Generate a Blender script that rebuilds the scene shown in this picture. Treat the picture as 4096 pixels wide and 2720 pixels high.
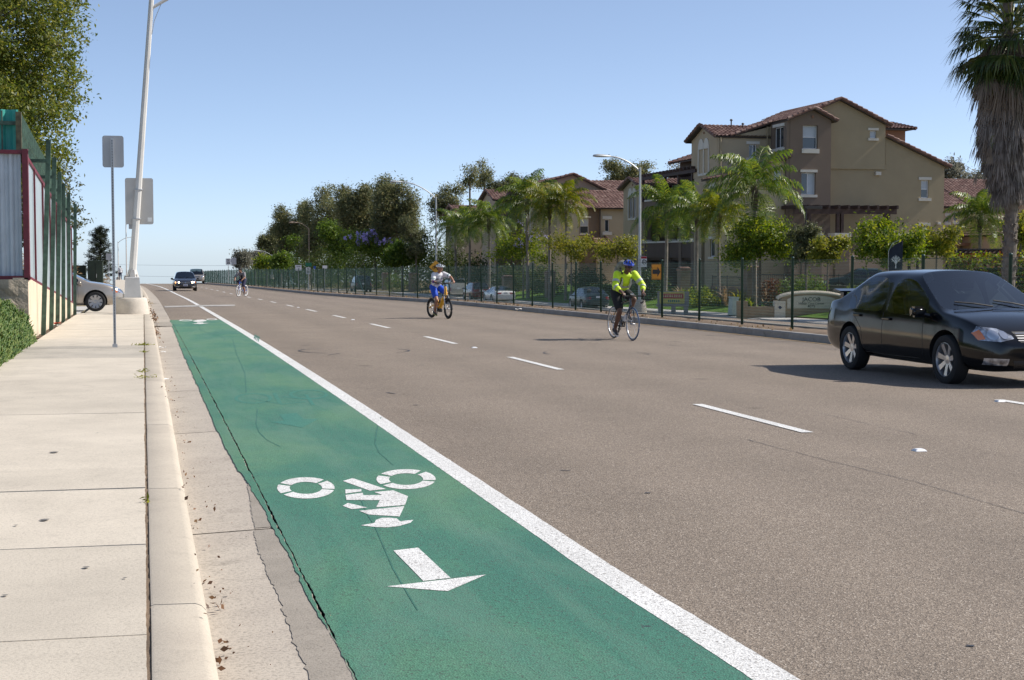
import bpy, bmesh, math, random
import numpy as np
from mathutils import Vector, Matrix, noise as mnoise
random.seed(7); RNG = np.random.default_rng(11)
scene = bpy.context.scene
for o in list(bpy.data.objects): bpy.data.objects.remove(o)
COL = scene.collection
PI = math.pi
R = math.radians

# ------------------------------------------------------------------ camera
CAM_H = 1.55
YAW, PITCH = R(13.8593), R(3.1621)
cam_data = bpy.data.cameras.new('camera'); cam = bpy.data.objects.new('camera', cam_data); COL.objects.link(cam)
cam.location = (0, 0, CAM_H); cam.rotation_euler = (PI/2-PITCH, 0, -YAW)
cam_data.lens = 52.5; cam_data.sensor_width = 36; cam_data.clip_start = .05; cam_data.clip_end = 5000
scene.camera = cam
scene.render.resolution_x, scene.render.resolution_y = 1024, 680

# ------------------------------------------------------------------ sky, sun, exposure
SUN_EL = R(41.0)
SUN_DIR = Vector((math.cos(SUN_EL)*math.sin(R(92)), math.cos(SUN_EL)*math.cos(R(92)), math.sin(SUN_EL)))   # towards the sun
world = bpy.data.worlds.new('World'); scene.world = world; world.use_nodes = True
wn = world.node_tree.nodes; wl = world.node_tree.links
bgn = wn['Background']
sky = wn.new('ShaderNodeTexSky'); sky.sky_type = 'NISHITA'; sky.sun_disc = False
sky.sun_elevation = SUN_EL; sky.sun_rotation = math.atan2(SUN_DIR.x, SUN_DIR.y)
sky.air_density = .40; sky.dust_density = .42; sky.ozone_density = 2.2; sky.altitude = 60
sgm = wn.new('ShaderNodeGamma'); sgm.inputs[1].default_value = .74; wl.new(sky.outputs[0], sgm.inputs[0]); wl.new(sgm.outputs[0], bgn.inputs[0]); bgn.inputs[1].default_value = .15   # 
sun_data = bpy.data.lights.new('sun', 'SUN'); sun_data.energy = 3.1; sun_data.angle = R(.53); sun_data.color = (1, .945, .87)
sun = bpy.data.objects.new('sun', sun_data); COL.objects.link(sun)
sun.rotation_euler = SUN_DIR.to_track_quat('Z', 'Y').to_euler()
scene.view_settings.view_transform = 'Standard'; scene.view_settings.look = 'None'
scene.view_settings.exposure = 0.92; scene.view_settings.gamma = 1.0

# ------------------------------------------------------------------ survey: photo pixel (4096 wide) at a known depth -> world point
_R = np.array([math.cos(YAW), -math.sin(YAW), 0.])
_F = np.array([math.sin(YAW)*math.cos(PITCH), math.cos(YAW)*math.cos(PITCH), -math.sin(PITCH)])
_U = np.cross(_R, _F); _f = 52.5/36*4096
def ray(u, v): return _F+_R*(u-2048)/_f+_U*(1360-v)/_f
def atY(u, v, Y): d = ray(u, v)*1.0; d = d*(Y/d[1]); return Vector((d[0], d[1], d[2]+CAM_H))
def atX(u, v, X): d = ray(u, v)*1.0; d = d*(X/d[0]); return Vector((d[0], d[1], d[2]+CAM_H))
_PY = np.arange(-80, 1400, 1.)
_PZ = np.interp(_PY, [-80, 0, 15, 23, 31, 44, 60, 79, 100, 118, 145, 200, 250, 300, 400, 900, 1400], [0, 0, -.02, -.06, -.11, -.23, -.39, -.60, -.85, -1.0, -1.22, -1.83, -2.75, -3.8, -6.5, -26, -50])
_k = np.exp(-.5*(np.arange(-15, 16)/5.)**2); _k /= _k.sum()
_PZs = np.convolve(np.pad(_PZ, 15, mode='edge'), _k, mode='valid')
def prof(Y): return float(np.interp(Y, _PY, _PZs))
def xo(Y): return -1.9*(max(0., min(Y, 260)-70)/130)**2-max(0, Y-260)*.043
def fence_x(Y): return float(np.interp(Y, [0, 64, 70, 78, 86, 95, 104, 121, 144, 200, 320], [14.2, 14.2, 13.9, 13.2, 12.5, 12.05, 11.7, 10.95, 10.0, 8.1, 3.5]))
def redge(Y): return 29.4-.7*(14.2-fence_x(Y))
def gz(X, Y):
    """height of the carriageways (and of the median top without its kerb)"""
    p = prof(Y); x = X-xo(Y)
    if x <= 14.6: return p-.007*max(0, x-2.2)
    k = .063
    return p-.087-k*(min(X-(redge(Y)-29.4), 29.4)-14.6) if X > redge(Y)-29.4+14.6 else p-.087
def at_ground(u, v, dz=0., g=None):
    g = g or gz; z = 0.
    for _ in range(60):
        d = ray(u, v); t = (z-CAM_H)/d[2]; z = .5*z+.5*(g(d[0]*t, d[1]*t)+dz)
    return Vector((d[0]*t, d[1]*t, z))

# ------------------------------------------------------------------ helpers
def tag(o, label=None, cat=None, group=None, kind=None):
    if label: o['label'] = label
    if cat: o['category'] = cat
    if group: o['group'] = group
    if kind: o['kind'] = kind
    return o
def empty(name, loc=(0, 0, 0), rz=0., label=None, cat=None, group=None, parent=None):
    o = bpy.data.objects.new(name, None); COL.objects.link(o); o.location = loc; o.rotation_euler = (0, 0, rz)
    o.empty_display_size = .2
    if parent: o.parent = parent
    return tag(o, label, cat, group)
def copy_tree(o, parent=None):
    c = o.copy(); COL.objects.link(c)
    if parent: c.parent = parent
    for ch in o.children: copy_tree(ch, c)
    return c
def link(name, me, parent=None):
    o = bpy.data.objects.new(name, me); COL.objects.link(o)
    if parent is not None: o.parent = parent
    return o
class MB:
    """collects shapes into one mesh"""
    def __init__(s): s.v = []; s.f = []; s.m = []; s.mi = 0
    def add(s, vs, fs):
        b = len(s.v); s.v += [tuple(p) for p in vs]; s.f += [tuple(i+b for i in f) for f in fs]; s.m += [s.mi]*len(fs); return s
    def box(s, a, b, rz=0., piv=None):
        x0, y0, z0 = a; x1, y1, z1 = b
        vs = [(x, y, z) for z in (z0, z1) for y in (y0, y1) for x in (x0, x1)]
        if rz:
            px, py = piv if piv else ((x0+x1)/2, (y0+y1)/2); c, sn = math.cos(rz), math.sin(rz)
            vs = [(px+(x-px)*c-(y-py)*sn, py+(x-px)*sn+(y-py)*c, z) for x, y, z in vs]
        return s.add(vs, [(0, 2, 3, 1), (4, 5, 7, 6), (0, 1, 5, 4), (2, 6, 7, 3), (0, 4, 6, 2), (1, 3, 7, 5)])
    def cbox(s, c, d, rz=0.): return s.box([c[i]-d[i]/2 for i in range(3)], [c[i]+d[i]/2 for i in range(3)], rz)
    def bbox(s, c, d, b=.02):
        """box with chamfered edges"""
        bm = bmesh.new(); bmesh.ops.create_cube(bm, size=1)
        for v in bm.verts: v.co = Vector((c[0]+v.co.x*d[0], c[1]+v.co.y*d[1], c[2]+v.co.z*d[2]))
        bmesh.ops.bevel(bm, geom=bm.edges[:], offset=b, segments=2, affect='EDGES', profile=.6)
        s.addbm(bm); return s
    def addbm(s, bm, M=None):
        bm.verts.index_update()
        s.add([(M @ v.co if M else v.co) for v in bm.verts], [[v.index for v in f.verts] for f in bm.faces]); bm.free()
    def tube(s, pts, rad, n=8, cap=True, closed=False):
        pts = [Vector(p) for p in pts]; k = len(pts)
        if not hasattr(rad, '__len__'): rad = [rad]*k
        vs = []; up = None
        for i, p in enumerate(pts):
            if closed: t = pts[(i+1) % k]-pts[i-1]
            else: t = pts[min(i+1, k-1)]-pts[max(i-1, 0)]
            if t.length < 1e-9: t = Vector((0, 0, 1))
            t.normalize()
            if up is None or abs(up.dot(t)) > .98: up = Vector((0, 0, 1)) if abs(t.z) < .9 else Vector((1, 0, 0))
            a = t.cross(up).normalized(); b = t.cross(a).normalized(); up = -b if False else up
            for j in range(n):
                an = 2*PI*j/n; vs.append(p+(a*math.cos(an)+b*math.sin(an))*rad[i])
        fs = []
        for i in range(k if closed else k-1):
            i2 = (i+1) % k
            for j in range(n): fs.append((i*n+j, i*n+(j+1) % n, i2*n+(j+1) % n, i2*n+j))
        if cap and not closed: fs += [tuple(range(n))[::-1], tuple((k-1)*n+j for j in range(n))]
        return s.add(vs, fs)
    def lathe(s, prof_, n=24, M=None, close=False):
        vs = []; k = len(prof_)
        for r, z in prof_:
            for j in range(n):
                p = Vector((r*math.cos(2*PI*j/n), r*math.sin(2*PI*j/n), z)); vs.append(M @ p if M else p)
        fs = []
        for i in range(k if close else k-1):
            i2 = (i+1) % k
            for j in range(n): fs.append((i*n+j, i*n+(j+1) % n, i2*n+(j+1) % n, i2*n+j))
        if not close: fs += [tuple(range(n))[::-1], tuple((k-1)*n+j for j in range(n))]
        return s.add(vs, fs)
    def ell(s, c, r, n=12, m=8, M=None):
        vs = []; fs = []
        for i in range(m+1):
            th = PI*i/m
            for j in range(n):
                ph = 2*PI*j/n; p = Vector((r[0]*math.sin(th)*math.cos(ph), r[1]*math.sin(th)*math.sin(ph), r[2]*math.cos(th)))
                vs.append(Vector(c)+(M @ p if M else p))
        for i in range(m):
            for j in range(n): fs.append((i*n+j, (i+1)*n+j, (i+1)*n+(j+1) % n, i*n+(j+1) % n))
        return s.add(vs, fs)
    def prism(s, poly, d0, d1, axis='y'):
        """poly in the plane across axis, swept d0..d1. axis y: poly is (x,z); x: (y,z); z: (x,y)"""
        n = len(poly)
        def P(p, d): return (p[0], d, p[1]) if axis == 'y' else ((d, p[0], p[1]) if axis == 'x' else (p[0], p[1], d))
        vs = [P(p, d0) for p in poly]+[P(p, d1) for p in poly]
        fs = [tuple(range(n)), tuple(range(2*n-1, n-1, -1))]+[(i, i+n, (i+1) % n+n, (i+1) % n) for i in range(n)]
        return s.add(vs, fs)
    def quad(s, a, b, c, d): return s.add([a, b, c, d], [(0, 1, 2, 3)])
    def mesh(s, name, mats, smooth=False, off=None):
        me = bpy.data.meshes.new(name)
        vs = s.v if off is None else [(p[0]-off[0], p[1]-off[1], p[2]-off[2]) for p in s.v]
        me.from_pydata(vs, [], s.f)
        for m in (mats if isinstance(mats, (list, tuple)) else [mats]): me.materials.append(m)
        if any(s.m): me.polygons.foreach_set('material_index', s.m)
        if smooth: me.polygons.foreach_set('use_smooth', [True]*len(me.polygons))
        bm = bmesh.new(); bm.from_mesh(me); bmesh.ops.recalc_face_normals(bm, faces=bm.faces); bm.to_mesh(me); bm.free()
        me.update(); return me
    def build(s, name, mats, parent=None, smooth=False, world=False):
        """world=True: coordinates are world ones and parent is an unrotated empty"""
        off = None
        if world and parent is not None:
            off = Vector(parent.location)
            if parent.parent is not None: off = off+Vector(parent.parent.location)
        o = link(name, s.mesh(name, mats, smooth, off), parent)
        if smooth: autosmooth(o)
        return o
def autosmooth(o, ang=38):
    me = o.data; me.set_sharp_from_angle(angle=R(ang))
def npmesh(name, V, F, mat, parent=None, smooth=False):
    V = np.asarray(V, np.float32); F = np.asarray(F, np.int32); k = F.shape[1]
    me = bpy.data.meshes.new(name); me.vertices.add(len(V)); me.vertices.foreach_set('co', V.ravel())
    me.loops.add(F.size); me.loops.foreach_set('vertex_index', F.ravel())
    me.polygons.add(len(F)); me.polygons.foreach_set('loop_start', np.arange(0, F.size, k, dtype=np.int32))
    if smooth: me.polygons.foreach_set('use_smooth', np.ones(len(F), bool))
    for m in (mat if isinstance(mat, (list, tuple)) else [mat]): me.materials.append(m)
    me.update(calc_edges=True); me.validate()
    return link(name, me, parent)

# ------------------------------------------------------------------ materials
M_ = {}
def nmat(name):
    m = bpy.data.materials.new(name); m.use_nodes = True; nt = m.node_tree; M_[name] = m
    return m, nt, nt.nodes, nt.links, nt.nodes['Principled BSDF']
def node(nt, typ, **kw):
    n = nt.nodes.new(typ)
    for k, v in kw.items():
        if k in n.inputs: n.inputs[k].default_value = v
        else: setattr(n, k, v)
    return n
def plain(name, col, rough=.6, metal=0., var=.12, vs=3., bump=0., bs=40., spec=.5, coat=0., speck=0.):
    """one base colour with soft mottling and a little relief"""
    m, nt, N, L, b = nmat(name)
    tc = node(nt, 'ShaderNodeTexCoord')
    n1 = node(nt, 'ShaderNodeTexNoise', Scale=vs, Detail=5.); L.new(tc.outputs['Object'], n1.inputs['Vector'])
    r = node(nt, 'ShaderNodeMapRange'); r.inputs['From Min'].default_value = .3; r.inputs['From Max'].default_value = .7
    r.inputs['To Min'].default_value = 1-var; r.inputs['To Max'].default_value = 1+var; L.new(n1.outputs[0], r.inputs[0])
    mx = node(nt, 'ShaderNodeMix', data_type='RGBA', blend_type='MULTIPLY'); mx.inputs[0].default_value = 1
    mx.inputs[6].default_value = (*col, 1); L.new(r.outputs[0], mx.inputs[7]); L.new(mx.outputs[2], b.inputs['Base Color'])
    b.inputs['Roughness'].default_value = rough; b.inputs['Metallic'].default_value = metal
    b.inputs['Specular IOR Level'].default_value = spec; b.inputs['Coat Weight'].default_value = coat
    if bump:
        n2 = node(nt, 'ShaderNodeTexNoise', Scale=bs, Detail=6.); L.new(tc.outputs['Object'], n2.inputs['Vector'])
        bp = node(nt, 'ShaderNodeBump', Strength=bump, Distance=.02); L.new(n2.outputs[0], bp.inputs['Height']); L.new(bp.outputs[0], b.inputs['Normal'])
    return m
def ramp(nt, stops):
    r = node(nt, 'ShaderNodeValToRGB'); e = r.color_ramp.elements
    while len(e) < len(stops): e.new(.5)
    for q, (p, c) in zip(e, stops): q.position = p; q.color = (*c, 1) if len(c) == 3 else c
    return r
def foliage(name, c1, c2, c3=None, trans=.35, rough=.5, spec=.35):
    """leaf: colour varies leaf by leaf, light passes through"""
    m, nt, N, L, b = nmat(name)
    g = node(nt, 'ShaderNodeNewGeometry')
    r = ramp(nt, [(0, c1), (.55, c2), (1, c3 or c2)])
    L.new(g.outputs['Random Per Island'], r.inputs[0]); L.new(r.outputs[0], b.inputs['Base Color'])
    b.inputs['Roughness'].default_value = rough; b.inputs['Specular IOR Level'].default_value = spec
    t = node(nt, 'ShaderNodeBsdfTranslucent')
    hs = node(nt, 'ShaderNodeHueSaturation', Saturation=1.1, Value=1.35, Hue=.485); L.new(r.outputs[0], hs.inputs['Color']); L.new(hs.outputs[0], t.inputs[0])
    mx = node(nt, 'ShaderNodeMixShader'); mx.inputs[0].default_value = trans
    L.new(b.outputs[0], mx.inputs[1]); L.new(t.outputs[0], mx.inputs[2]); L.new(mx.outputs[0], N['Material Output'].inputs[0])
    return m
# ================================================================== ground materials
def mat_asphalt():
    m, nt, N, L, b = nmat('asphalt')
    tc = node(nt, 'ShaderNodeTexCoord'); V = tc.outputs['Object']
    v = node(nt, 'ShaderNodeTexVoronoi', Scale=150.); L.new(V, v.inputs['Vector'])
    sc = node(nt, 'ShaderNodeSeparateColor'); L.new(v.outputs['Color'], sc.inputs[0])
    r = ramp(nt, [(0, (.10, .08, .064)), (.22, (.162, .130, .101)), (.5, (.214, .172, .133)), (.8, (.274, .220, .170)), (.94, (.345, .285, .222)), (1, (.50, .44, .37))]); L.new(sc.outputs[0], r.inputs[0])
    big = node(nt, 'ShaderNodeTexNoise', Scale=.55, Detail=6., Roughness=.6); L.new(V, big.inputs['Vector'])
    br = node(nt, 'ShaderNodeMapRange'); br.inputs['From Min'].default_value = .32; br.inputs['From Max'].default_value = .68; br.inputs['To Min'].default_value = .92; br.inputs['To Max'].default_value = 1.07
    L.new(big.outputs[0], br.inputs[0])
    # wheel tracks: darker, polished bands along the lanes
    sx = node(nt, 'ShaderNodeSeparateXYZ'); L.new(V, sx.inputs[0])
    ma = node(nt, 'ShaderNodeMath', operation='MULTIPLY'); ma.inputs[1].default_value = 2*PI/1.78; L.new(sx.outputs[0], ma.inputs[0])
    n3 = node(nt, 'ShaderNodeTexNoise', Scale=.18, Detail=3.); L.new(V, n3.inputs['Vector'])
    ad = node(nt, 'ShaderNodeMath', operation='MULTIPLY_ADD'); ad.inputs[1].default_value = 2.2; L.new(n3.outputs[0], ad.inputs[0]); L.new(ma.outputs[0], ad.inputs[2])
    si = node(nt, 'ShaderNodeMath', operation='SINE'); L.new(ad.outputs[0], si.inputs[0])
    wr = node(nt, 'ShaderNodeMapRange'); wr.inputs['From Min'].default_value = -1; wr.inputs['To Min'].default_value = .945; wr.inputs['To Max'].default_value = 1.035; L.new(si.outputs[0], wr.inputs[0])
    m2 = node(nt, 'ShaderNodeMath', operation='MULTIPLY'); L.new(br.outputs[0], m2.inputs[0]); L.new(wr.outputs[0], m2.inputs[1])
    # oil spots
    sp = node(nt, 'ShaderNodeTexVoronoi', Scale=.42, Randomness=1.); L.new(V, sp.inputs['Vector'])
    sr = node(nt, 'ShaderNodeMapRange'); sr.inputs['From Min'].default_value = .02; sr.inputs['From Max'].default_value = .07; sr.inputs['To Min'].default_value = .55; sr.inputs['To Max'].default_value = 1.; L.new(sp.outputs['Distance'], sr.inputs[0])
    m3 = node(nt, 'ShaderNodeMath', operation='MULTIPLY'); L.new(m2.outputs[0], m3.inputs[0]); L.new(sr.outputs[0], m3.inputs[1])
    mx = node(nt, 'ShaderNodeMix', data_type='RGBA', blend_type='MULTIPLY'); mx.inputs[0].default_value = 1
    L.new(r.outputs[0], mx.inputs[6]); L.new(m3.outputs[0], mx.inputs[7]); L.new(mx.outputs[2], b.inputs['Base Color'])
    b.inputs['Roughness'].default_value = .85; b.inputs['Specular IOR Level'].default_value = .3
    bp = node(nt, 'ShaderNodeBump', Strength=.55, Distance=.006); L.new(v.outputs['Distance'], bp.inputs['Height']); L.new(bp.outputs[0], b.inputs['Normal'])
    return m
def mat_concrete(name, c1, c2, stain=.8, pits=.35, sc=1.):
    m, nt, N, L, b = nmat(name)
    tc = node(nt, 'ShaderNodeTexCoord'); V = tc.outputs['Object']
    gi = node(nt, 'ShaderNodeObjectInfo')
    n1 = node(nt, 'ShaderNodeTexNoise', Scale=1.3*sc, Detail=8., Roughness=.65); L.new(V, n1.inputs['Vector'])
    r = ramp(nt, [(.3, c2), (.62, c1)]); L.new(n1.outputs[0], r.inputs[0])
    v = node(nt, 'ShaderNodeTexNoise', Scale=75*sc, Detail=3., Roughness=.8); L.new(V, v.inputs['Vector'])
    vr = node(nt, 'ShaderNodeMapRange'); vr.inputs['From Min'].default_value = .28; vr.inputs['From Max'].default_value = .52; vr.inputs['To Min'].default_value = 1-pits; vr.inputs['To Max'].default_value = 1.03; L.new(v.outputs[0], vr.inputs[0])
    n4 = node(nt, 'ShaderNodeTexNoise', Scale=4.5*sc, Detail=6., Roughness=.7, Distortion=.6); L.new(V, n4.inputs['Vector'])
    sr = node(nt, 'ShaderNodeMapRange'); sr.inputs['From Min'].default_value = .56; sr.inputs['From Max'].default_value = .72; sr.inputs['To Min'].default_value = 1.; sr.inputs['To Max'].default_value = stain; L.new(n4.outputs[0], sr.inputs[0])
    rr = node(nt, 'ShaderNodeMapRange'); rr.inputs['To Min'].default_value = .93; rr.inputs['To Max'].default_value = 1.05; L.new(gi.outputs['Random'], rr.inputs[0])
    a = node(nt, 'ShaderNodeMath', operation='MULTIPLY'); L.new(vr.outputs[0], a.inputs[0]); L.new(sr.outputs[0], a.inputs[1])
    a2 = node(nt, 'ShaderNodeMath', operation='MULTIPLY'); L.new(a.outputs[0], a2.inputs[0]); L.new(rr.outputs[0], a2.inputs[1])
    mx = node(nt, 'ShaderNodeMix', data_type='RGBA', blend_type='MULTIPLY'); mx.inputs[0].default_value = 1
    L.new(r.outputs[0], mx.inputs[6]); L.new(a2.outputs[0], mx.inputs[7]); L.new(mx.outputs[2], b.inputs['Base Color'])
    b.inputs['Roughness'].default_value = .88; b.inputs['Specular IOR Level'].default_value = .25
    bp = node(nt, 'ShaderNodeBump', Strength=.35, Distance=.006); L.new(v.outputs[0], bp.inputs['Height']); L.new(bp.outputs[0], b.inputs['Normal'])
    return m
def mat_paint(name, stops, wear, wear_col, sc=60., lo=.60, hi=.70, rough=.75, big=.5, fade=None):
    """road paint on coarse asphalt: colour drifts, grains of the asphalt wear through"""
    m, nt, N, L, b = nmat(name)
    tc = node(nt, 'ShaderNodeTexCoord'); V = tc.outputs['Object']
    mp = node(nt, 'ShaderNodeMapping'); mp.inputs['Scale'].default_value = (1, .45, 1); L.new(V, mp.inputs[0])
    n1 = node(nt, 'ShaderNodeTexNoise', Scale=big, Detail=7., Roughness=.6, Distortion=.3); L.new(mp.outputs[0], n1.inputs['Vector'])
    r = ramp(nt, stops); L.new(n1.outputs[0], r.inputs[0])
    v = node(nt, 'ShaderNodeTexVoronoi', Scale=115.); L.new(V, v.inputs['Vector'])
    scn = node(nt, 'ShaderNodeSeparateColor'); L.new(v.outputs['Color'], scn.inputs[0])
    vr = node(nt, 'ShaderNodeMapRange'); vr.inputs['To Min'].default_value = .78; vr.inputs['To Max'].default_value = 1.18; L.new(scn.outputs[1], vr.inputs[0])
    mx = node(nt, 'ShaderNodeMix', data_type='RGBA', blend_type='MULTIPLY'); mx.inputs[0].default_value = 1
    L.new(r.outputs[0], mx.inputs[6]); L.new(vr.outputs[0], mx.inputs[7])
    w = node(nt, 'ShaderNodeTexNoise', Scale=sc, Detail=2., Roughness=.6); L.new(V, w.inputs['Vector'])
    wr = node(nt, 'ShaderNodeMapRange'); wr.inputs['From Min'].default_value = lo; wr.inputs['From Max'].default_value = hi; wr.inputs['To Max'].default_value = wear; L.new(w.outputs[0], wr.inputs[0])
    m2 = node(nt, 'ShaderNodeMix', data_type='RGBA'); L.new(wr.outputs[0], m2.inputs[0]); L.new(mx.outputs[2], m2.inputs[6]); m2.inputs[7].default_value = (*wear_col, 1)
    if fade:      # traffic-worn streaks along the lane
        mf_ = node(nt, 'ShaderNodeMapping'); mf_.inputs['Scale'].default_value = (1.6, .22, 1); L.new(V, mf_.inputs[0])
        nf = node(nt, 'ShaderNodeTexNoise', Scale=1.6, Detail=8., Roughness=.68, Distortion=.5); L.new(mf_.outputs[0], nf.inputs['Vector'])
        fr_ = node(nt, 'ShaderNodeMapRange'); fr_.inputs['From Min'].default_value = .44; fr_.inputs['From Max'].default_value = .72; fr_.inputs['To Max'].default_value = .55; L.new(nf.outputs[0], fr_.inputs[0])
        m4 = node(nt, 'ShaderNodeMix', data_type='RGBA'); L.new(fr_.outputs[0], m4.inputs[0]); L.new(m2.outputs[2], m4.inputs[6]); m4.inputs[7].default_value = (*fade, 1); m2 = m4
    L.new(m2.outputs[2], b.inputs['Base Color']); b.inputs['Roughness'].default_value = rough; b.inputs['Specular IOR Level'].default_value = .35
    bp = node(nt, 'ShaderNodeBump', Strength=.45, Distance=.006); L.new(v.outputs['Distance'], bp.inputs['Height']); L.new(bp.outputs[0], b.inputs['Normal'])
    return m
asph = mat_asphalt()
conc_walk = mat_concrete('walk_concrete', (.585, .52, .425), (.495, .44, .36), .86, .30)
conc_walk2 = mat_concrete('walk_concrete_grey', (.49, .44, .365), (.38, .345, .29), .74, .35)
conc_kerb = mat_concrete('kerb_concrete', (.50, .44, .355), (.43, .375, .305), .86, .2)
conc_gut = mat_concrete('gutter_concrete', (.47, .415, .345), (.39, .34, .285), .72, .5, .8)
conc_far = mat_concrete('far_concrete', (.50, .48, .45), (.42, .40, .37), .85, .2)
conc_med = mat_concrete('median_concrete', (.34, .32, .29), (.25, .235, .21), .7, .3)
conc_base = mat_concrete('base_concrete', (.60, .54, .46), (.48, .43, .36), .75, .4, 1.5)
patch_m = mat_concrete('patch_asphalt', (.35, .31, .26), (.27, .24, .20), .8, .5, 1.3)
green_p = mat_paint('green_paint', [(.30, (.040, .148, .108)), (.44, (.055, .178, .118)), (.56, (.098, .218, .124)), (.66, (.062, .188, .120)), (.76, (.028, .160, .138))], .9, (.055, .07, .058), 70., .58, .67, .7, fade=(.130, .225, .165))
green_b = mat_paint('blue_green_paint', [(.3, (.042, .180, .138)), (.7, (.080, .205, .135))], .6, (.05, .075, .06), 70., .6, .68, .7)
white_p = mat_paint('white_paint', [(.3, (.62, .61, .58)), (.7, (.74, .73, .70))], .85, (.22, .20, .18), 62., .57, .65, .7, 2.)
white_f = mat_paint('faded_white_paint', [(.3, (.36, .335, .30)), (.7, (.50, .475, .44))], .9, (.22, .19, .16), 30., .52, .62, .7, 2.)
yellow_f = mat_paint('faded_yellow_paint', [(.3, (.42, .27, .10)), (.7, (.50, .34, .15))], .85, (.20, .17, .14), 9., .44, .58, .7, 2.)
tar_m = plain('tar', (.035, .035, .04), .6, var=.3, vs=8)
crack_m = plain('crack_soil', (.035, .028, .022), .95)
dirt_m = mat_concrete('dirt', (.23, .165, .11), (.13, .095, .065), .7, .6, 2.)
soil_m = mat_concrete('soil', (.15, .10, .065), (.07, .05, .035), .7, .7, 3.)
terr_m = mat_concrete('terrain', (.24, .19, .11), (.15, .13, .07), .7, .5, .5)
def mat_lawn():
    m, nt, N, L, b = nmat('lawn')
    tc = node(nt, 'ShaderNodeTexCoord'); V = tc.outputs['Object']
    n1 = node(nt, 'ShaderNodeTexNoise', Scale=40., Detail=4., Roughness=.7); L.new(V, n1.inputs['Vector'])
    r = ramp(nt, [(.3, (.035, .085, .008)), (.5, (.085, .17, .016)), (.7, (.15, .24, .03))]); L.new(n1.outputs[0], r.inputs[0]); L.new(r.outputs[0], b.inputs['Base Color'])
    b.inputs['Roughness'].default_value = .8; b.inputs['Specular IOR Level'].default_value = .2
    bp = node(nt, 'ShaderNodeBump', Strength=1., Distance=.05); L.new(n1.outputs[0], bp.inputs['Height']); L.new(bp.outputs[0], b.inputs['Normal'])
    return m
lawn_m = mat_lawn()

# ================================================================== sheets
def ys(y0, y1, near=.5, k=.02):
    out = [y0]
    while out[-1] < y1-1e-6: out.append(min(y1, out[-1]+max(near, k*out[-1])))
    return out
def strip(x0, x1, y0, y1, dz=0., g=gz, near=.5, nx=1, mb=None, k=.02, follow=True):
    """sheet following the ground between two X lines (numbers or functions of Y)"""
    mb = mb or MB(); Y = ys(y0, y1, near, k); vs = []; n = nx+1
    f0 = x0 if callable(x0) else (lambda y: x0+(xo(y) if follow else 0)); f1 = x1 if callable(x1) else (lambda y: x1+(xo(y) if follow else 0))
    for y in Y:
        a, b = f0(y), f1(y)
        for i in range(n): x = a+(b-a)*i/nx; vs.append((x, y, g(x, y)+(dz(y) if callable(dz) else dz)))
    fs = [(r*n+i, r*n+i+1, (r+1)*n+i+1, (r+1)*n+i) for r in range(len(Y)-1) for i in range(nx)]
    return mb.add(vs, fs)
def struct(name, mb, mat, parent=None, smooth=False):
    o = mb.build(name, mat, parent, smooth)
    if parent is None: o['kind'] = 'structure'
    return o
# right hand verge: kerb, pavement, then a lawn bank
def right_edge(Y): return redge(Y)
def rx(x): return lambda y: x-29.4+redge(y)
def bank(X, Y):
    x = X-(redge(Y)-29.4); p = prof(Y)-.087-.063*14.8
    if x < 31.6: return p+.13
    return p+.13+.13*min(x-31.6, 9.)+.02*max(0, min(x-40.6, 20))
def left_ground(X, Y):
    p = prof(Y); x = X-xo(Y)
    rise = float(np.interp(Y, [0, 58, 75, 110, 220], [0, 0, .18, .32, .4]))
    return p+.14+rise+float(np.interp(x, [-60, -14, -7, -4.5], [5., 2.2, .25, 0]))*float(np.interp(Y, [55, 62, 90], [0, .5, 1.]))
# one terrain sheet out to the horizon, lying under everything else
def terrain_z(X, Y):
    x = X-xo(Y)
    if x < -2.2: return left_ground(X, Y)-.06
    if x < 0: return prof(Y)-.12
    if X > redge(Y)+2.3: return bank(X, Y)-.05
    return min(gz(X, Y), prof(Y))-.16
XS = [-1500, -600, -300, -150, -80, -50, -30, -20, -14, -10, -7, -5, -3.4, -2.2, -2.19, 0, .6, .8, 2.2, 8, 14.6, 20, 29.3, 31.71, 34, 37, 40.6, 48, 60, 90, 150, 300, 600, 1500]
YS = [-60, -30, -10]+list(range(0, 100, 4))+list(range(100, 330, 10))+[340, 360, 400, 500, 700, 900, 1400]
vs = [(x+(xo(y) if abs(x) < 60 else 0), y, terrain_z(x+(xo(y) if abs(x) < 60 else 0), y)) for y in YS for x in XS]; n = len(XS)
ground = struct('ground', MB().add(vs, [(r*n+i, r*n+i+1, (r+1)*n+i+1, (r+1)*n+i) for r in range(len(YS)-1) for i in range(n-1)]), terr_m)

# carriageway: a ragged edge strip by the gutter with the crack left open, then the main sheet
def jag(y, s=0., a=.02): q = round(y*26)/26; return a*(.8*mnoise.noise((y*2.1+s, s, 0))+.6*mnoise.noise((y*9.+s, s+5, 0))+.8*mnoise.noise((q*31.+s, s+9, 0)))
def edge_x(y): return .742+xo(y)+jag(y, 0, .009)
def crack_w(y): return max(.002, .006+.009*mnoise.noise((y*1.3, 7.7, 0))+.012*mnoise.noise((round(y*22)/22*17, 3.3, 0)))*(1 if y < 60 else .4)
road = strip(lambda y: edge_x(y)+crack_w(y)*.5, lambda y: 1.0+xo(y), 1.5, 26, 0, near=.04, k=.002)
strip(lambda y: edge_x(y)+crack_w(y)*.5, lambda y: 1.0+xo(y), 26, 320, 0, near=.25, k=.01, mb=road)
strip(1.0, lambda y: fence_x(y)-.93, 1.5, 320, 0, near=.5, nx=6, mb=road)
strip(.73, 14.4, -50, 1.5, 0, nx=6, mb=road)
road_o = struct('road', road, asph)
far_road = strip(lambda y: fence_x(y)+.9, right_edge, -50, 320, 0, nx=4)
struct('far_road', far_road, asph)

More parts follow.
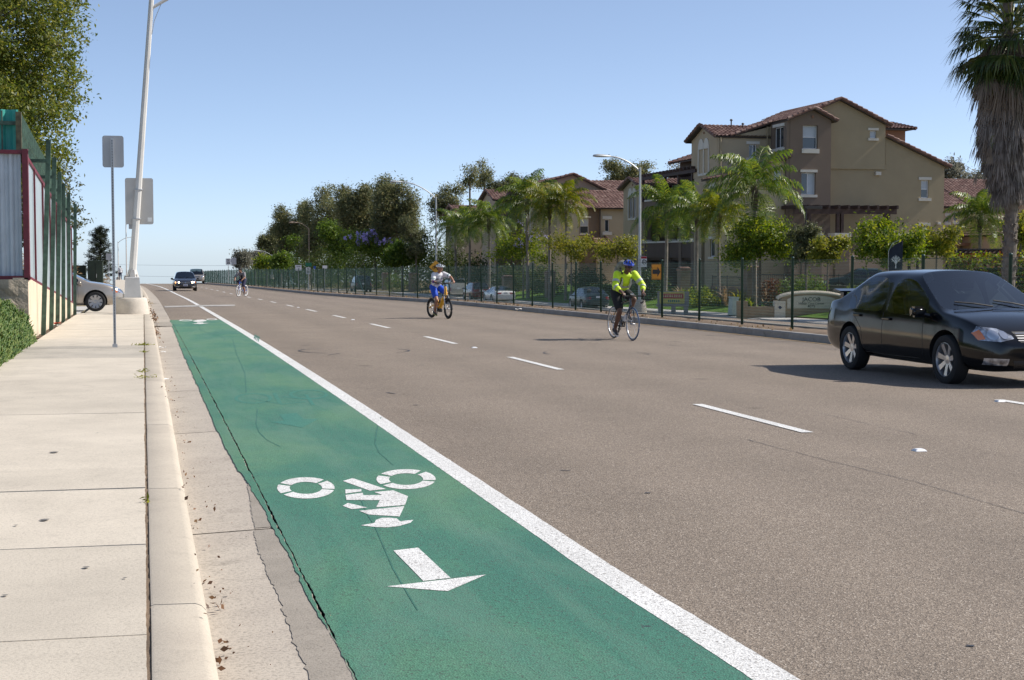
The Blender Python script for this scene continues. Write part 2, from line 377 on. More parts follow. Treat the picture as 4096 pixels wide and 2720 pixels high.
# gutter pans, kerb stones, pavement slabs: separate concrete bays
GJ = [-2.2, 1.4, 5.0, 8.64, 13.75, 18.3, 23.2, 28.25, 33.3, 38.2, 43, 48, 53, 58, 63, 68]
gutter = empty('gutter', (0, 0, 0)); tag(gutter, kind='structure')
for i in range(len(GJ)-1):
    a, b = GJ[i]+.012, GJ[i+1]-.012
    mb = strip(lambda y: .235+xo(y), lambda y: edge_x(y)-crack_w(y)*.5, a, b, -.0, near=.06 if a < 20 else .2, k=.004, g=lambda x, y: gz(x, y)-.018*max(0, min(1, (.72-x)/.5)), nx=2)
    k = len(mb.v)
    mb.box((.235, a, gz(.3, a)-.10), (.70, b, gz(.3, (a+b)/2)-.04))
    mb.build('slab', conc_gut, gutter)
mb = strip(lambda y: .235+xo(y), lambda y: edge_x(y)-crack_w(y)*.5, 68.02, 250, -.0, near=1.)
mb.build('slab', conc_gut, gutter)
strip(.66, .82, 1.6, 60, -.035, near=.3, follow=True).build('crack_soil', crack_m, gutter)
def gut(x, y): return gz(x, y)-.018*max(0, min(1, (.72-x)/.5))
# worn asphalt wedge lying on the gutter's edge
mb = strip(lambda y: max(.58+jag(y, 31, .018)+.10*max(0, (y-8.2)/2.4), .56), lambda y: edge_x(y)-crack_w(y)*.5-.002, 2.0, 8.60, .003, near=.04, k=.002, g=gut, nx=2)
strip(lambda y: .60+jag(y, 35, .016)+.10*max(0, (y-8.6)/2.2), lambda y: edge_x(y)-crack_w(y)*.5-.002, 8.68, 10.6, .003, near=.04, k=.002, mb=mb, g=gut, nx=2)
mb.build('asphalt_wedge', patch_m, gutter)
mb = strip(lambda y: .24, lambda y: edge_x(y)-crack_w(y)*.5-.004+jag(y, 3, .03), 38.6, 41.5, .006, near=.1); mb.build('asphalt_patch', patch_m, gutter)

def kerb_h(y): return .14 if y < 46.5 else (.14-.115*min(1, (y-46.5)/1.5) if y < 56 else .025+.115*min(1, (y-56)/1.5))
KJ = [-2.2, 2.3, 6.2, 9.40, 13.1, 17.95, 22.6, 26.0, 30.2, 34.6, 39, 43.5, 48, 52.5, 57, 61.5, 66]
kerb = empty('kerb', (0, 0, 0)); tag(kerb, kind='structure')
KP = [(.0, -.12), (.0, .0), (.012, .004), (.175, .0), (.200, -.010), (.218, -.030), (.226, -.06), (.238, -.16)]
def kerb_run(a, b, near=.3):
    mb = MB(); Y = ys(a, b, near, .01); k = len(KP); vs = []
    for y in Y:
        h = kerb_h(y)
        for x, z in KP: vs.append((x+.012+xo(y)+.004*mnoise.noise((y*.9, x*3, 0)), y, prof(y)+(h+z if z > -.1 else (h-.14+z if x < .1 else -.03))+.003*mnoise.noise((y*2.1, x*5, 1))))
    mb.add(vs, [(r*k+i, r*k+i+1, (r+1)*k+i+1, (r+1)*k+i) for r in range(len(Y)-1) for i in range(k-1)]+[tuple(range(k))[::-1], tuple((len(Y)-1)*k+i for i in range(k))])
    return mb
for i in range(len(KJ)-1): kerb_run(KJ[i]+.006, KJ[i+1]-.006).build('kerb_stone', conc_kerb, kerb, smooth=True)
kerb_run(66.01, 250, 1.).build('kerb_stone', conc_kerb, kerb, smooth=True)

walk = empty('sidewalk', (0, 0, 0)); tag(walk, kind='structure')
SJ = [-2.2, 1.2, 4.02, 5.74, 7.58, 9.46, 10.40, 14.2, 18.39, 18.95, 22.6, 25.28, 26.08, 29.5, 33.0, 36.5, 40, 43.5, 46.6]
def walk_h(y): return kerb_h(y)
for i in range(len(SJ)-1):
    gap = .011 if SJ[i] in (9.46, 10.40, 18.39, 25.28) else .005
    a, b = SJ[i]+gap, SJ[i+1]-.004; t = .004*mnoise.noise((i*7.7, 0, 0)); sl = [.006*mnoise.noise((i*3.3, q, 2)) for q in range(2)]
    def gw(x, y, a=a, b=b, t=t, sl=sl): return prof(y)+walk_h(y)+t+sl[0]*(y-a)/(b-a)-.012*x*.5
    skew = .012*(i % 3-1)
    x1 = lambda y: -.006+jag(y, 50, .005)-.008*max(0, mnoise.noise((y*.7, 4, 4)))
    x0 = lambda y: -1.90+.02*mnoise.noise((y*1.1, 9, 1))
    Y = ys(a, b, .05 if a < 20 else .25, .003); vs = []; nx = 5
    for y in Y:
        for q in range(nx+1):
            x = x0(y)+(x1(y)-x0(y))*q/nx; yy = y+skew*(x+1)*(1 if .02 < (y-a)/(b-a) < .98 or True else 0)
            vs.append((x, yy, gw(x, y)-(.012 if q in (0,) else 0)))
    top = len(vs); mb = MB()
    fs = [(r*(nx+1)+q, r*(nx+1)+q+1, (r+1)*(nx+1)+q+1, (r+1)*(nx+1)+q) for r in range(len(Y)-1) for q in range(nx)]
    # skirts
    border = [r*(nx+1) for r in range(len(Y))]+[(len(Y)-1)*(nx+1)+q for q in range(1, nx+1)]+[r*(nx+1)+nx for r in range(len(Y)-2, -1, -1)]+[q for q in range(nx-1, 0, -1)]
    m = len(border); vs += [(vs[j][0], vs[j][1], vs[j][2]-.12) for j in border]
    fs += [(border[j], border[(j+1) % m], top+(j+1) % m, top+j) for j in range(m)]
    mb.add(vs, fs).build('slab', conc_walk if i not in (10, 11) else conc_walk2, walk)
strip(-1.9, -.02, 46.62, 60, lambda y: walk_h(y)-.004, g=lambda x, y: prof(y), nx=3).build('slab', conc_walk, walk)
strip(-1.9, -.02, 60.02, 230, 0, g=lambda x, y: left_ground(x, y), near=1.5, nx=1).build('slab', conc_walk, walk)
strip(-.014, .016, 1, 46, lambda y: walk_h(y)-.006+.008*mnoise.noise((y*9, 1, 1)), g=lambda x, y: prof(y), near=.05, k=.003).build('joint_dirt', dirt_m, walk)
# driveway crossing the pavement, leading off to the left
strip(-30, -1.92, 46.9, 58, .02, g=lambda x, y: prof(y)+.08, near=1., nx=4, follow=False).build('driveway', conc_far, None)['kind'] = 'structure'

gum = MB()
for u, v, a in ((216, 1808, 1.), (178, 2078, .8), (344, 2268, .5), (64, 2100, .35), (490, 1808, .2), (130, 1590, .3), (390, 1730, .3), (500, 2310, .3), (20, 2380, .4)):
    p = at_ground(u, v, .0, lambda x, y: prof(y)+walk_h(y)-.006*x+.006); gum.add([(p.x+.03*a*math.cos(t)*(1+.3*math.sin(3*t)), p.y+.035*a*math.sin(t), p.z) for t in np.linspace(0, 2*PI, 12)[:-1]], [tuple(range(11))])
gum.build('gum_spots', plain('gum', (.16, .15, .135), .9), walk)
# soil beds
strip(-3.6, -1.88, 8, 30, 0, g=lambda x, y: prof(y)+.10+.55*max(0, min(1, (-2.15-x)/1.2))+.02*mnoise.noise((x*5, y*5, 0)), near=.15, nx=14, k=0, follow=False).build('soil_bed', soil_m)['kind'] = 'structure'
strip(-2.5, -1.88, 30, 46.9, 0, g=lambda x, y: prof(y)+.115+.02*mnoise.noise((x*5, y*5, 0)), near=.3, nx=6, k=0, follow=False).build('soil_bed', soil_m)['kind'] = 'structure'

# median island: two kerbs with bare dirt between
med = empty('median', (0, 0, 0)); tag(med, kind='structure')
def med_z(x, y): return min(gz(fence_x(y)-1, y), prof(y)-.087)
strip(lambda y: fence_x(y)-.74, lambda y: fence_x(y)+.74, 8, 320, 0, g=lambda x, y: gz(fence_x(y)-.9, y)+.135+.03*mnoise.noise((x*2.2, y*1.2, 0))-.03*abs(x-fence_x(y)), near=.5, nx=5, k=.008).build('dirt', dirt_m, med)
MJ = list(np.arange(8, 110, 3.05))+list(np.arange(112, 321, 12.))
for side in (-1, 1):
    for i in range(len(MJ)-1):
        a, b = MJ[i]+.008, MJ[i+1]-.008
        mb = MB(); Y = ys(a, b, 1.5, .02); vs = []
        P4 = [(-.94, -.16), (-.925, .0), (-.905, .125), (-.88, .15), (-.73, .152), (-.73, -.1)]; k = len(P4)
        for y in Y:
            z0 = gz(fence_x(y)-.95, y)
            for x, z in P4:
                zz = z0+z
                if side > 0 and z < .1: zz = gz(fence_x(y)+.95, y)+min(z, .0)
                vs.append((fence_x(y)-side*(-x)*1 if False else fence_x(y)+x*(-side if side > 0 else 1)*1, y, zz))
        fs = [(r*k+q, r*k+q+1, (r+1)*k+q+1, (r+1)*k+q) for r in range(len(Y)-1) for q in range(k-1)]+[tuple(range(k)), tuple((len(Y)-1)*k+q for q in range(k))]
        mb.add(vs, fs).build('kerb_stone', conc_med, med, smooth=False)

# far side: kerb, pavement bays, lawn bank
farwalk = empty('far_sidewalk', (0, 0, 0)); tag(farwalk, kind='structure')
for i, a in enumerate(np.arange(20, 230, 4.)):
    drop = 58 < a < 70
    g = bank if not drop else (lambda x, y: bank(x, y)-.06)
    mb = strip(rx(29.6), rx(31.55), a+.012, a+3.988, 0, g=g, near=2., nx=1); mb.build('slab', conc_far, farwalk)
    mb = MB(); ya, yb = a+.01, a+3.99
    for (p, q) in ((29.4, 29.59),):
        z0, z1 = gz(redge(ya)-.01, ya)-.1, bank(redge(ya)+.6, ya)-(.10 if drop else .004)
        o_ = redge(ya)-29.4; o2 = redge(yb)-29.4; mb.add([(p+o_, ya, z0), (q+o_, ya, z0), (q+o2, yb, z0), (p+o2, yb, z0), (p+o_, ya, z1), (q+o_, ya, z1), (q+o2, yb, z1), (p+o2, yb, z1)], [(0, 3, 2, 1), (4, 5, 6, 7), (0, 1, 5, 4), (1, 2, 6, 5), (2, 3, 7, 6), (3, 0, 4, 7)])
    mb.build('kerb_stone', conc_far, farwalk)
strip(rx(31.6), rx(41.0), 30, 130, .0, g=lambda x, y: bank(x, y)+.03*mnoise.noise((x*.7, y*.7, 0)), near=1., nx=12).build('lawn', lawn_m)['kind'] = 'structure'

# ================================================================== painted markings
def gpoly(pts, dz, mb):
    P = [at_ground(u, v, dz) for u, v in pts]
    if len(P) < 5: mb.add(P, [tuple(range(len(P)))]); return
    bm = bmesh.new(); vs = [bm.verts.new(p) for p in P]; bm.faces.new(vs); bmesh.ops.triangulate(bm, faces=bm.faces[:]); mb.addbm(bm)
# green bike lane
mk = empty('green_bike_lane', (0, 0, 0)); tag(mk, kind='structure')
mb = strip(lambda y: edge_x(y)+crack_w(y)*.5+.001, lambda y: 1.001, 1.6, 43.4, .004, near=.05, k=.002)
strip(1.001, lambda y: 2.125+.045*max(0, min(1, (7-y)/2)), 1.6, 43.4, .004, near=.5, nx=2, mb=mb); mb.build('green_paint', green_p, mk)
def spill(y): return edge_x(y)-.105-.022*mnoise.noise((y*1.1, 2, 7))-.010*mnoise.noise((y*6, 2, 7))+.06*max(0, (y-26)/14)+.075*max(0, min(1, (12.5-y)/3.5))+.008*max(0, 8-y)
mb = strip(spill, lambda y: edge_x(y)-crack_w(y)*.5-.004, 1.8, 43.2, .0065, near=.05, k=.003, g=gut, nx=2)
mb.build('green_overspill', green_p, mk)
# edge line
def flare(y): return .045*max(0, min(1, (7-y)/2))
mb = strip(lambda y: 2.118+flare(y)+xo(y)+jag(y, 80, .004), lambda y: 2.282+flare(y)*1.1+xo(y)+jag(y, 90, .005), 1.6, 60, .0055, near=.05, k=.004)
strip(2.118, 2.282, 60, 300, .0055, near=.6, mb=mb); mb.build('edge_line', white_p)['kind'] = 'structure'
# rider symbol with arrow
def zp(L, ox, oy, s): return [(ox+x/s, oy+y/s) for x, y in L]
def ring(cx, cy, rx, ry, ix, iy, ox, oy, s, dz, mb, slits=(), n=120, dcy=0):
    for i in range(n):
        a0, a1 = 2*PI*i/n, 2*PI*(i+1)/n; am = (a0+a1)/2
        mx_, my_ = cx+(rx+ix)/2*math.cos(am), cy+(ry+iy)/2*math.sin(am)
        if any(abs(my_-(y0+(y1-y0)*(mx_-x0)/(x1-x0))) < 4.2 for x0, y0, x1, y1 in slits): continue
        gpoly(zp([(cx+rx*math.cos(a0), cy+ry*math.sin(a0)), (cx+rx*math.cos(a1), cy+ry*math.sin(a1)), (cx+ix*math.cos(a1), cy+dcy+iy*math.sin(a1)), (cx+ix*math.cos(a0), cy+dcy+iy*math.sin(a0))], ox, oy, s), dz, mb)
sym = empty('bicycle_lane_symbol', (0, 0, 0)); tag(sym, kind='structure')
a = (700, 1550, 1.742)
mb = MB(); ring(912, 699, 200, 74, 113, 42, *a, .0062, mb, [(722, 681, 1045, 655), (750, 736, 1112, 704)]); mb.build('wheel_mark', white_p, sym)
mb = MB(); ring(1610, 638, 206, 69, 119, 41, *a, .0062, mb, [(1405, 617, 1730, 592), (1440, 672, 1815, 645)]); mb.build('wheel_mark', white_p, sym)
mb = MB()
for P in ([(1170, 651), (1238, 631), (1470, 707), (1357, 718)], [(1187, 710), (1299, 708), (1299, 724), (1188, 738)],
          [(1188, 748), (1308, 733), (1313, 750), (1445, 748), (1388, 728), (1520, 716), (1624, 757), (1603, 818), (1402, 834), (1428, 784), (1195, 783)],
          [(1168, 824), (1205, 804), (1342, 836), (1232, 847)], [(1283, 859), (1598, 826), (1565, 898), (1352, 885)]): gpoly(zp(P, *a), .0062, mb)
mb.build('rider_mark', white_p, sym)
mb = MB(); gpoly(zp([(1295, 960), (1390, 943), (1400, 922), (1440, 908), (1500, 907), (1545, 912), (1568, 931), (1662, 922), (1640, 942), (1560, 965), (1480, 974), (1400, 972)], *a), .0062, mb); mb.build('helmet_mark', white_p, sym)
mb = MB(); gpoly(zp([(1522, 1135), (1694, 1115), (1920, 1326), (1730, 1347)], *a), .0062, mb); gpoly(zp([(1477, 1385), (2168, 1303), (1900, 1418)], *a), .0062, mb); mb.build('arrow_mark', white_p, sym)
sym2 = empty('bicycle_lane_symbol', (0, 0, 0)); tag(sym2, kind='structure')
a = (500, 1080, 3.92)
mb = MB(); ring(953, 788, 105, 13, 75, 7, *a, .0062, mb, n=48); mb.build('wheel_mark', white_p, sym2)
mb = MB(); ring(1360, 772, 85, 13, 60, 7, *a, .0062, mb, n=48); mb.build('wheel_mark', white_p, sym2)
mb = MB(); gpoly(zp([(1055, 800), (1140, 780), (1215, 776), (1265, 784), (1285, 795), (1235, 806), (1160, 816), (1105, 812)], *a), .0062, mb); mb.build('rider_mark', white_p, sym2)
mb = MB(); gpoly(zp([(1050, 840), (1130, 833), (1128, 822), (1225, 822), (1230, 832), (1320, 831), (1180, 847)], *a), .0062, mb); mb.build('arrow_mark', white_p, sym2)
sym3 = empty('painted_over_symbol', (0, 0, 0)); tag(sym3, kind='structure')
a = (700, 1250, 2.146)
mb = MB(); ring(672, 737, 162, 45, 132, 36, *a, .0055, mb, n=72, dcy=0); mb.build('wheel_mark', green_b, sym3)
mb = MB(); ring(1148, 703, 170, 41, 138, 33, *a, .0055, mb, n=72); mb.build('wheel_mark', green_b, sym3)
mb = MB()
for P in ([(655, 735), (880, 778), (884, 784), (655, 741)], [(835, 690), (870, 688), (925, 790), (885, 782)], [(925, 718), (1105, 738), (1108, 745), (925, 726)], [(1105, 700), (1140, 705), (1205, 795), (1170, 795)], [(905, 785), (1120, 762), (1120, 768), (905, 794)]): gpoly(zp(P, *a), .0055, mb)
mb.build('frame_mark', green_b, sym3)
mb = MB(); gpoly(zp([(890, 873), (1045, 862), (1105, 915), (1240, 910), (1090, 988), (815, 938), (940, 928)], *a), .0055, mb); mb.build('arrow_mark', green_b, sym3)

# lane dashes
DA = [(12.5, 15.3), (20.8, 23.9), (28.3, 31.5), (36.4, 39.4), (44.65, 47.5), (52.3, 55.6)]+[(y, y+2.9) for y in np.arange(60.6, 240, 8.05)]
for i, (a, b) in enumerate(DA):
    strip(5.80, 5.92, a, b, .006, near=.5).build('lane_dash', white_p)['kind'] = 'structure'
for i, (a, b) in enumerate([(12.4, 15.2)]):
    strip(9.42, 9.55, a, b, .006, near=.5).build('lane_dash', white_p)['kind'] = 'structure'
strip(lambda y: fence_x(y)-1.14, lambda y: fence_x(y)-1.05, 8, 200, .006, near=.5, k=.01).build('median_line', yellow_f)['kind'] = 'structure'
# pale strip across the lane
mb = MB(); gpoly([(657, 1224), (790, 1220), (938, 1218), (942, 1221), (936, 1224), (790, 1226), (659, 1230)], .011, mb); mb.build('cross_strip', white_f)['kind'] = 'structure'
# cracks and sealed loop cuts
def ribbon(pts, w, dz, mb, jit=.0):
    P = [at_ground(u, v, dz) for u, v in pts]; Q = []
    for i in range(len(P)-1):
        n = max(2, int((P[i+1]-P[i]).length/.12))
        for q in range(n): Q.append(P[i].lerp(P[i+1], q/n))
    Q.append(P[-1]); vs = []
    for i, p in enumerate(Q):
        t = (Q[min(i+1, len(Q)-1)]-Q[max(i-1, 0)]).normalized(); s = Vector((-t.y, t.x, 0)); j = jit*mnoise.noise((p.x*7, p.y*7, 0))
        ww = w*(.35+.9*abs(mnoise.noise((p.x*2.3, p.y*2.3, 4))))
        vs += [p+s*(ww+j), p-s*(ww-j)]
    mb.add(vs, [(2*i, 2*i+1, 2*i+3, 2*i+2) for i in range(len(Q)-1)])
cr = MB(); z6 = lambda L: zp(L, 2000, 1300, 1.104)
ribbon(z6([(1090, 505), (1300, 560), (1480, 605), (1640, 645), (1830, 690), (2050, 755), (2320, 832)]), .006, .004, cr, .03)
ribbon(z6([(1350, 375), (1600, 430), (1870, 490)]), .004, .004, cr, .03)
cr.build('road_crack', tar_m)['kind'] = 'structure'
tl = MB(); z7 = lambda L: zp(L, 700, 1250, 2.146)
def arc(cx, cy, rx, ry, a0, a1, n=24): return [(cx+rx*math.cos(R(a0+(a1-a0)*i/n)), cy+ry*math.sin(R(a0+(a1-a0)*i/n))) for i in range(n+1)]
ribbon(z7(arc(1535, 327, 470, 24, 120, 235)), .03, .004, tl); ribbon(z7(arc(1535, 327, 475, 24, -40, 40)), .03, .004, tl)
ribbon(z7([(985, 371), (1070, 369)]), .02, .004, tl); ribbon(z7([(1310, 366), (1420, 348)]), .02, .004, tl)
z3 = lambda L: zp(L, 1900, 1150, 2.951)
ribbon(z3(arc(1450, 770, 640, 35, 150, 200, 12)), .02, .004, tl); ribbon(z3(arc(1400, 785, 650, 26, -40, 20, 12)), .02, .004, tl)
for p in ([(1820, 686), (1895, 697)], [(2095, 450), (2140, 450)], [(2045, 793), (2095, 793)], [(1080, 282), (1160, 281)], [(1230, 281), (1275, 280)]): ribbon(z7(p), .03, .004, tl)
for p in ([(265, 640), (310, 642)], [(625, 1330), (665, 1331)], [(2060, 1414), (2095, 1416)], [(640, 740), (665, 741)]): ribbon(z6(p), .02, .004, tl)
tl.build('tar_marks', tar_m)['kind'] = 'structure'
sk = MB()
for L in ([(575, 150), (565, 250), (585, 310), (640, 365), (730, 410)], [(1435, 205), (1405, 300), (1395, 390), (1420, 450), (1520, 540)], [(1290, 760), (1330, 860), (1400, 980), (1450, 1100), (1520, 1260), (1600, 1400), (1690, 1550)]): ribbon(zp(L, 700, 1550, 1.742), .008, .0055, sk)
for L in ([(205, 110), (215, 150), (300, 180), (390, 200), (430, 225), (418, 248)], [(75, 195), (150, 155), (200, 125)], [(495, 230), (530, 360), (600, 520), (612, 690)], [(340, 178), (352, 155)]): ribbon(z7(L), .011, .0055, sk)
for L in ([(690, 190), (680, 225)], [(702, 195), (690, 232)], [(714, 200), (702, 242)], [(724, 206), (714, 250)]): ribbon(z7(L), .018, .0085, sk)
sk.build('skid_marks', plain('rubber_scuff', (.035, .135, .095), .7, var=.2, vs=5))['kind'] = 'structure'
# ================================================================== plant library
bark_g = plain('bark_grey', (.16, .13, .105), .9, var=.3, vs=6, bump=.6, bs=18)
bark_b = plain('bark_brown', (.10, .07, .05), .9, var=.3, vs=6, bump=.6, bs=18)
bark_p = plain('bark_pale', (.20, .17, .14), .85, var=.35, vs=3, bump=.4, bs=15)
def leaves(P, size, rng, up=.35, asp=.45, jit=.35, out=None, outw=.0):
    """diamond leaves at points P; returns V, F"""
    n = len(P); P = np.asarray(P)
    nr = rng.normal(size=(n, 3)); nr[:, 2] = nr[:, 2]+up*2.
    if out is not None: nr += out*outw
    nr /= np.linalg.norm(nr, axis=1)[:, None]+1e-9
    a = rng.normal(size=(n, 3)); a -= nr*np.sum(a*nr, 1)[:, None]; a /= np.linalg.norm(a, axis=1)[:, None]+1e-9
    b = np.cross(nr, a); s = size*(1+jit*rng.uniform(-1, 1, n))[:, None]
    V = np.stack([P-a*s*.5, P+b*s*asp*.5-a*s*.05+nr*s*.08, P+a*s*.5, P-b*s*asp*.5-a*s*.05+nr*s*.08], 1).reshape(-1, 3)
    F = np.arange(4*n).reshape(n, 4); return V, F
def shell_pts(ells, n, rng, bias=.35, gap=.0, seed=0, gs=.9, lo=-1.):
    """points in a set of ellipsoids, thicker towards the surface, with noise-shaped gaps"""
    out = []; w = np.array([e[3]*e[4]*e[5] for e in ells])**.75; w /= w.sum()
    while len(out) < n:
        e = ells[rng.choice(len(ells), p=w)]
        d = rng.normal(size=3); d /= np.linalg.norm(d); r = rng.uniform()**bias
        if d[2]*r < lo: continue
        p = (e[0]+d[0]*e[3]*r, e[1]+d[1]*e[4]*r, e[2]+d[2]*e[5]*r)
        if gap and mnoise.noise((p[0]*gs+seed, p[1]*gs, p[2]*gs)) < -.45+gap: continue
        out.append(p)
    return np.array(out)
def limb(mb, a, b, r0, r1, rng, sag=.12, n=5, seg=6):
    a, b = Vector(a), Vector(b); L = (b-a).length; o = Vector(rng.normal(size=3))*L*sag
    pts = [a.lerp(b, t)+o*math.sin(PI*t)+Vector((0, 0, L*.10*math.sin(PI*t))) for t in np.linspace(0, 1, n)]
    mb.tube(pts, list(np.linspace(r0, r1, n)), seg); return pts
def tree(name, base, ells, mats, n_clump, per, size, spread, label, cat='tree', group=None, tr=.16, fork=.45, lean=(0, 0), seed=1, n_limb=22, bark=None, gap=.0, bias=.35, up=.35, asp=.45, droop=0., gs=.9, lo=-1., extra=None):
    """trunk with limbs, and a crown of leaf clumps through the volume of the ellipsoids (crown centre relative to base)"""
    rng = np.random.default_rng(seed); t = empty(name, base, 0, label, cat, group)
    gs = gs if gs != .9 else 2.4/max(1., max(e[3] for e in ells)); C = shell_pts(ells, n_clump, rng, bias, gap, seed*3.7, gs, lo)
    cx, cy, cz = np.average([e[:3] for e in ells], axis=0, weights=[e[3] for e in ells])
    zlow = min(e[2]-e[5] for e in ells); fz = max(.25, zlow+(cz-zlow)*fork*.6)
    mb = MB(); f = Vector((lean[0], lean[1], fz))
    mb.tube([(0, 0, -.3), (lean[0]*.1, lean[1]*.1, fz*.15), (lean[0]*.45+.05*tr, lean[1]*.5, fz*.55), f], [tr*1.35, tr*1.1, tr*.95, tr*.8], 9)
    pick = C[rng.choice(len(C), min(n_limb, len(C)), replace=False)]
    ends = [f.lerp(Vector((cx, cy, cz)), .55)+Vector(rng.normal(size=3))*.12*max(e[3] for e in ells) for _ in range(4)]
    for e in ends: limb(mb, f, e, tr*.7, tr*.35, rng)
    for i, p in enumerate(pick): limb(mb, ends[i % 4], p, tr*.33, tr*.07, rng, .10, 5, 5)
    mb.build('trunk', bark or bark_g, t, smooth=True)
    k = rng.poisson(per, len(C)); idx = np.repeat(np.arange(len(C)), k)
    cs = rng.uniform(.55, 1.45, len(C)); off = rng.normal(size=(len(idx), 3))*spread*cs[idx][:, None]; off[:, 2] *= .75
    if droop: off[:, 2] -= np.abs(rng.normal(size=len(idx)))*droop
    P = C[idx]+off; out = P-np.array([cx, cy, cz]); out /= np.linalg.norm(out, axis=1)[:, None]+1e-9
    V, F = leaves(P, size, rng, up, asp, out=out, outw=.5)
    npmesh('crown', V, F, mats, t)
    if extra: extra(t, C, rng)
    return t
def frond(mb_r, Vl, Fl, origin, az, el, L, rng, drop=1.1, nl=34, ll=.55, lw=.035, hang=.6, lift=.3):
    """feather frond: arching midrib with hanging leaflets"""
    p = np.array(origin, float); h = np.array([math.cos(az), math.sin(az), 0.]); n = 12; ds = L/n; pts = [p.copy()]; dirs = []
    for i in range(n):
        a = el-drop*((i+.5)/n)**1.5; d = h*math.cos(a)+np.array([0, 0, math.sin(a)]); p = p+d*ds; pts.append(p.copy()); dirs.append(d)
    dirs.append(dirs[-1]); pts = np.array(pts); dirs = np.array(dirs)
    if mb_r is not None: mb_r.tube([Vector(q) for q in pts], list(np.linspace(.022, .006, n+1)), 4, cap=False)
    side = np.array([-h[1], h[0], 0.])
    for q in np.linspace(.16, .99, nl):
        f = q*n; i = min(int(f), n-1); o = pts[i]+(pts[i+1]-pts[i])*(f-i); d = dirs[i]
        l = ll*(math.sin(PI*min(1, q*.92+.08))**.6)*(.85+.3*rng.uniform())
        for s in (-1, 1):
            v0 = side*s*(.8+.2*rng.uniform())+d*.45+np.array([0, 0, lift*rng.uniform(-.3, 1.)]); v0 /= np.linalg.norm(v0)
            v1 = v0*.6+d*.15+np.array([0, 0, -hang*(.7+.6*rng.uniform())]); v1 /= np.linalg.norm(v1)
            m = o+v0*l*.5; e = m+v1*l*.5; w = d*lw*.5+np.array([0, 0, lw*.15])
            b = len(Vl); Vl += [o-w*.5, o+w*.5, m+w, m-w, e+w*.25, e-w*.25]; Fl += [(b, b+1, b+2, b+3), (b+3, b+2, b+4, b+5)]
def queen_palm_proto(seed, H, nf=26, L=3.0, skirt=3):
    rng = np.random.default_rng(seed); t = empty('queen_palm', (0, 0, 0)); mb = MB()
    bend = rng.normal(size=2)*.12; pts = []; rad = []
    for i in range(25):
        q = i/24; pts.append((bend[0]*math.sin(q*2), bend[1]*math.sin(q*2), -.2+q*(H+.2))); rad.append((.135-.045*q)*(1+.06*(i % 2))*(1.2 if q < .06 else 1))
    mb.tube(pts, rad, 9); mb.build('trunk', bark_p, t, smooth=True)
    top = Vector(pts[-1]); mb = MB()
    for i in range(9):          # old leaf bases
        a = i*2.4; z = -.1-.09*i
        mb.tube([top+Vector((math.cos(a)*.09, math.sin(a)*.09, z)), top+Vector((math.cos(a)*.2, math.sin(a)*.2, z+.35))], [.07, .03], 5)
    mb.tube([top+Vector((0, 0, -.9)), top+Vector((0, 0, -.2)), top+Vector((0, 0, .35))], [.14, .16, .07], 8)
    mb.build('crownshaft', bark_b, t)
    Vl, Fl = [], []; rb = MB()
    for i in range(nf):
        q = i/nf; az = i*2.399+rng.normal()*.15; el = R(78-112*q+rng.normal()*7)
        frond(rb, Vl, Fl, top+Vector((0, 0, .15)), az, el, L*(.85+.25*rng.uniform()), rng, 1.25+.5*rng.uniform(), 46, .78, .050, 1.1, .5)
    rb.build('midribs', M_['palm_rib'], t)
    npmesh('fronds', Vl, Fl, M_['palm_leaf'], t)
    return t
plain('palm_rib', (.16, .17, .04), .5); 
foliage('palm_leaf', (.055, .105, .02), (.105, .175, .03), (.24, .27, .04), .45, .38, .6)
foliage('palm_leaf_yellow', (.07, .11, .012), (.14, .18, .02), (.32, .28, .03), .42, .4, .6)
foliage('leaf_olive', (.065, .080, .038), (.105, .120, .055), (.17, .17, .08), .35)
foliage('leaf_bright', (.050, .10, .012), (.125, .19, .02), (.30, .32, .04), .5)
foliage('leaf_tree_left', (.055, .090, .016), (.115, .155, .026), (.28, .275, .06), .45)
foliage('leaf_euc', (.090, .108, .052), (.155, .175, .080), (.26, .235, .11), .48)
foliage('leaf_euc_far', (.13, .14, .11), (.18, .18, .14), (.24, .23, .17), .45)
foliage('leaf_green', (.042, .090, .013), (.090, .155, .022), (.18, .24, .04), .45)
foliage('leaf_yellow', (.10, .13, .018), (.20, .22, .032), (.36, .33, .06), .5)
foliage('leaf_pine', (.030, .040, .025), (.045, .058, .032), (.06, .07, .04), .15)
foliage('flower_violet', (.46, .38, .74), (.56, .48, .82), (.66, .58, .9), .45)
foliage('leaf_dark', (.030, .055, .013), (.055, .085, .020), (.10, .12, .03), .35)
foliage('leaf_red', (.10, .03, .015), (.16, .06, .02), (.20, .10, .03), .3)
foliage('leaf_dry', (.22, .15, .08), (.32, .23, .12), (.42, .32, .18), .25)
foliage('leaf_brown', (.07, .04, .025), (.17, .085, .04), (.34, .22, .12), .1)
foliage('leaf_iceplant', (.06, .13, .025), (.12, .21, .045), (.27, .32, .09), .4, .45, .5)
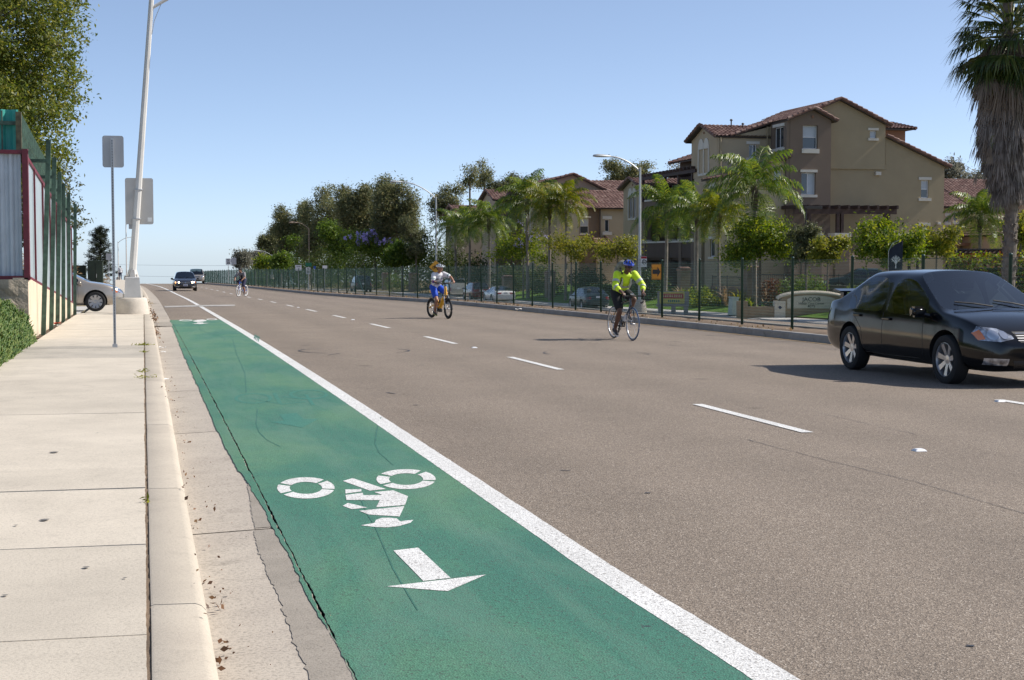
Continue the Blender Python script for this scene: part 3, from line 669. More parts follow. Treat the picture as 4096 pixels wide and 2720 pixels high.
# ================================================================== left side of the road
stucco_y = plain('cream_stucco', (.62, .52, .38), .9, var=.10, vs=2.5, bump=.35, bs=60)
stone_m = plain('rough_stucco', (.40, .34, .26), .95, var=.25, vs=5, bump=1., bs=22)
galv = plain('galvanised', (.50, .51, .52), .45, .7, var=.10, vs=4)
corr_m = plain('blue_grey_sheet', (.52, .57, .61), .5, .15, var=.08, vs=3, bump=.05)
sheet_m = plain('pale_sheet', (.38, .44, .47), .45, .15, var=.06, vs=1.2)
maroon = plain('maroon_steel', (.15, .022, .035), .55, var=.2, vs=6)
green_st = plain('green_steel', (.050, .095, .065), .55, var=.45, vs=9)
teal_sheet = plain('teal_sheet', (.03, .30, .25), .5, var=.22, vs=2.5)
pole_w = plain('white_pole', (.64, .62, .58), .5, var=.08, vs=1.5)
sign_back = plain('sign_back', (.44, .44, .45), .5, .35, var=.08, vs=2)
dark_hole = plain('dark_hole', (.02, .02, .02), .9)
# low wall with a framed sheet fence along it
w = empty('garden_wall', (-2.1, 29, 0), 0, 'cream stucco garden wall under the sheet metal fence beside the sidewalk', 'wall')
def wtop(y): return 1.18-(y-28.7)*.0563
mb = MB(); vs = []
for y in np.linspace(28.72, 47, 24): vs += [(-2.05, y, prof(y)-.1), (-2.05, y, wtop(y)), (-2.32, y, wtop(y)), (-2.32, y, prof(y)-.1)]
mb.add(vs, [(4*i+a, 4*i+(a+1) % 4, 4*i+4+(a+1) % 4, 4*i+4+a) for i in range(23) for a in range(4)]+[(0, 1, 2, 3), (92, 93, 94, 95)])
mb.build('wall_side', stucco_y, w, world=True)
mb = MB(); n = 30; vs = []
for i in range(n+1):
    x = -2.06-4.9*i/n
    for z in np.linspace(-.1, 1.15, 9): vs.append((x, 28.70-.05*mnoise.noise((x*4, z*5, 0)), z))
mb.add(vs, [(9*i+j, 9*i+j+1, 9*i+10+j, 9*i+9+j) for i in range(n) for j in range(8)])
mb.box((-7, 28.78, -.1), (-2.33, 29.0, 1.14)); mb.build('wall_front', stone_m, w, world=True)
fe = empty('sheet_metal_fence', (-2.1, 29, 1.2), 0, 'grey corrugated sheet fence with maroon frame and leaning green posts beside sidewalk', 'fence')
def corr(x0, x1, y, z0, z1, mb, pitch=.16, d=.045):
    n = int(abs(x1-x0)/pitch*8); vs = []
    for i in range(n+1):
        q = (i % 8)/8; o = 0 if q < .3 else ((q-.3)/.2 if q < .5 else (1 if q < .8 else 1-(q-.8)/.2)); x = x0+(x1-x0)*i/n
        vs += [(x, y-d*o, z0), (x, y-d*o, z1)]
    mb.add(vs, [(2*i, 2*i+2, 2*i+3, 2*i+1) for i in range(n)])
mb = MB(); corr(-6.6, -2.15, 28.86, 1.20, 3.45, mb); mb.build('corrugated_panel', corr_m, fe, world=True)
mb = MB(); mb.box((-6.6, 28.74, 1.15), (-2.02, 28.9, 1.215)); mb.box((-6.6, 28.74, 3.44), (-2.02, 28.9, 3.51)); mb.box((-2.12, 28.72, 1.13), (-2.02, 28.92, 3.53)); mb.build('maroon_frame', maroon, fe, world=True)
mb = MB(); corr(-6.6, -2.2, 29.12, 3.3, 4.27, mb, .26, .05); mb.build('teal_panel', teal_sheet, fe, world=True)
for x in (-2.48, -2.73, -2.98, -3.23, -3.48): MB().tube([(x, 29.0, 3.45), (x, 29.0, 4.24)], .016, 6).build('picket', green_st, fe, world=True)
MB().box((-6.6, 28.97, 3.98), (-2.2, 29.02, 4.05)).build('rail', green_st, fe, world=True)
MB().box((-2.235, 28.93, 3.3), (-2.135, 29.03, 4.22)).build('corner_post', plain('rusty_green_steel', (.10, .09, .05), .7, var=.6, vs=9), fe, world=True)
PY_ = [29.05, 31.3, 33.8, 36.3, 38.9, 41.6, 44.3, 46.9]
for i in range(7):
    a, b = PY_[i], PY_[i+1]
    za, zb = wtop(a)+.03, wtop(b)+.03
    MB().add([(-2.10, a, za), (-2.10, b, zb), (-2.10, b, zb+2.25), (-2.10, a, za+2.25), (-2.12, a, za), (-2.12, b, zb), (-2.12, b, zb+2.25), (-2.12, a, za+2.25)], [(0, 1, 2, 3), (4, 7, 6, 5), (3, 2, 6, 7), (0, 4, 5, 1)]).build('sheet_panel', sheet_m, fe, world=True)
    mb = MB()
    for dz in (0, 2.25): mb.add([(x, y, z+dz+q) for y, z in ((a, za), (b, zb)) for q in (-.035, .035) for x in (-2.14, -2.07)], [(0, 1, 3, 2), (4, 6, 7, 5), (0, 4, 5, 1), (2, 3, 7, 6), (0, 2, 6, 4), (1, 5, 7, 3)])
    mb.box((-2.145, b-.035, zb-.03), (-2.065, b+.035, zb+2.28)); mb.build('maroon_frame', maroon, fe, world=True)
    za2 = 4.22-(a-29)*.056
    for q in range(14):
        y = a+(b-a)*(q+.5)/14; MB().tube([(-2.2, y, wtop(y)+2.2), (-2.17, y, 4.24-(y-29)*.056)], .016, 5).build('picket', green_st, fe, world=True)
    mb = MB(); mb.tube([(-2.19, a, 3.9-(a-29)*.056), (-2.19, b, 3.9-(b-29)*.056)], .025, 4); mb.build('rail', green_st, fe, world=True)
for y, xt, zt in ((31.0, -1.68, 3.87), (33.66, -1.72, 3.69), (36.08, -1.74, 3.52), (38.76, -1.79, 3.38), (41.6, -1.80, 3.25), (45.2, -1.79, 3.11)):
    mb = MB(); a, b = (-1.95, y, prof(y)-.05), (xt-.10, y, zt)
    h = .045; mb.add([(p[0]+sx*h, p[1]+sy*h*.9, p[2]) for p in (a, b) for sx, sy in ((-1, -1), (1, -1), (1, 1), (-1, 1))], [(0, 3, 2, 1), (4, 5, 6, 7)]+[(q, (q+1) % 4, 4+(q+1) % 4, 4+q) for q in range(4)])
    mb.box((-2.2, y-.03, zt-.45), (xt-.10, y+.03, zt-.38)); mb.build('post', green_st, fe, world=True)
# ice plant on the bank in front of the wall
rng = np.random.default_rng(5); V, F = [], []
def ice_z(x, y): return prof(y)+.10+.50*max(0, min(1, (-2.2-x)/1.0))+.60*max(0, min(1, (-1.90-x)/.16))*max(.25, min(1, (y-14)/9))*(.85+.4*mnoise.noise((x*2.2, y*1.6, 3)))
for _ in range(21000):
    y = rng.uniform(12.5, 28.6); x = -1.91-1.6*rng.uniform()**1.5+.10*mnoise.noise((y*1.7, 0, 0))
    if y < 19 and x > -2.0-(19-y)*.10: continue
    if y > 28.3 and x > -2.2: continue
    z = ice_z(x, y)-.02-.10*rng.uniform(); az = rng.uniform(0, 2*PI); l = .075+.05*rng.uniform(); s = .012+.005*rng.uniform()
    d = np.array([math.cos(az)*.55, math.sin(az)*.55, .55+.6*rng.uniform()]); d += np.array([.25, -.1, 0]); d /= np.linalg.norm(d); sd = np.array([-math.sin(az), math.cos(az), 0])*s; o = np.array([x, y, z]); t2 = np.array([math.cos(az), math.sin(az), 0])*s
    b = len(V); V += [o-sd, o+sd, o+t2, o+d*l*.6-sd*1.1, o+d*l*.6+sd*1.1, o+d*l*.6+t2*1.1, o+d*l]
    F += [(b, b+1, b+4), (b, b+4, b+3), (b+1, b+2, b+5), (b+1, b+5, b+4), (b+2, b, b+3), (b+2, b+3, b+5), (b+3, b+4, b+6), (b+4, b+5, b+6), (b+5, b+3, b+6)]
o = npmesh('ice_plant', V, F, M_['leaf_iceplant']); tag(o, 'dense green ice plant spilling over the bank below the wall', 'ground cover', kind='stuff')

# trees on the left
def T(x, y): return Vector((x, y, left_ground(x, y)))
tree('broadleaf_tree', Vector((-8.0, 51, .6)), [(0, 0, 8.6, 6.3, 6, 5.6), (2.6, -1, 5.2, 3.4, 3.5, 2.6), (4.0, -1.5, 9.2, 2.4, 3, 2.5), (-3, 0, 7, 5, 4, 4), (3.6, -1, 3.9, 1.9, 2, 1.4), (4.6, 0, 6.6, 1.7, 2, 1.4), (2, 0, 12.5, 4.4, 3, 3)], M_['leaf_tree_left'], 5200, 44, .125, .20,
     'tall leafy green tree rising behind the sheet metal fence', tr=.34, seed=3, n_limb=90, bark=bark_g, gap=.13, bias=.30, up=.4, asp=.5, gs=.8)
tree('olive_tree', T(-5.0, 64), [(0, 0, 4.1, 2.5, 2.3, 2.1), (.9, 0, 3.1, 1.9, 1.5, 1.2), (.8, 0, 5.3, 1.5, 1.5, 1.1)], M_['leaf_olive'], 420, 26, .16, .20,
     'grey-green olive tree behind the far end of the sheet fence', tr=.14, seed=4, n_limb=30, gap=.1)
# pine
rng = np.random.default_rng(8)
t = empty('pine_tree', T(-3.0, 112), 0, 'slim dark pine tree standing by the sidewalk beyond the driveway', 'tree')
mb = MB().tube([(0, 0, -.2), (0, 0, 2), (.05, 0, 4.4)], [.10, .07, .015], 7); P = []
for i in range(46):
    z = .6+3.5*i/46; r = 1.25*(1-(z-.5)/4.2)**.7*(.65+.6*rng.uniform()); az = i*2.4
    e = Vector((math.cos(az)*r, math.sin(az)*r, z+.22*r+.1)); mb.tube([(0, 0, z), e], [.025, .008], 4, cap=False)
    for q in np.linspace(.35, 1.08, 9): P.append(np.array(Vector((0, 0, z)).lerp(e, q)))
mb.build('trunk', bark_b, t)
P = np.array(P); P = np.repeat(P, 16, 0)+rng.normal(size=(len(P)*16, 3))*.09; V, F = leaves(P, .26, rng, 1.2, .16); npmesh('crown', V, F, M_['leaf_pine'], t)
# dry brush on the bank
def brush(name, c, r, n, size, mat, label, cat='bush', group=None, seed=1, asp=.2, up=1.0, stems=10, flat=1., bark=None):
    rng = np.random.default_rng(seed); t = empty(name, c, 0, label, cat, group); mb = MB()
    C = shell_pts([(0, 0, r[2]*.55, r[0], r[1], r[2]*.6)], max(20, n//22), rng, .4)
    for p in C[:stems]: limb(mb, (p[0]*.15, p[1]*.15, -.1), p, .025, .006, rng, .08, 4, 4)
    mb.build('stems', bark or bark_b, t)
    P = np.repeat(C, 22, 0); P = P+rng.normal(size=P.shape)*np.array([r[0], r[1], r[2]])*.13; P[:, 2] = np.maximum(P[:, 2], .02)
    V, F = leaves(P, size, rng, up, asp); npmesh('foliage', V, F, mat, t); return t
brush('dry_bush', T(-5.6, 78), (2.2, 2.6, 1.7), 2600, .22, M_['leaf_dry'], 'tan dried-out bush on the slope behind the green cabinets', seed=3)
brush('dry_bush', T(-9.5, 80), (3.2, 2.6, 2.2), 2600, .22, M_['leaf_dry'], 'wide tan dried-out scrub further up the slope left of cabinets', seed=4)
brush('roadside_weed', T(-2.4, 92), (.7, 1.6, .7), 700, .18, M_['leaf_dry'], 'low dry weeds at the foot of the green cabinets', 'weeds', seed=5)
brush('kerb_weed', Vector((-.02, 56, prof(56)+.05)), (.3, .9, .35), 300, .10, M_['leaf_dry'], 'dry weeds at the kerb just behind the lamp base', 'weeds', seed=6, stems=4)
# weeds in the joint
rng = np.random.default_rng(9); V, F = [], []
for (x, y, r, n, mt) in ((-.01, 26.2, .07, 90, 0), (-.01, 19.6, .04, 25, 0), (-.005, 18.6, .08, 40, 0), (-.005, 24, .04, 20, 0), (0, 8.9, .02, 10, 0)):
    P = np.array([x, y, prof(y)+.145])+rng.normal(size=(n, 3))*np.array([r, r*1.4, .012])
    v, f = leaves(P, .06, rng, .8, .25); F += (f+len(V)).tolist(); V += v.tolist()
o = npmesh('joint_weeds', V, F, M_['leaf_yellow']); tag(o, 'small weeds growing in the joint between kerb and sidewalk', 'weeds', kind='stuff')
# leaf litter in the gutter and by the wall
V, F = [], []
def litter(c, sx, sy, n, s):
    global V, F
    P = np.stack([rng.normal(c[0], sx, n), rng.normal(c[1], sy, n), np.zeros(n)], 1)
    P[:, 2] = [gz(p[0], p[1])+.005+.02*rng.uniform() if p[0] > .23 else prof(p[1])+.15 for p in P]
    v, f = leaves(P, s*.8, rng, .3, .6, .6); F += (f+len(V)).tolist(); V += v.tolist()
for u, v, n in ((835, 2040, 4), (845, 2420, 10), (860, 2600, 9), (870, 2670, 5), (740, 1935, 5), (752, 2040, 5), (756, 2085, 4), (740, 1775, 3), (832, 2350, 6), (775, 2120, 3), (890, 2380, 4), (672, 1602, 8)):
    p = at_ground(u, v); litter((max(p.x, .27), p.y), .03, .06, n, .032)
litter((.30, 47), .05, 3.4, 170, .07); litter((.29, 36), .03, 2.5, 70, .05); litter((.3, 15), .05, 5, 60, .025); litter((.45, 9), .12, 4, 40, .014)
o = npmesh('leaf_litter', V, F, M_['leaf_brown']); tag(o, 'brown fallen leaves and twigs lying in the gutter', 'leaf litter', kind='stuff')
# scraps of litter
paper = plain('white_paper', (.75, .75, .73), .8)
def scrap(x, y, z, s, label, seed, mat=None):
    bm = bmesh.new(); bmesh.ops.create_grid(bm, x_segments=5, y_segments=5, size=s)
    for v in bm.verts: v.co.z = .5*s*mnoise.noise((v.co.x/s*1.3+seed, v.co.y/s*1.3, seed))+.4*s
    mb = MB(); mb.addbm(bm); o = mb.build('paper_scrap', mat or paper); o.location = (x, y, z); o.rotation_euler = (0, 0, seed); tag(o, label, 'litter'); return o
p = at_ground(648, 1394); scrap(p.x, p.y, p.z, .055, 'crumpled white paper in the gutter nearest the sign post', 1.)
p = at_ground(652, 1410); scrap(p.x, p.y, p.z, .04, 'small white paper scrap just before the crumpled one in the gutter', 2.)
p = at_ground(664, 1520); scrap(p.x, p.y, p.z, .04, 'torn white scrap in the gutter beside the cracked sidewalk joint', 3.)
scrap(-1.98, 35.2, prof(35)+.13, .10, 'white plastic bag at the foot of the fence posts', 4.)
scrap(-1.97, 35.8, prof(35)+.16, .09, 'red crumpled wrapper at the foot of the fence posts', 5., plain('red_wrapper', (.45, .06, .03), .5))

# sign on perforated post, seen from behind
def rrect(x0, z0, x1, z1, r, n=5):
    P = []
    for cx, cz, a in ((x1-r, z1-r, 0), (x0+r, z1-r, 90), (x0+r, z0+r, 180), (x1-r, z0+r, 270)):
        for i in range(n+1): P.append((cx+r*math.cos(R(a+90*i/n)), cz+r*math.sin(R(a+90*i/n))))
    return P
sp = empty('sign_post', (-.47, 25.53, .05), 0, 'perforated metal post with the blank grey back of a parking sign', 'sign')
mb = MB(); mb.box((-.022, -.018, -.1), (.022, -.012, 3.46)); mb.box((-.022, -.012, -.1), (-.016, .02, 3.46)); mb.box((.016, -.012, -.1), (.022, .02, 3.46)); mb.build('post', galv, sp)
mb = MB()
for i in range(134): mb.prism([(.009*math.cos(PI/3*k), .04+.0254*i+.009*math.sin(PI/3*k)) for k in range(6)], -.0195, -.0175)
mb.build('post_holes', dark_hole, sp)
mb = MB().prism(rrect(-.155, 2.98, .185, 3.50, .04), .022, .028); mb.build('sign_plate', sign_back, sp)
mb = MB(); mb.box((-.04, -.03, .0), (.04, .03, .07)); mb.build('post_sleeve', galv, sp)

# lamp post with concrete base and large sign backs
L0 = Vector((-.33, 45.2, prof(45)+.13))
lp = empty('street_lamp', L0, 0, 'tall white octagonal lamp post on a concrete base at the sidewalk edge', 'street lamp')
mb = MB().lathe([(.50, -.15), (.485, .06), (.47, .22), (.45, .36), (.425, .45), (.39, .485), (.34, .49)], 40); 
for i, v in enumerate(mb.v): mb.v[i] = (v[0]*(1+.015*mnoise.noise((v[0]*4, v[1]*4, v[2]*6))), v[1]*(1+.015*mnoise.noise((v[0]*4, v[1]*4, v[2]*6))), v[2])
mb.build('concrete_base', conc_base, lp, smooth=True)
def frus(mb, c, w0, w1, z0, z1, n=4, a0=PI/4):
    vs = [(c[0]+w*math.cos(a0+2*PI*i/n), c[1]+w*math.sin(a0+2*PI*i/n), z) for w, z in ((w0, z0), (w1, z1)) for i in range(n)]
    mb.add(vs, [tuple(range(n))[::-1], tuple(range(n, 2*n))]+[(i, (i+1) % n, n+(i+1) % n, n+i) for i in range(n)])
mb = MB(); frus(mb, (.02, 0), .335, .285, .49, 1.06); frus(mb, (.02, 0), .345, .345, .488, .53); frus(mb, (.02, 0), .29, .27, 1.06, 1.09); mb.build('metal_base', plain('aluminium_cast', (.58, .57, .55), .5, .2, var=.1, vs=3), lp)
mb = MB()
for sx in (-.12, .12):
    for sy in (-.12, .12): mb.tube([(.02+sx, sy, 1.09), (.02+sx, sy, 1.17)], .028, 6)
frus(mb, (.03, 0), .19, .13, 1.09, 1.30, 8, PI/8); mb.build('anchor_bolts', plain('bolt_metal', (.45, .43, .40), .55, .4, var=.3), lp)
pb = Vector((.03, 0, 1.25)); pt = atY(606, 0, 45.2)-L0; pt = pb+(pt-pb)*1.25
mb = MB(); mb.tube([pb, pb.lerp(pt, .5), pt], [.108, .086, .062], 8); mb.build('pole', pole_w, lp)
arm0 = pb.lerp(pt, .775); armp = [arm0+Vector((2.6*s, 0, 1.05*math.sin(s*PI/2))) for s in np.linspace(0, 1, 9)]
MB().tube(armp, .045, 8).build('arm', pole_w, lp, smooth=True)
MB().tube([pb.lerp(pt, .70)+Vector((.08, -.02, 0)), pb.lerp(pt, .74)+Vector((.12, -.02, 0)), pb.lerp(pt, .79)+Vector((.30, -.02, .05)), pb.lerp(pt, .83)+Vector((.85, 0, .14))], .010, 5).build('brace_rod', galv, lp)
def cobra(mb, p, d, s=1.):
    d = Vector(d).normalized(); q = d.to_track_quat('X', 'Z').to_matrix()
    vs = []; P = [(-.05, .06, .05), (.1, .09, .07), (.3, .15, .085), (.55, .16, .09), (.7, .1, .06), (.74, .03, .02)]
    for x, w, h in P:
        for k in range(10): a = 2*PI*k/10; vs.append(Vector(p)+q @ Vector((x*s, w*s*math.cos(a), (h*math.sin(a) if math.sin(a) > 0 else .55*h*math.sin(a))*s)))
    mb.add(vs, [(10*i+k, 10*i+(k+1) % 10, 10*i+10+(k+1) % 10, 10*i+10+k) for i in range(5) for k in range(10)]+[tuple(range(10))[::-1], tuple(range(50, 60))])
mb = MB(); cobra(mb, armp[-1], (1, 0, .05)); mb.build('lamp_head', pole_w, lp, smooth=True)
s0, s1 = atY(502, 897, 45.34)-L0, atY(612, 713, 45.34)-L0
MB().prism(rrect(s0.x, s0.z, s1.x, s1.z, .06), .14, .15).build('sign_plate', plain('sign_back_pale', (.54, .52, .49), .5, .2, var=.06, vs=1.5), lp)
s2, s3 = atY(515, 916, 45.36)-L0, atY(533, 890, 45.36)-L0
MB().prism(rrect(s2.x, s2.z, s3.x, s3.z, .02), .155, .162).build('small_plate', sign_back, lp)
for z in (.12, .75):
    c = pb.lerp(pt, (s0.z+z*(s1.z-s0.z)-pb.z)/(pt.z-pb.z)); mb = MB().tube([c+Vector((0, 0, -.012)), c+Vector((0, 0, .012))], .135, 12); mb.box((c.x-.10, .09, c.z-.014), (c.x+.10, .138, c.z+.014)); mb.build('clamp', galv, lp)
MB().box((s1.x-.17, .135, s0.z+.08), (s1.x-.05, .139, s0.z+.20)).build('sticker', paper, lp)

# green utility cabinets beyond the driveway
cab = plain('dark_green_metal', (.030, .045, .026), .55, var=.15, vs=3)
def cabinet(x0, x1, y, h, label, lid=.05, d=.7):
    z = left_ground(x0, y)-.05; t = empty('utility_cabinet', ((x0+x1)/2, y, z), 0, label, 'cabinet', 'green cabinets past the driveway'); w = (x1-x0)/2
    MB().bbox((0, d/2, h/2), (2*w, d, h), .02).build('body', cab, t); MB().bbox((0, d/2, h+lid/2), (2*w+.04, d+.04, lid), .015).build('lid', cab, t)
    MB().box((-.012, -.012, .1), (.012, -.002, h-.08)).build('door_seam', dark_hole, t); MB().tube([(.06, -.03, h*.5), (.06, -.03, h*.62)], .012, 6).build('handle', galv, t)
    return t
cabinet(-2.78, -2.02, 80, 1.66, 'tallest dark green utility cabinet nearest the road', d=1.)
cabinet(-3.62, -2.9, 81, 1.42, 'medium dark green utility cabinet left of the tallest one', d=.8)
cabinet(-4.5, -3.7, 82.5, 1.0, 'low dark green utility cabinet leftmost of the three', d=.8)
cabinet(-3.2, -2.84, 79.3, .9, 'small dark green pedestal box standing in front of cabinets', d=.4)

# far lamp posts, sign backs and wires on the left
def lamp(name, base, H, arm, label, mat, head=1., base_c=True, r=.09, rise=.9, cat='street lamp', group='street lamps along the road', lean=(0, 0)):
    t = empty(name, base, 0, label, cat, group)
    if base_c: MB().lathe([(.34, -.3), (.33, .3), (.27, .52), (.2, .55)], 16).build('concrete_base', conc_base, t, smooth=True)
    top = Vector((lean[0], lean[1], H)); MB().tube([(0, 0, .3 if base_c else -.3), top*.5, top], [r, r*.8, r*.6], 8).build('pole', mat, t)
    P = [top+Vector((arm[0]*s, arm[1]*s, -.25+rise*math.sin(s*PI/2)**.8)) for s in np.linspace(0, 1, 9)]
    MB().tube(P, [r*.5]*8+[r*.4], 6).build('arm', mat, t, smooth=True)
    mb = MB(); cobra(mb, P[-1], (arm[0], arm[1], .03), head); mb.build('lamp_head', mat, t, smooth=True)
    MB().box((-.03, -r-.03, .9), (.05, -r*.6, 1.15)).build('hand_hole', galv, t)
    return t
p = atY(507, 1123, 190); lamp('street_lamp', Vector((p.x, 190, left_ground(p.x, 190))), 7.0, (2.1, 0), 'distant white street lamp just left of the big lamp post', pole_w)
p = atY(474, 1123, 235); lamp('street_lamp', Vector((p.x, 235, left_ground(p.x, 235))), 5.9, (1.8, 0), 'farthest white street lamp beyond the pine tree', pole_w)
def sign_at(name, u0, v0, u1, v1, Y, zb, label, mat=None, post=None, cat='sign', group=None, t=.012, draw=None, postw=.025):
    a, b = atY(u0, v1, Y), atY(u1, v0, Y); cx = (a.x+b.x)/2; e = empty(name, (cx, Y, zb), 0, label, cat, group)
    MB().prism(rrect(a.x-cx, a.z-zb, b.x-cx, b.z-zb, .05*(b.x-a.x)), -t, 0).build('sign_plate', mat or sign_back, e)
    MB().tube([(0, .03, -.2), (0, .03, b.z-zb-.03)], postw, 6).build('post', post or galv, e)
    if draw: draw(e, a.x-cx, a.z-zb, b.x-cx, b.z-zb, -t-.004)
    return e
sign_at('road_sign', 424, 1014, 446, 1040, 104, left_ground(-3, 104), 'small grey sign back in front of the pine tree')
# overhead wires crossing the road far off
wire_m = plain('wire', (.26, .29, .33), .6)
def far_pole(x, label):
    t = empty('utility_pole', (x, 300, left_ground(-3, 300) if x < 0 else gz(10, 300)), 0, label, 'utility pole'); MB().tube([(0, 0, -2), (0, 0, 9)], [.16, .12], 8).build('pole', bark_b, t); MB().box((-1.1, -.06, 7.6), (1.1, .06, 7.75)).build('crossarm', bark_b, t)
for k, (v0, v1, sg) in enumerate(((1090, 1105, .5), (1048, 1056, .5))):
    a, b = atY(60, v0, 300), atY(1500, v1, 300); pts = [a.lerp(b, s)-Vector((0, 0, sg*4*s*(1-s))) for s in np.linspace(0, 1, 24)]
    o = MB().tube(pts, .022, 4).build('overhead_wire', wire_m); tag(o, ('lower' if k == 0 else 'upper faint')+' overhead wire spanning the road at the crest', 'wire')
# ================================================================== chain link fence on the median
fence_g = plain('green_vinyl', (.012, .052, .038), .45, var=.2, vs=4)
mf = empty('chain_link_fence', (14.2, 20, gz(14, 20)), 0, 'long green chain link fence on the median with many round posts', 'fence')
PH, PW = 1.54, 2.9
mb = MB(); wd, hh = .080, .036; n = int(PW/wd); ns = int(PH/hh)
for k in range(n):
    y0 = k*PW/n; dx = PW/n; vs = []; fs = []
    for i in range(ns+1):
        y = y0+(0 if i % 2 else dx)+(.0); z = .05+(PH-.05)*i/ns; x = .004*(1 if i % 2 else -1); r = .0034
        vs += [(x+r, y, z), (x-r*.6, y+r, z), (x-r*.6, y-r, z)]
    for i in range(ns):
        for j in range(3): fs.append((3*i+j, 3*i+(j+1) % 3, 3*i+3+(j+1) % 3, 3*i+3+j))
    mb.add(vs, fs)
mesh_panel = mb.mesh('wire_mesh', fence_g)
post_me = MB().lathe([(.033, -.1), (.033, 1.60), (.036, 1.602), (.034, 1.625), (.018, 1.64)], 10).mesh('post', fence_g, True)
braced = (20, 30, 39, 52)
def fpt(y): return Vector((fence_x(y), y, gz(fence_x(y)-.9, y)+.125))
org = Vector(mf.location)
for k in range(-8, 61):
    y0, y1 = 31.17+k*2.9, 31.17+(k+1)*2.9; a, b = fpt(y0), fpt(y1); d = b-a
    p = link('post', post_me, mf); p.location = a-org; p.rotation_euler = (R(.6)*math.sin(k*5.1), R(.8)*math.sin(k*3.3), 0)
    w_ = link('wire_mesh', mesh_panel, mf); w_.location = a-org
    w_.rotation_euler = (math.atan2(d.z, math.hypot(d.x, d.y)), 0, -math.atan2(d.x, d.y)); w_.scale = (1, d.length/PW, 1)
    if k % 3 == 0 or True:
        MB().tube([a-org+Vector((0, 0, 1.56)), b-org+Vector((0, 0, 1.56))], .004, 4, cap=False).build('top_wire', fence_g, mf)
for k in braced:
    y = 31.17+k*2.9; a = fpt(y)-org
    for s in (-1, 1):
        b = fpt(y+s*2.75)-org; MB().tube([a+Vector((0, 0, 1.5)), (a+b)/2+Vector((0, 0, .72)), b+Vector((0, 0, .05))], .022, 6).build('brace', fence_g, mf)
# text helper
def text_mesh(s, size, mat, name='lettering', ext=.002, bold=0., align='CENTER'):
    cu = bpy.data.curves.new('txt', 'FONT'); cu.body = s; cu.size = size; cu.align_x = align; cu.align_y = 'CENTER'; cu.extrude = ext; cu.offset = bold; cu.resolution_u = 3
    o = bpy.data.objects.new('txt', cu); COL.objects.link(o); dg = bpy.context.evaluated_depsgraph_get(); dg.update()
    me = bpy.data.meshes.new_from_object(o.evaluated_get(dg)); bpy.data.objects.remove(o); me.name = name; me.materials.clear(); me.materials.append(mat); return me
def put_text(parent, s, size, mat, loc, rz=0., bold=0., sx=1.):
    o = link('lettering', text_mesh(s, size, mat, bold=bold), parent); o.location = loc; o.rotation_euler = (PI/2, 0, rz); o.scale = (sx, 1, 1); return o
blk = plain('black_paint', (.02, .02, .02), .5); wht = plain('white_paint_sign', (.75, .75, .75), .5, var=.05)
org_ = plain('orange_sign', (.62, .25, .015), .5, var=.06); amber = plain('amber_sign', (.62, .30, .02), .5, var=.06)
red_p = plain('red_paint', (.35, .02, .03), .5); grn_sign = plain('green_sign', (.01, .14, .07), .5); blu_sign = plain('blue_sign', (.02, .08, .35), .5)
# orange arrow plate hung on the fence
p3 = fpt(31.17+3*2.9); Yp = p3.y-.07
a, b = atY(2606, 1118, Yp), atY(2645, 1056, Yp); e = empty('arrow_sign', (b.x-.20, Yp, p3.z), 0, 'orange square sign with black right arrow hung on the median fence', 'sign')
q = a-Vector(e.location), b-Vector(e.location); x0, z0, x1, z1 = q[0].x, q[0].z, q[1].x, q[1].z
MB().prism(rrect(x0, z0, x1, z1, .02), -.004, .004).build('sign_plate', org_, e)
W_, H_ = x1-x0, z1-z0
mb = MB(); f = lambda L: [(x0+W_*i, z0+H_*j) for i, j in L]
mb.prism(f([(.1, .36), (.6, .36), (.6, .18), (.92, .5), (.6, .82), (.6, .64), (.1, .64)]), -.009, -.007); mb.build('arrow', blk, e)
mb = MB()
for L in (((.03, .03), (.97, .05)), ((.03, .95), (.97, .97)), ((.03, .05), (.045, .95)), ((.955, .05), (.97, .95))): mb.prism(f([(L[0][0], L[0][1]), (L[1][0], L[0][1]), (L[1][0], L[1][1]), (L[0][0], L[1][1])]), -.009, -.007)
mb.build('border', blk, e)
# litter and clods along the median
rng = np.random.default_rng(31); V, F = [], []
for _ in range(420):
    y = rng.uniform(30, 140); x = fence_x(y)+rng.uniform(-.85, .1); P = np.array([[x, y, gz(fence_x(y)-.9, y)+.16]])
    v, f_ = leaves(P, rng.uniform(.04, .14), rng, .3, .6); F += (f_+len(V)).tolist(); V += v.tolist()
o = npmesh('median_debris', V, F, M_['leaf_dry']); tag(o, 'dry scraps and clods strewn on the median dirt', 'debris', kind='stuff')
for k, (u, v, Y) in enumerate(((2074, 1241, 0), (1255, 1161, 0), (1360, 1160, 0), (1150, 1153, 0), (1027, 1142, 0))):
    p = at_ground(u, v, .13); scrap(p.x, p.y, p.z, .10, ['white paper scrap lying against the median kerb near the road cyclist', 'pale scrap on the median dirt right of the speed sign', 'pale scrap on the median dirt left of the leaning brace', 'pale scrap on the median dirt behind the far cyclist', 'small pale scrap on the median just right of far cyclist'][k], 6.+k)
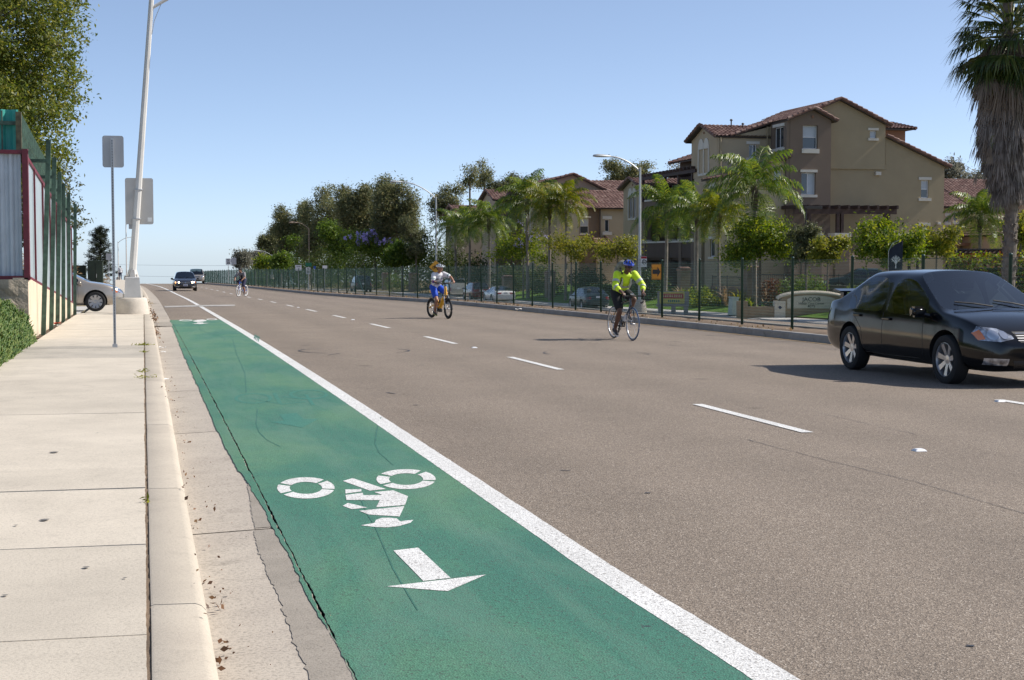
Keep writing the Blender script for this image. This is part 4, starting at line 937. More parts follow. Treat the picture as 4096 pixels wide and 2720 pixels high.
# lane reflectors
for k, (x, y, lab) in enumerate(((6.20, 11.1, 'worn white raised lane marker nearest the camera on the asphalt'), (9.38, 15.0, 'small raised lane marker at the end of the right hand dash'), (5.9, 26.8, 'raised lane marker between the second and third lane dashes'), (5.86, 42.9, 'raised lane marker between the fourth and fifth lane dashes'), (5.86, 58.6, 'distant raised lane marker beyond the sixth lane dash'))):
    bm = bmesh.new(); bmesh.ops.create_cube(bm, size=1)
    for v in bm.verts: t_ = .6 if v.co.z > 0 else 1.; v.co = Vector((v.co.x*.11*(t_ if v.co.z > 0 else 1), v.co.y*.10*t_, v.co.z*.02))
    bmesh.ops.bevel(bm, geom=bm.edges[:], offset=.004, segments=2, affect='EDGES'); mb = MB(); mb.addbm(bm)
    o = mb.build('road_stud', wht, smooth=True); o.location = (x, y, gz(x, y)+.010); tag(o, lab, 'lane marker', 'raised lane markers')
# ================================================================== buildings
olive_w = plain('olive_stucco', (.345, .280, .178), .93, var=.05, vs=.9, bump=.35, bs=45)
olive_l = plain('tan_stucco', (.43, .345, .23), .93, var=.05, vs=.9, bump=.35, bs=45)
brown_w = plain('brown_stucco', (.190, .142, .106), .93, var=.06, vs=.9, bump=.35, bs=45)
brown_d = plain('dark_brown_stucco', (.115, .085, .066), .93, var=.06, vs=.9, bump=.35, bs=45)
pink_w = plain('rose_tan_stucco', (.42, .30, .215), .93, var=.05, vs=.9, bump=.35, bs=45)
sand_w = plain('sand_stucco', (.46, .36, .25), .93, var=.05, vs=.9, bump=.35, bs=45)
rust_w = plain('rust_stucco', (.25, .135, .085), .93, var=.05, vs=.9, bump=.35, bs=45)
trim_w = plain('cream_trim', (.62, .58, .50), .85, var=.05, vs=2)
frame_w = plain('white_vinyl', (.70, .70, .70), .5, var=.03)
wood_d = plain('dark_brown_wood', (.055, .030, .024), .7, var=.2, vs=5)
gutter_m = plain('dark_eave', (.055, .042, .036), .6, var=.1)
iron = plain('black_iron', (.012, .012, .012), .5)
dark_in = plain('dark_interior', (.02, .018, .016), .9)
def mat_glass():
    m, nt, N, L, b = nmat('window_glass')
    b.inputs['Base Color'].default_value = (.035, .045, .055, 1); b.inputs['Roughness'].default_value = .06; b.inputs['Specular IOR Level'].default_value = .9
    return m
wglass = mat_glass()
curtain = plain('pale_curtain', (.42, .46, .50), .35, var=.08, vs=2, spec=.8)
def mat_tile():
    m, nt, N, L, b = nmat('roof_tile'); tc = node(nt, 'ShaderNodeTexCoord')
    v = node(nt, 'ShaderNodeTexVoronoi', Scale=3.2); L.new(tc.outputs['Object'], v.inputs['Vector'])
    s = node(nt, 'ShaderNodeSeparateColor'); L.new(v.outputs['Color'], s.inputs[0])
    r = ramp(nt, [(0, (.12, .062, .048)), (.4, (.17, .090, .070)), (.75, (.22, .125, .098)), (1, (.30, .20, .16))]); L.new(s.outputs[0], r.inputs[0]); L.new(r.outputs[0], b.inputs['Base Color'])
    b.inputs['Roughness'].default_value = .8; return m
tile_m = mat_tile()
from mathutils.geometry import tessellate_polygon
def volume(parent, name, mat, outer, d0, d1, holes=(), axis='y', rev=.16):
    """walled volume: outline in the plane facing the viewer at d0, with real window openings, swept back to d1"""
    mb = MB(); P = (lambda p, d: (p[0], d, p[1])) if axis == 'y' else (lambda p, d: (d, p[0], p[1]))
    loops = [outer]+[[(h[0], h[1]), (h[2], h[1]), (h[2], h[3]), (h[0], h[3])] for h in holes]
    flat = [p for l in loops for p in l]
    tris = tessellate_polygon([[Vector((p[0], p[1], 0)) for p in l] for l in loops])
    mb.add([P(p, d0) for p in flat], [tuple(t) for t in tris])
    n = len(outer); vs = [P(p, d0) for p in outer]+[P(p, d1) for p in outer]
    mb.add(vs, [(i, i+n, (i+1) % n+n, (i+1) % n) for i in range(n)]+[tuple(range(n, 2*n))])
    r = rev if d1 > d0 else -rev
    for h in loops[1:]: mb.add([P(p, d0) for p in h]+[P(p, d0+r) for p in h], [(i, (i+1) % 4, 4+(i+1) % 4, 4+i) for i in range(4)])
    return mb.build(name, mat, parent, world=True)
def win(parent, rect, d0, axis='y', style='hung', rev=.16, head=True, sill=True, hb=.20, ov=.12, glass=None, mat=None, proud=.07, sm=None):
    """window set at the back of its opening: frame, panes, cream header and sill"""
    x0, z0, x1, z1 = rect; s = 1
    def B(mb, a, b, da, db):
        lo, hi = min(d0+da, d0+db), max(d0+da, d0+db)
        if axis == 'y': mb.box((a[0], lo, a[1]), (b[0], hi, b[1]))
        else: mb.box((lo, a[0], a[1]), (hi, b[0], b[1]))
    w_ = MB(); t = .055; B(w_, (x0, z0), (x0+t, z1), rev-.06, rev-.01); B(w_, (x1-t, z0), (x1, z1), rev-.06, rev-.01); B(w_, (x0+t, z0), (x1-t, z0+t), rev-.06, rev-.01); B(w_, (x0+t, z1-t), (x1-t, z1), rev-.06, rev-.01)
    panes = []
    if style == 'hung': m = (z0+z1)/2; B(w_, (x0+t, m-.03), (x1-t, m+.03), rev-.055, rev-.012); panes = [((x0+t, z0+t), (x1-t, m-.03)), ((x0+t, m+.03), (x1-t, z1-t))]
    elif style == 'slide': m = (x0+x1)/2; B(w_, (m-.03, z0+t), (m+.03, z1-t), rev-.055, rev-.012); panes = [((x0+t, z0+t), (m-.03, z1-t)), ((m+.03, z0+t), (x1-t, z1-t))]
    else: panes = [((x0+t, z0+t), (x1-t, z1-t))]
    o = w_.build('window', frame_w, parent, world=True)
    for k, (a, b) in enumerate(panes):
        g = MB(); B(g, a, b, rev-.03, rev-.004); gm = g.mesh('pane', (curtain if (glass == 'c' and k == 1) or glass == 'cc' else wglass), off=Vector(parent.location)); link('pane', gm, o)
    if head: h = MB(); B(h, (x0-ov, z1+.02), (x1+ov, z1+.02+hb), -proud, .02); link('header', h.mesh('header', trim_w, off=Vector(parent.location)), o)
    if sill: h = MB(); B(h, (x0-ov, z0-.02-hb), (x1+ov, z0-.02), -proud-.02, .02); link('sill', h.mesh('sill', trim_w, off=Vector(parent.location)), o)
    return o
def roof(parent, a, b, c, d, th=.10, rib=.30, course=.38, rake=(True, True)):
    """barrel tile slope: a-b is the eave (left to right seen from outside), d-c the ridge"""
    a, b, c, d = map(Vector, (a, b, c, d)); n = (b-a).cross(d-a).normalized()
    if n.z < 0: n = -n
    W = max(2, int(round((b-a).length/rib))); Hn = max(1, int(round((d-a).length/course))); vs = []; fs = []; K = 6*W
    for j in range(Hn):
        for e in (0, 1):
            t = (j+e)/Hn; l, r = a.lerp(d, t), b.lerp(c, t); lift = .045 if e == 0 else .0
            for i in range(K+1):
                q = i/K; ph = (i % 6)/6.; h = .055*abs(math.sin(PI*ph)); vs.append(l.lerp(r, q)+n*(h+lift))
    m = K+1
    for j in range(2*Hn-1):
        for i in range(K): fs.append((j*m+i, j*m+i+1, (j+1)*m+i+1, (j+1)*m+i))
    o = MB().add(vs, fs).build('roof', tile_m, parent, smooth=False, world=True)
    mb = MB(); mb.add([a-n*th, b-n*th, c-n*th, d-n*th, a-n*.004, b-n*.004, c-n*.004, d-n*.004], [(0, 3, 2, 1), (4, 5, 6, 7), (0, 1, 5, 4), (1, 2, 6, 5), (2, 3, 7, 6), (3, 0, 4, 7)])
    link('eave_board', mb.mesh('eave_board', gutter_m, off=Vector(parent.location)), o)
    mb = MB()
    for on, p, q in ((rake[0], a, d), (rake[1], b, c)):
        if not on: continue
        k = max(2, int((q-p).length/.42))
        for i in range(k):
            s0, s1 = p.lerp(q, i/k), p.lerp(q, (i+1.12)/k); mb.tube([s0+n*.07, s1+n*.035], [.125, .095], 7)
    if mb.v: link('rake_tiles', mb.mesh('rake_tiles', tile_m, off=Vector(parent.location)), o)
    return o
def gable_roof(parent, p0, pk, p1, y0, y1, axis='y', over=.35, eave=.35, sides=(True, True), rake=True):
    """two slopes over a gable outline p0-pk-p1 (2D), from depth y0 (front) to y1"""
    P = (lambda p, d: (p[0], d, p[1])) if axis == 'y' else (lambda p, d: (d, p[0], p[1]))
    for k, p in enumerate((p0, p1)):
        if not sides[k]: continue
        dx, dz = p[0]-pk[0], p[1]-pk[1]; L_ = math.hypot(dx, dz); e = (p[0]+dx/L_*eave, p[1]+dz/L_*eave+.02); r = (pk[0], pk[1]+.02)
        roof(parent, P(e, y0-over), P(e, y1), P(r, y1), P(r, y0-over), rake=(rake, False))
def ridge_tiles(parent, a, b):
    a, b = Vector(a), Vector(b); k = max(2, int((b-a).length/.4)); mb = MB()
    for i in range(k): mb.tube([a.lerp(b, i/k)+Vector((0, 0, .05)), a.lerp(b, (i+1.1)/k)+Vector((0, 0, .02))], [.13, .10], 7)
    mb.build('ridge', tile_m, parent, world=True)
def Z7(x, y): return 2600+x/1.96, 350+y/1.96
def Z8(x, y): return 3300+x/1.96, 350+y/1.96
def Z6(x, y): return 2150+x/1.96, 600+y/1.96
def Z5(x, y): return 1650+x/2.09, 550+y/2.09
def PY(zf, Y): return lambda x, y: (lambda p: (p.x, p.z))(atY(*zf(x, y), Y))
def PX(zf, X): return lambda x, y: (lambda p: (p.y, p.z))(atX(*zf(x, y), X))
def rect(f, x0, y0, x1, y1): a, b = f(x0, y1), f(x1, y0); return (a[0], a[1], b[0], b[1])
ZB = -2.2
Y1, Y2, Y3 = 95.0, 95.8, 97.95
A = empty('apartment_building', (44, 97, ZB), 0, 'large olive and brown stucco apartment block with tiled gable roofs behind the lawn', 'building')
# --- broad olive gable wall, upper part hung slightly forward
f = PY(Z8, Y2-.14); pk = f(110, 92); er = f(475, 285); xl = PY(Z7, Y1)(1420, 500)[0]-.6
zb_up = f(300, 640)[1]; zl = pk[1]-(pk[0]-xl)*(pk[1]-er[1])/(er[0]-pk[0])*.9
h1 = rect(f, 352, 340, 402, 395)
volume(A, 'wall', olive_w, [(xl, zb_up), (er[0], zb_up), (er[0], er[1]), pk, (xl, zl)], Y2-.14, Y2+9, [h1]); win(A, h1, Y2-.14, style='fixed', glass='cc', ov=.16, hb=.17)
f = PY(Z8, Y2); e2 = f(937, 612); s2 = f(475, 385)
h2, h3 = rect(f, 752, 728, 812, 865), rect(f, 745, 1085, 803, 1155)
volume(A, 'wall', olive_w, [(xl, ZB), (e2[0], ZB), (e2[0], e2[1]), (s2[0], s2[1]), (s2[0], zb_up+.3), (xl, zb_up+.3)], Y2, Y2+9, [h2, h3])
win(A, h2, Y2, style='hung', glass='c', ov=.2, hb=.2); win(A, h3, Y2, style='fixed', glass='cc', ov=.2, hb=.2)
gable_roof(A, (xl, zl), pk, er, Y2-.14, Y2+9)
dx, dz = e2[0]-s2[0], e2[1]-s2[1]; roof(A, (e2[0]+.35, Y2-.3, e2[1]+.35*dz/dx+.03), (e2[0]+.35, Y2+9, e2[1]+.35*dz/dx+.03), (s2[0], Y2+9, s2[1]+.03), (s2[0], Y2-.3, s2[1]+.03), rake=(True, False))
MB().box((f(400, 0)[0], Y2-.2, f(0, 682)[1]), (f(440, 0)[0], Y2+.02, f(0, 655)[1])).build('bracket', trim_w, A, world=True)
MB().bbox((f(903, 0)[0], Y2-.1, f(0, 1060)[1]), (.22, .2, .18), .02).build('wall_lamp', trim_w, A, world=True)
# --- brown bay with its own gable
f = PY(Z7, Y1); pk = f(1275, 165); l = f(1098, 228); r = f(1422, 250); xr = f(1418, 600)[0]; xl0 = f(1097, 500)[0]
h = [rect(f, 1197, 298, 1318, 478), rect(f, 1186, 668, 1300, 838)]
volume(A, 'bay_wall', brown_w, [(xl0, ZB), (xr, ZB), (xr, r[1]), pk, (xl0, l[1]-.1)], Y1, Y3+3, h, rev=.3)
win(A, h[0], Y1, style='hung', glass='c', rev=.3, head=False, ov=.08, hb=.30); win(A, h[1], Y1, style='slide', glass='c', rev=.26, ov=.1, hb=.18)
gable_roof(A, (xl0, l[1]-.1), pk, (xr, r[1]), Y1, Y3+3)
MB().lathe([(.10, 0), (.09, .05)], 10, Matrix.Translation((pk[0], Y1-.04, pk[1]-.55)) @ Matrix.Rotation(R(90), 4, 'X')).build('vent', rust_w, A, world=True)
# window on the bay's side
g = PX(Z7, xl0-.001); hs = rect(g, 1072, 305, 1000, 478); hs = (min(hs[0], hs[2]), min(hs[1], hs[3]), max(hs[0], hs[2]), max(hs[1], hs[3]))
ya, yb = Y1+.55, Y1+2.05; zc0, zc1 = g(1035, 475)[1], g(1035, 312)[1]
volume(A, 'bay_side', brown_w, [(Y1+.03, ZB+.2), (Y3+2.9, ZB+.2), (Y3+2.9, l[1]-.25), (Y1+.03, l[1]-.15)], xl0-.24, xl0+.3, [(ya, zc0, yb, zc1)], axis='x'); win(A, (ya, zc0, yb, zc1), xl0-.24, 'x', 'slide', ov=.2, hb=.2)
# --- low wing with lean-to roof
Yw = Y1+.25; f = PY(Z7, Yw); wl = f(567, 800)[0]; wr = f(1090, 700)[0]; zt0 = f(567, 700)[1]; zt1 = f(1085, 548)[1]
h = [rect(f, 972, 650, 1030, 780)]
volume(A, 'wing_wall', olive_l, [(wl, ZB), (wr+.15, ZB), (wr+.15, zt1), (wl, zt0)], Yw, Y3+.5, h); win(A, h[0], Yw, style='fixed', glass='cc', ov=.16, hb=.18)
dz = (zt1-zt0)/(wr-wl); roof(A, (wl-.55, Yw-.3, zt0-.55*dz+.04), (wl-.55, Yw+2.6, zt0-.55*dz+.04), (wr-.02, Yw+2.6, zt1+.04), (wr-.02, Yw-.3, zt1+.04), rake=(True, False))
zs = lambda y: atX(*Z7(505, y), wl).z
volume(A, 'wing_side', olive_l, [(Yw+.002, ZB+.1), (Yw+2.55, ZB+.1), (Yw+2.55, zt0-.12), (Yw+.002, zt0-.12)], wl-.22, wl+.2, [(Yw+.75, zs(955), Yw+1.65, zs(820)), (Yw+.75, zs(1325), Yw+1.65, zs(1190))], axis='x')
for (za, zb2) in ((955, 820), (1325, 1190)): win(A, (Yw+.75, zs(za), Yw+1.65, zs(zb2)), wl-.22, 'x', 'fixed', ov=.15, hb=.16, head=(za > 1000))
mb = MB(); mb.prism([(Yw+1.2+.62*math.cos(t), zs(815)+.05+.75*math.sin(t)) for t in np.linspace(0, PI, 14)], wl-.28, wl-.21, 'x'); mb.box((wl-.28, Yw+.58, zs(960)), (wl-.21, Yw+.74, zs(815)+.05)); mb.box((wl-.28, Yw+1.66, zs(960)), (wl-.21, Yw+1.82, zs(815)+.05)); mb.build('arch_trim', trim_w, A, world=True)
# --- cross gable facing the street, with twin arched windows
def cross_gable(par, zf, xc, y_near, width, z_eave, z_peak, z_bot, depth, wall, holes=(), front_to=None):
    yn, yf = y_near, y_near+width; yc = (yn+yf)/2
    za = z_eave-1.35; w2 = (yc-.92, za-1.15, yc-.10, za+.55), (yc+.10, za-1.15, yc+.92, za+.55)
    volume(par, 'gable_wall', wall, [(yn, z_bot), (yf, z_bot), (yf, z_eave), (yc, z_peak), (yn, z_eave)], xc, xc+depth, [w2[0], w2[1]], axis='x')
    for w in w2: win(par, w, xc, 'x', 'fixed', head=False, ov=.06, hb=.16)
    mb = MB()
    for w in w2: mb.prism([((w[0]+w[2])/2+.55*math.cos(t), w[3]+.75*math.sin(t)) for t in np.linspace(0, PI, 12)], xc-.06, xc+.01, 'x')
    for yy in (w2[0][0]-.13, w2[0][2]+.02, w2[1][2]+.02): mb.box((xc-.06, yy, w2[0][1]), (xc+.01, yy+.14, w2[0][3]))
    mb.build('arch_trim', trim_w, par, world=True)
    gable_roof(par, (yn, z_eave), (yc, z_peak), (yf, z_eave), xc, xc+depth, axis='x', eave=.4)
    MB().lathe([(.09, 0), (.08, .05)], 10, Matrix.Translation((xc, yc, z_peak-.55)) @ Matrix.Rotation(R(-90), 4, 'Y')).build('vent', rust_w, par, world=True)
xg = PY(Z7, Y3)(526, 500)[0]
ze, zp = PY(Z7, Y3)(526, 372)[1], atX(*Z7(405, 300), xg).z; zbot = PY(Z7, Y3)(526, 690)[1]
cross_gable(A, Z7, xg, Y3, 5.0, ze, zp, zbot, 9, olive_l)
f = PY(Z7, Y3-.25); h = rect(f, 776, 448, 835, 548); xr = f(945, 500)[0]
zr = f(930, 275)[1]; zl_ = f(650, 372)[1]; xm = f(650, 372)[0]
volume(A, 'wall', olive_l, [(xg+.02, zbot-3), (xr+.3, zbot-3), (xr+.3, zr-.2), (xm, zl_-.08), (xg+.02, ze-.1)], Y3-.25, Y3+4.4, [h]); win(A, h, Y3-.25, style='slide', ov=.22, hb=.2)
sl = (zr-zl_)/(xr-xm); roof(A, (xm-.2, Y3-.35, zl_-.2*sl), (xm-.2, Y3+6, zl_-.2*sl), (xr+3, Y3+6, zr+3*sl), (xr+3, Y3-.35, zr+3*sl), rake=(True, False))
for (x, y0, y1, r_) in ((637, 255, 345, .05), (728, 285, 330, .05)):
    p = atY(*Z7(x, y1), Y3+2); q = atY(*Z7(x, y0), Y3+2); mb = MB().tube([p-Vector((0, 0, .3)), q], r_, 8); mb.lathe([(.10, -.05), (.12, .0), (.05, .07)], 8, Matrix.Translation(q)); mb.build('vent_pipe', gutter_m, A, world=True)
for xx_, zz_ in ((xg+.12, ze-.2), (PY(Z7, Y3-.25)(915, 400)[0], zr-.3)): MB().tube([(xx_, Y3-.36, zz_), (xx_, Y3-.36, zbot-2.8)], .055, 6).build('downpipe', olive_w, A, world=True)
# back volumes
f = PY(Z8, 106); b0, b1 = f(480, 340), f(630, 340)
volume(A, 'rear_wall', rust_w, [(b0[0]-2, ZB), (b1[0], ZB), (b1[0], b1[1]), (b0[0]-2, b1[1])], 106, 112)
t0, t1 = f(470, 290), f(685, 330); roof(A, (b0[0]-2.5, 105.4, t1[1]), (t1[0], 105.4, t1[1]), (t1[0]-.6, 108.5, t0[1]+.35), (b0[0]-2, 108.5, t0[1]+.35))
roof(A, (t1[0], 105.4, t1[1]), (t1[0], 112.6, t1[1]), (t1[0]-.6, 108.6, t0[1]+.35), (t1[0]-.6, 108.5, t0[1]+.35), rake=(False, False))
# --- second cross gable further along the street and the balcony stack between them
yb2 = 114.0
cross_gable(A, Z6, xg, yb2, 4.8, atX(*Z6(812, 282), xg).z, atX(*Z6(745, 222), xg).z, ZB, 9, olive_l)
volume(A, 'wall', brown_w, [(xg+.3, ZB), (xg+6, ZB), (xg+6, atY(*Z6(900, 262), yb2).z), (xg+.3, atY(*Z6(900, 262), yb2).z)], yb2-.02, yb2+2, [])
fz = lambda y: atX(*Z7(200, y), xg).z
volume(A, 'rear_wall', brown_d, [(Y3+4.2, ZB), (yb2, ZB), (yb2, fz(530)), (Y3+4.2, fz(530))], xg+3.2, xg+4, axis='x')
roof(A, (xg+2.4, Y3+4, fz(540)), (xg+2.4, yb2+.5, fz(540)), (xg+6, yb2+.5, fz(540)+1.2), (xg+6, Y3+4, fz(540)+1.2))
for k, (za, zc) in enumerate(((870, 855), (1215, 1195))):
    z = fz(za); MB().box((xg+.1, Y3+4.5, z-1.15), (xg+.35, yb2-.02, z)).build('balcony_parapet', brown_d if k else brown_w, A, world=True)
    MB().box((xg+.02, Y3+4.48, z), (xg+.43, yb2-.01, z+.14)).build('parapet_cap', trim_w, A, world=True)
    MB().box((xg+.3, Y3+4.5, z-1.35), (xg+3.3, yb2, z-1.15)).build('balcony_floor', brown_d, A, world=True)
for yy in (Y3+4.6, Y3+7.2, Y3+9.9, yb2-.6):
    MB().box((xg+.05, yy, ZB), (xg+.55, yy+.55, fz(855)-1.2)).build('column', brown_w, A, world=True)
    MB().box((xg-.02, yy-.08, fz(1205)), (xg+.62, yy+.63, fz(1205)+.18)).build('column_cap', trim_w, A, world=True)
# wood pergola over the top balcony
mb = MB(); zt = fz(690)
for yy in np.arange(Y3+4.2, yb2+.1, .75): mb.box((xg-.35, yy, zt+.26), (xg+3.2, yy+.12, zt+.46))
mb.build('pergola_rafters', wood_d, A, world=True)
MB().box((xg-.15, Y3+3.9, zt), (xg+.1, yb2+.3, zt+.26)).build('pergola_beam', wood_d, A, world=True)
for yy in (Y3+4.6, Y3+7.5, Y3+10.5, yb2-.4): MB().box((xg-.1, yy, fz(870)), (xg+.08, yy+.2, zt)).build('pergola_post', wood_d, A, world=True)
# gable underside opening: piers below the street gable
MB().box((xg, Y3+2.9, ZB), (xg+.7, Y3+4.4, zbot+.02)).build('pier', olive_l, A, world=True)
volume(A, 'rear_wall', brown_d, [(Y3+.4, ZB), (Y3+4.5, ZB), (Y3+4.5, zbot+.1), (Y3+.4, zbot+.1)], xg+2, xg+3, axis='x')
# --- terrace with pergola in front of the broad gable
Yt = Y2-2.9; f = PY(Z8, Yt); x0, x1 = f(-240, 1000)[0], f(563, 1000)[0]; zt = f(100, 990)[1]
MB().box((x0, Yt, zt), (x1, Yt+.16, zt+.34)).build('terrace_beam', wood_d, A, world=True)
for k, xx in enumerate(np.arange(x0+.1, x1-.1, .72)): MB().box((xx, Yt-.45, zt+.34), (xx+.14, Y2-.02, zt+.58)).build('terrace_rafter', wood_d, A, world=True)
for xx in (f(104, 0)[0], f(138, 0)[0], f(478, 0)[0], f(505, 0)[0], f(-120, 0)[0]): MB().box((xx, Yt-.02, f(0, 1150)[1]), (xx+.2, Yt+.2, zt)).build('terrace_post', wood_d, A, world=True)
zc = f(0, 1172)[1]
for xx, ww in ((f(72, 0)[0], 1.2), (f(490, 0)[0], 1.2), (f(-190, 0)[0], 1.6)):
    MB().box((xx+.08, Yt-.3, ZB), (xx+ww-.08, Yt+.6, zc)).build('terrace_pier', rust_w if False else brown_w, A, world=True); MB().box((xx, Yt-.38, zc), (xx+ww, Yt+.68, zc+.27)).build('pier_cap', trim_w, A, world=True)
MB().box((x0, Yt, ZB), (x1, Yt+.3, zc-1.05)).build('terrace_wall', pink_w, A, world=True)
mb = MB(); zr0 = zc-.95
for xx in np.arange(x0, x1, .12): mb.box((xx, Yt+.1, zr0), (xx+.02, Yt+.12, zc-.02))
mb.box((x0, Yt+.09, zc-.05), (x1, Yt+.13, zc)); mb.build('terrace_railing', iron, A, world=True)

# ================================================================== rose building behind the middle, and the one left of it
Bq = empty('apartment_building', (43, 138, ZB), 0, 'rose and brown stucco building with long tiled roof behind the middle lamp post', 'building')
Yb = 136.; f = PY(Z6, Yb); xa, xm_, xb = f(60, 500)[0], f(487, 500)[0], f(690, 500)[0]; ze = f(0, 455)[1]
h = [rect(f, 262, 535, 308, 652), rect(f, 333, 537, 402, 655)]
volume(Bq, 'wall', brown_w, [(xa, ZB), (xm_, ZB), (xm_, ze), (xa, ze)], Yb, Yb+6, h)
for r_ in h: win(Bq, r_, Yb, style='hung', glass='c', head=False, ov=.05, hb=.12)
a, b = f(255, 518), f(418, 532); MB().box((a[0], Yb-.07, b[1]), (b[0], Yb+.01, a[1])).build('header', trim_w, Bq, world=True)
f2 = PY(Z6, Yb-.3); h = [rect(f2, 528, 545, 562, 640)]
volume(Bq, 'wall', olive_l, [(xm_, ZB), (xb+4, ZB), (xb+4, ze), (xm_, ze)], Yb-.3, Yb+6, h); win(Bq, h[0], Yb-.3, style='fixed', ov=.25, hb=.3)
zr = f(0, 372)[1]+.9; roof(Bq, (xa-1, Yb-.8, ze), (xb+5, Yb-.8, ze), (xb+5, Yb+4, zr), (xa-1, Yb+4, zr), rib=.34)
MB().tube([(xm_-.1, Yb-.45, ze-.1), (xm_-.1, Yb-.45, ZB)], .07, 6).build('downpipe', gutter_m, Bq, world=True)
fp = PY(Z6, Yb+5); pk = fp(275, 190); l = fp(-20, 275); r_ = fp(548, 325)
volume(Bq, 'gable_wall', pink_w, [(l[0], ze), (r_[0], ze), (r_[0], r_[1]), pk, (l[0], l[1])], Yb+5, Yb+14)
gable_roof(Bq, l, pk, r_, Yb+5, Yb+14, eave=.5)
MB().lathe([(.12, 0), (.1, .05)], 10, Matrix.Translation((pk[0], Yb+4.95, pk[1]-.75)) @ Matrix.Rotation(R(90), 4, 'X')).build('vent', rust_w, Bq, world=True)
rr0, rr1 = fp(560, 325), fp(690, 300); volume(Bq, 'rear_wall', rust_w, [(r_[0], ze), (rr1[0]+2, ze), (rr1[0]+2, rr0[1]), (r_[0], rr0[1])], Yb+7, Yb+12)
roof(Bq, (r_[0]-.5, Yb+6.4, rr0[1]), (rr1[0]+3, Yb+6.4, rr0[1]), (rr1[0]+3, Yb+9.5, rr0[1]+1.3), (r_[0]-1.5, Yb+9.5, rr0[1]+1.3), rib=.34)
for (x, y0, y1) in ((223, 188, 215), (380, 218, 240)):
    p = atY(*Z6(x, y1), Yb+7); q = atY(*Z6(x, y0), Yb+7); MB().tube([p-Vector((0, 0, .6)), q], .07, 6).build('vent_pipe', gutter_m, Bq, world=True)
# ground floor porch roof
p0, p1 = f(425, 745), f(520, 715); roof(Bq, (p0[0]-.3, Yb-2.2, p0[1]), (p1[0]+.3, Yb-2.2, p0[1]), (p1[0], Yb-.35, p1[1]+.4), (p0[0], Yb-.35, p1[1]+.4)); MB().box((p0[0], Yb-1.9, ZB), (p0[0]+.4, Yb-1.5, p0[1]-.1)).build('porch_pier', olive_l, Bq, world=True)

Cq = empty('apartment_building', (36, 158, ZB), 0, 'tan stucco apartment block with red tile roofs behind the row of palms', 'building')
Xc = 34.0
def yz(x, y): p = atX(*Z5(x, y), Xc); return p.y, p.z
# far low gable, then a taller one, then the tall arched one; each gable faces the street, each side wall faces the camera
for k, (xn, xf_, ye, yp, xpk, wall, dep) in enumerate(((380, 285, 632, 568, 332, sand_w, 10), (655, 540, 515, 438, 597, sand_w, 10), (930, 828, 560, 400, 900, olive_l, 4.3))):
    yn, ze = yz(xn, ye); yf, _ = yz(xf_, ye); zp = yz(xpk, yp)[1]; w_ = max(4.2, min(7.5, yf-yn))
    cross_gable(Cq, Z5, Xc+.5*k, yn, w_, ze, max(zp, ze+.9), ZB, dep, wall)
    y_ = yn; x1 = Xc+.5*k+9.8
f = PY(Z5, yz(655, 515)[0]-.05); a = f(800, 600); Ya = yz(655, 515)[0]-.05
hh_ = [rect(f, 789, 688, 818, 772)]
volume(Cq, 'wall', brown_w, [(Xc+.55, ZB), (a[0]+4, ZB), (a[0]+4, f(0, 520)[1]), (Xc+.55, f(0, 520)[1])], Ya, Ya+3, hh_); win(Cq, hh_[0], Ya, style='slide', ov=.12, hb=.2)
f = PY(Z5, yz(930, 560)[0]-.05); Ya = yz(930, 560)[0]-.05; a = f(1232, 600)
volume(Cq, 'wall', olive_l, [(Xc+1.05, ZB), (a[0], ZB), (a[0], f(0, 560)[1]), (Xc+1.05, f(0, 560)[1])], Ya, Ya+3, [])

# ================================================================== building at the right edge
Dq = empty('apartment_building', (66, 117, ZB), 0, 'sandy stucco house with tiled roof behind the big fan palm', 'building')
Yd = 117.; f = PY(Z8, Yd); xl, xc_, xr = f(900, 0)[0], f(1080, 0)[0], f(1700, 0)[0]; ze = f(0, 935)[1]
h = [rect(f, 948, 1010, 972, 1055), rect(f, 1010, 1000, 1035, 1048)]
volume(Dq, 'wall', sand_w, [(xl-3, ZB), (xc_, ZB), (xc_, ze), (xl-3, ze)], Yd, Yd+8, h)
for r_ in h: win(Dq, r_, Yd, style='fixed', ov=.15, hb=.25)
f2 = PY(Z8, Yd+2.2); h = [rect(f2, 1195, 980, 1250, 1090), rect(f2, 1485, 925, 1515, 1005)]
zt = f2(0, 905)[1]; volume(Dq, 'wall', pink_w, [(xc_-.3, ZB), (xr+8, ZB), (xr+8, zt), (xc_-.3, zt)], Yd+2.2, Yd+9, h)
win(Dq, h[0], Yd+2.2, style='slide', ov=.3, hb=.3); win(Dq, h[1], Yd+2.2, style='fixed', ov=.1, hb=.2)
p = f(1130, 750); roof(Dq, (xl-3.5, Yd-.6, ze+.05), (xc_+.6, Yd-.6, ze+.05), (xc_+.2, Yd+6, p[1]+.6), (xl-2, Yd+6, p[1]+.6), rib=.34)
roof(Dq, (xc_-.2, Yd+1.7, zt+.05), (xr+9, Yd+1.7, zt+.05), (xr+9, Yd+8, p[1]+.8), (xc_+.2, Yd+8, p[1]+.8), rib=.34)
q = PY(Z8, Yd-6); g0, g1, g2 = q(1385, 1140), q(1560, 1020), q(1800, 1150)
volume(Dq, 'gable_wall', sand_w, [(g0[0], ZB), (g2[0], ZB), (g2[0], g2[1]), (g1[0], g1[1]), (g0[0], g0[1])], Yd-6, Yd+2, [(q(1470, 0)[0], ZB+.3, q(1560, 0)[0]+3, q(0, 1185)[1])], rev=1.2)
gable_roof(Dq, g0, g1, g2, Yd-6, Yd+2, eave=.4)
MB().box((xl-2, Yd-1.3, f(0, 1240)[1]), (xc_+1, Yd, f(0, 1215)[1])).build('porch_roof', rust_w, Dq, world=True)
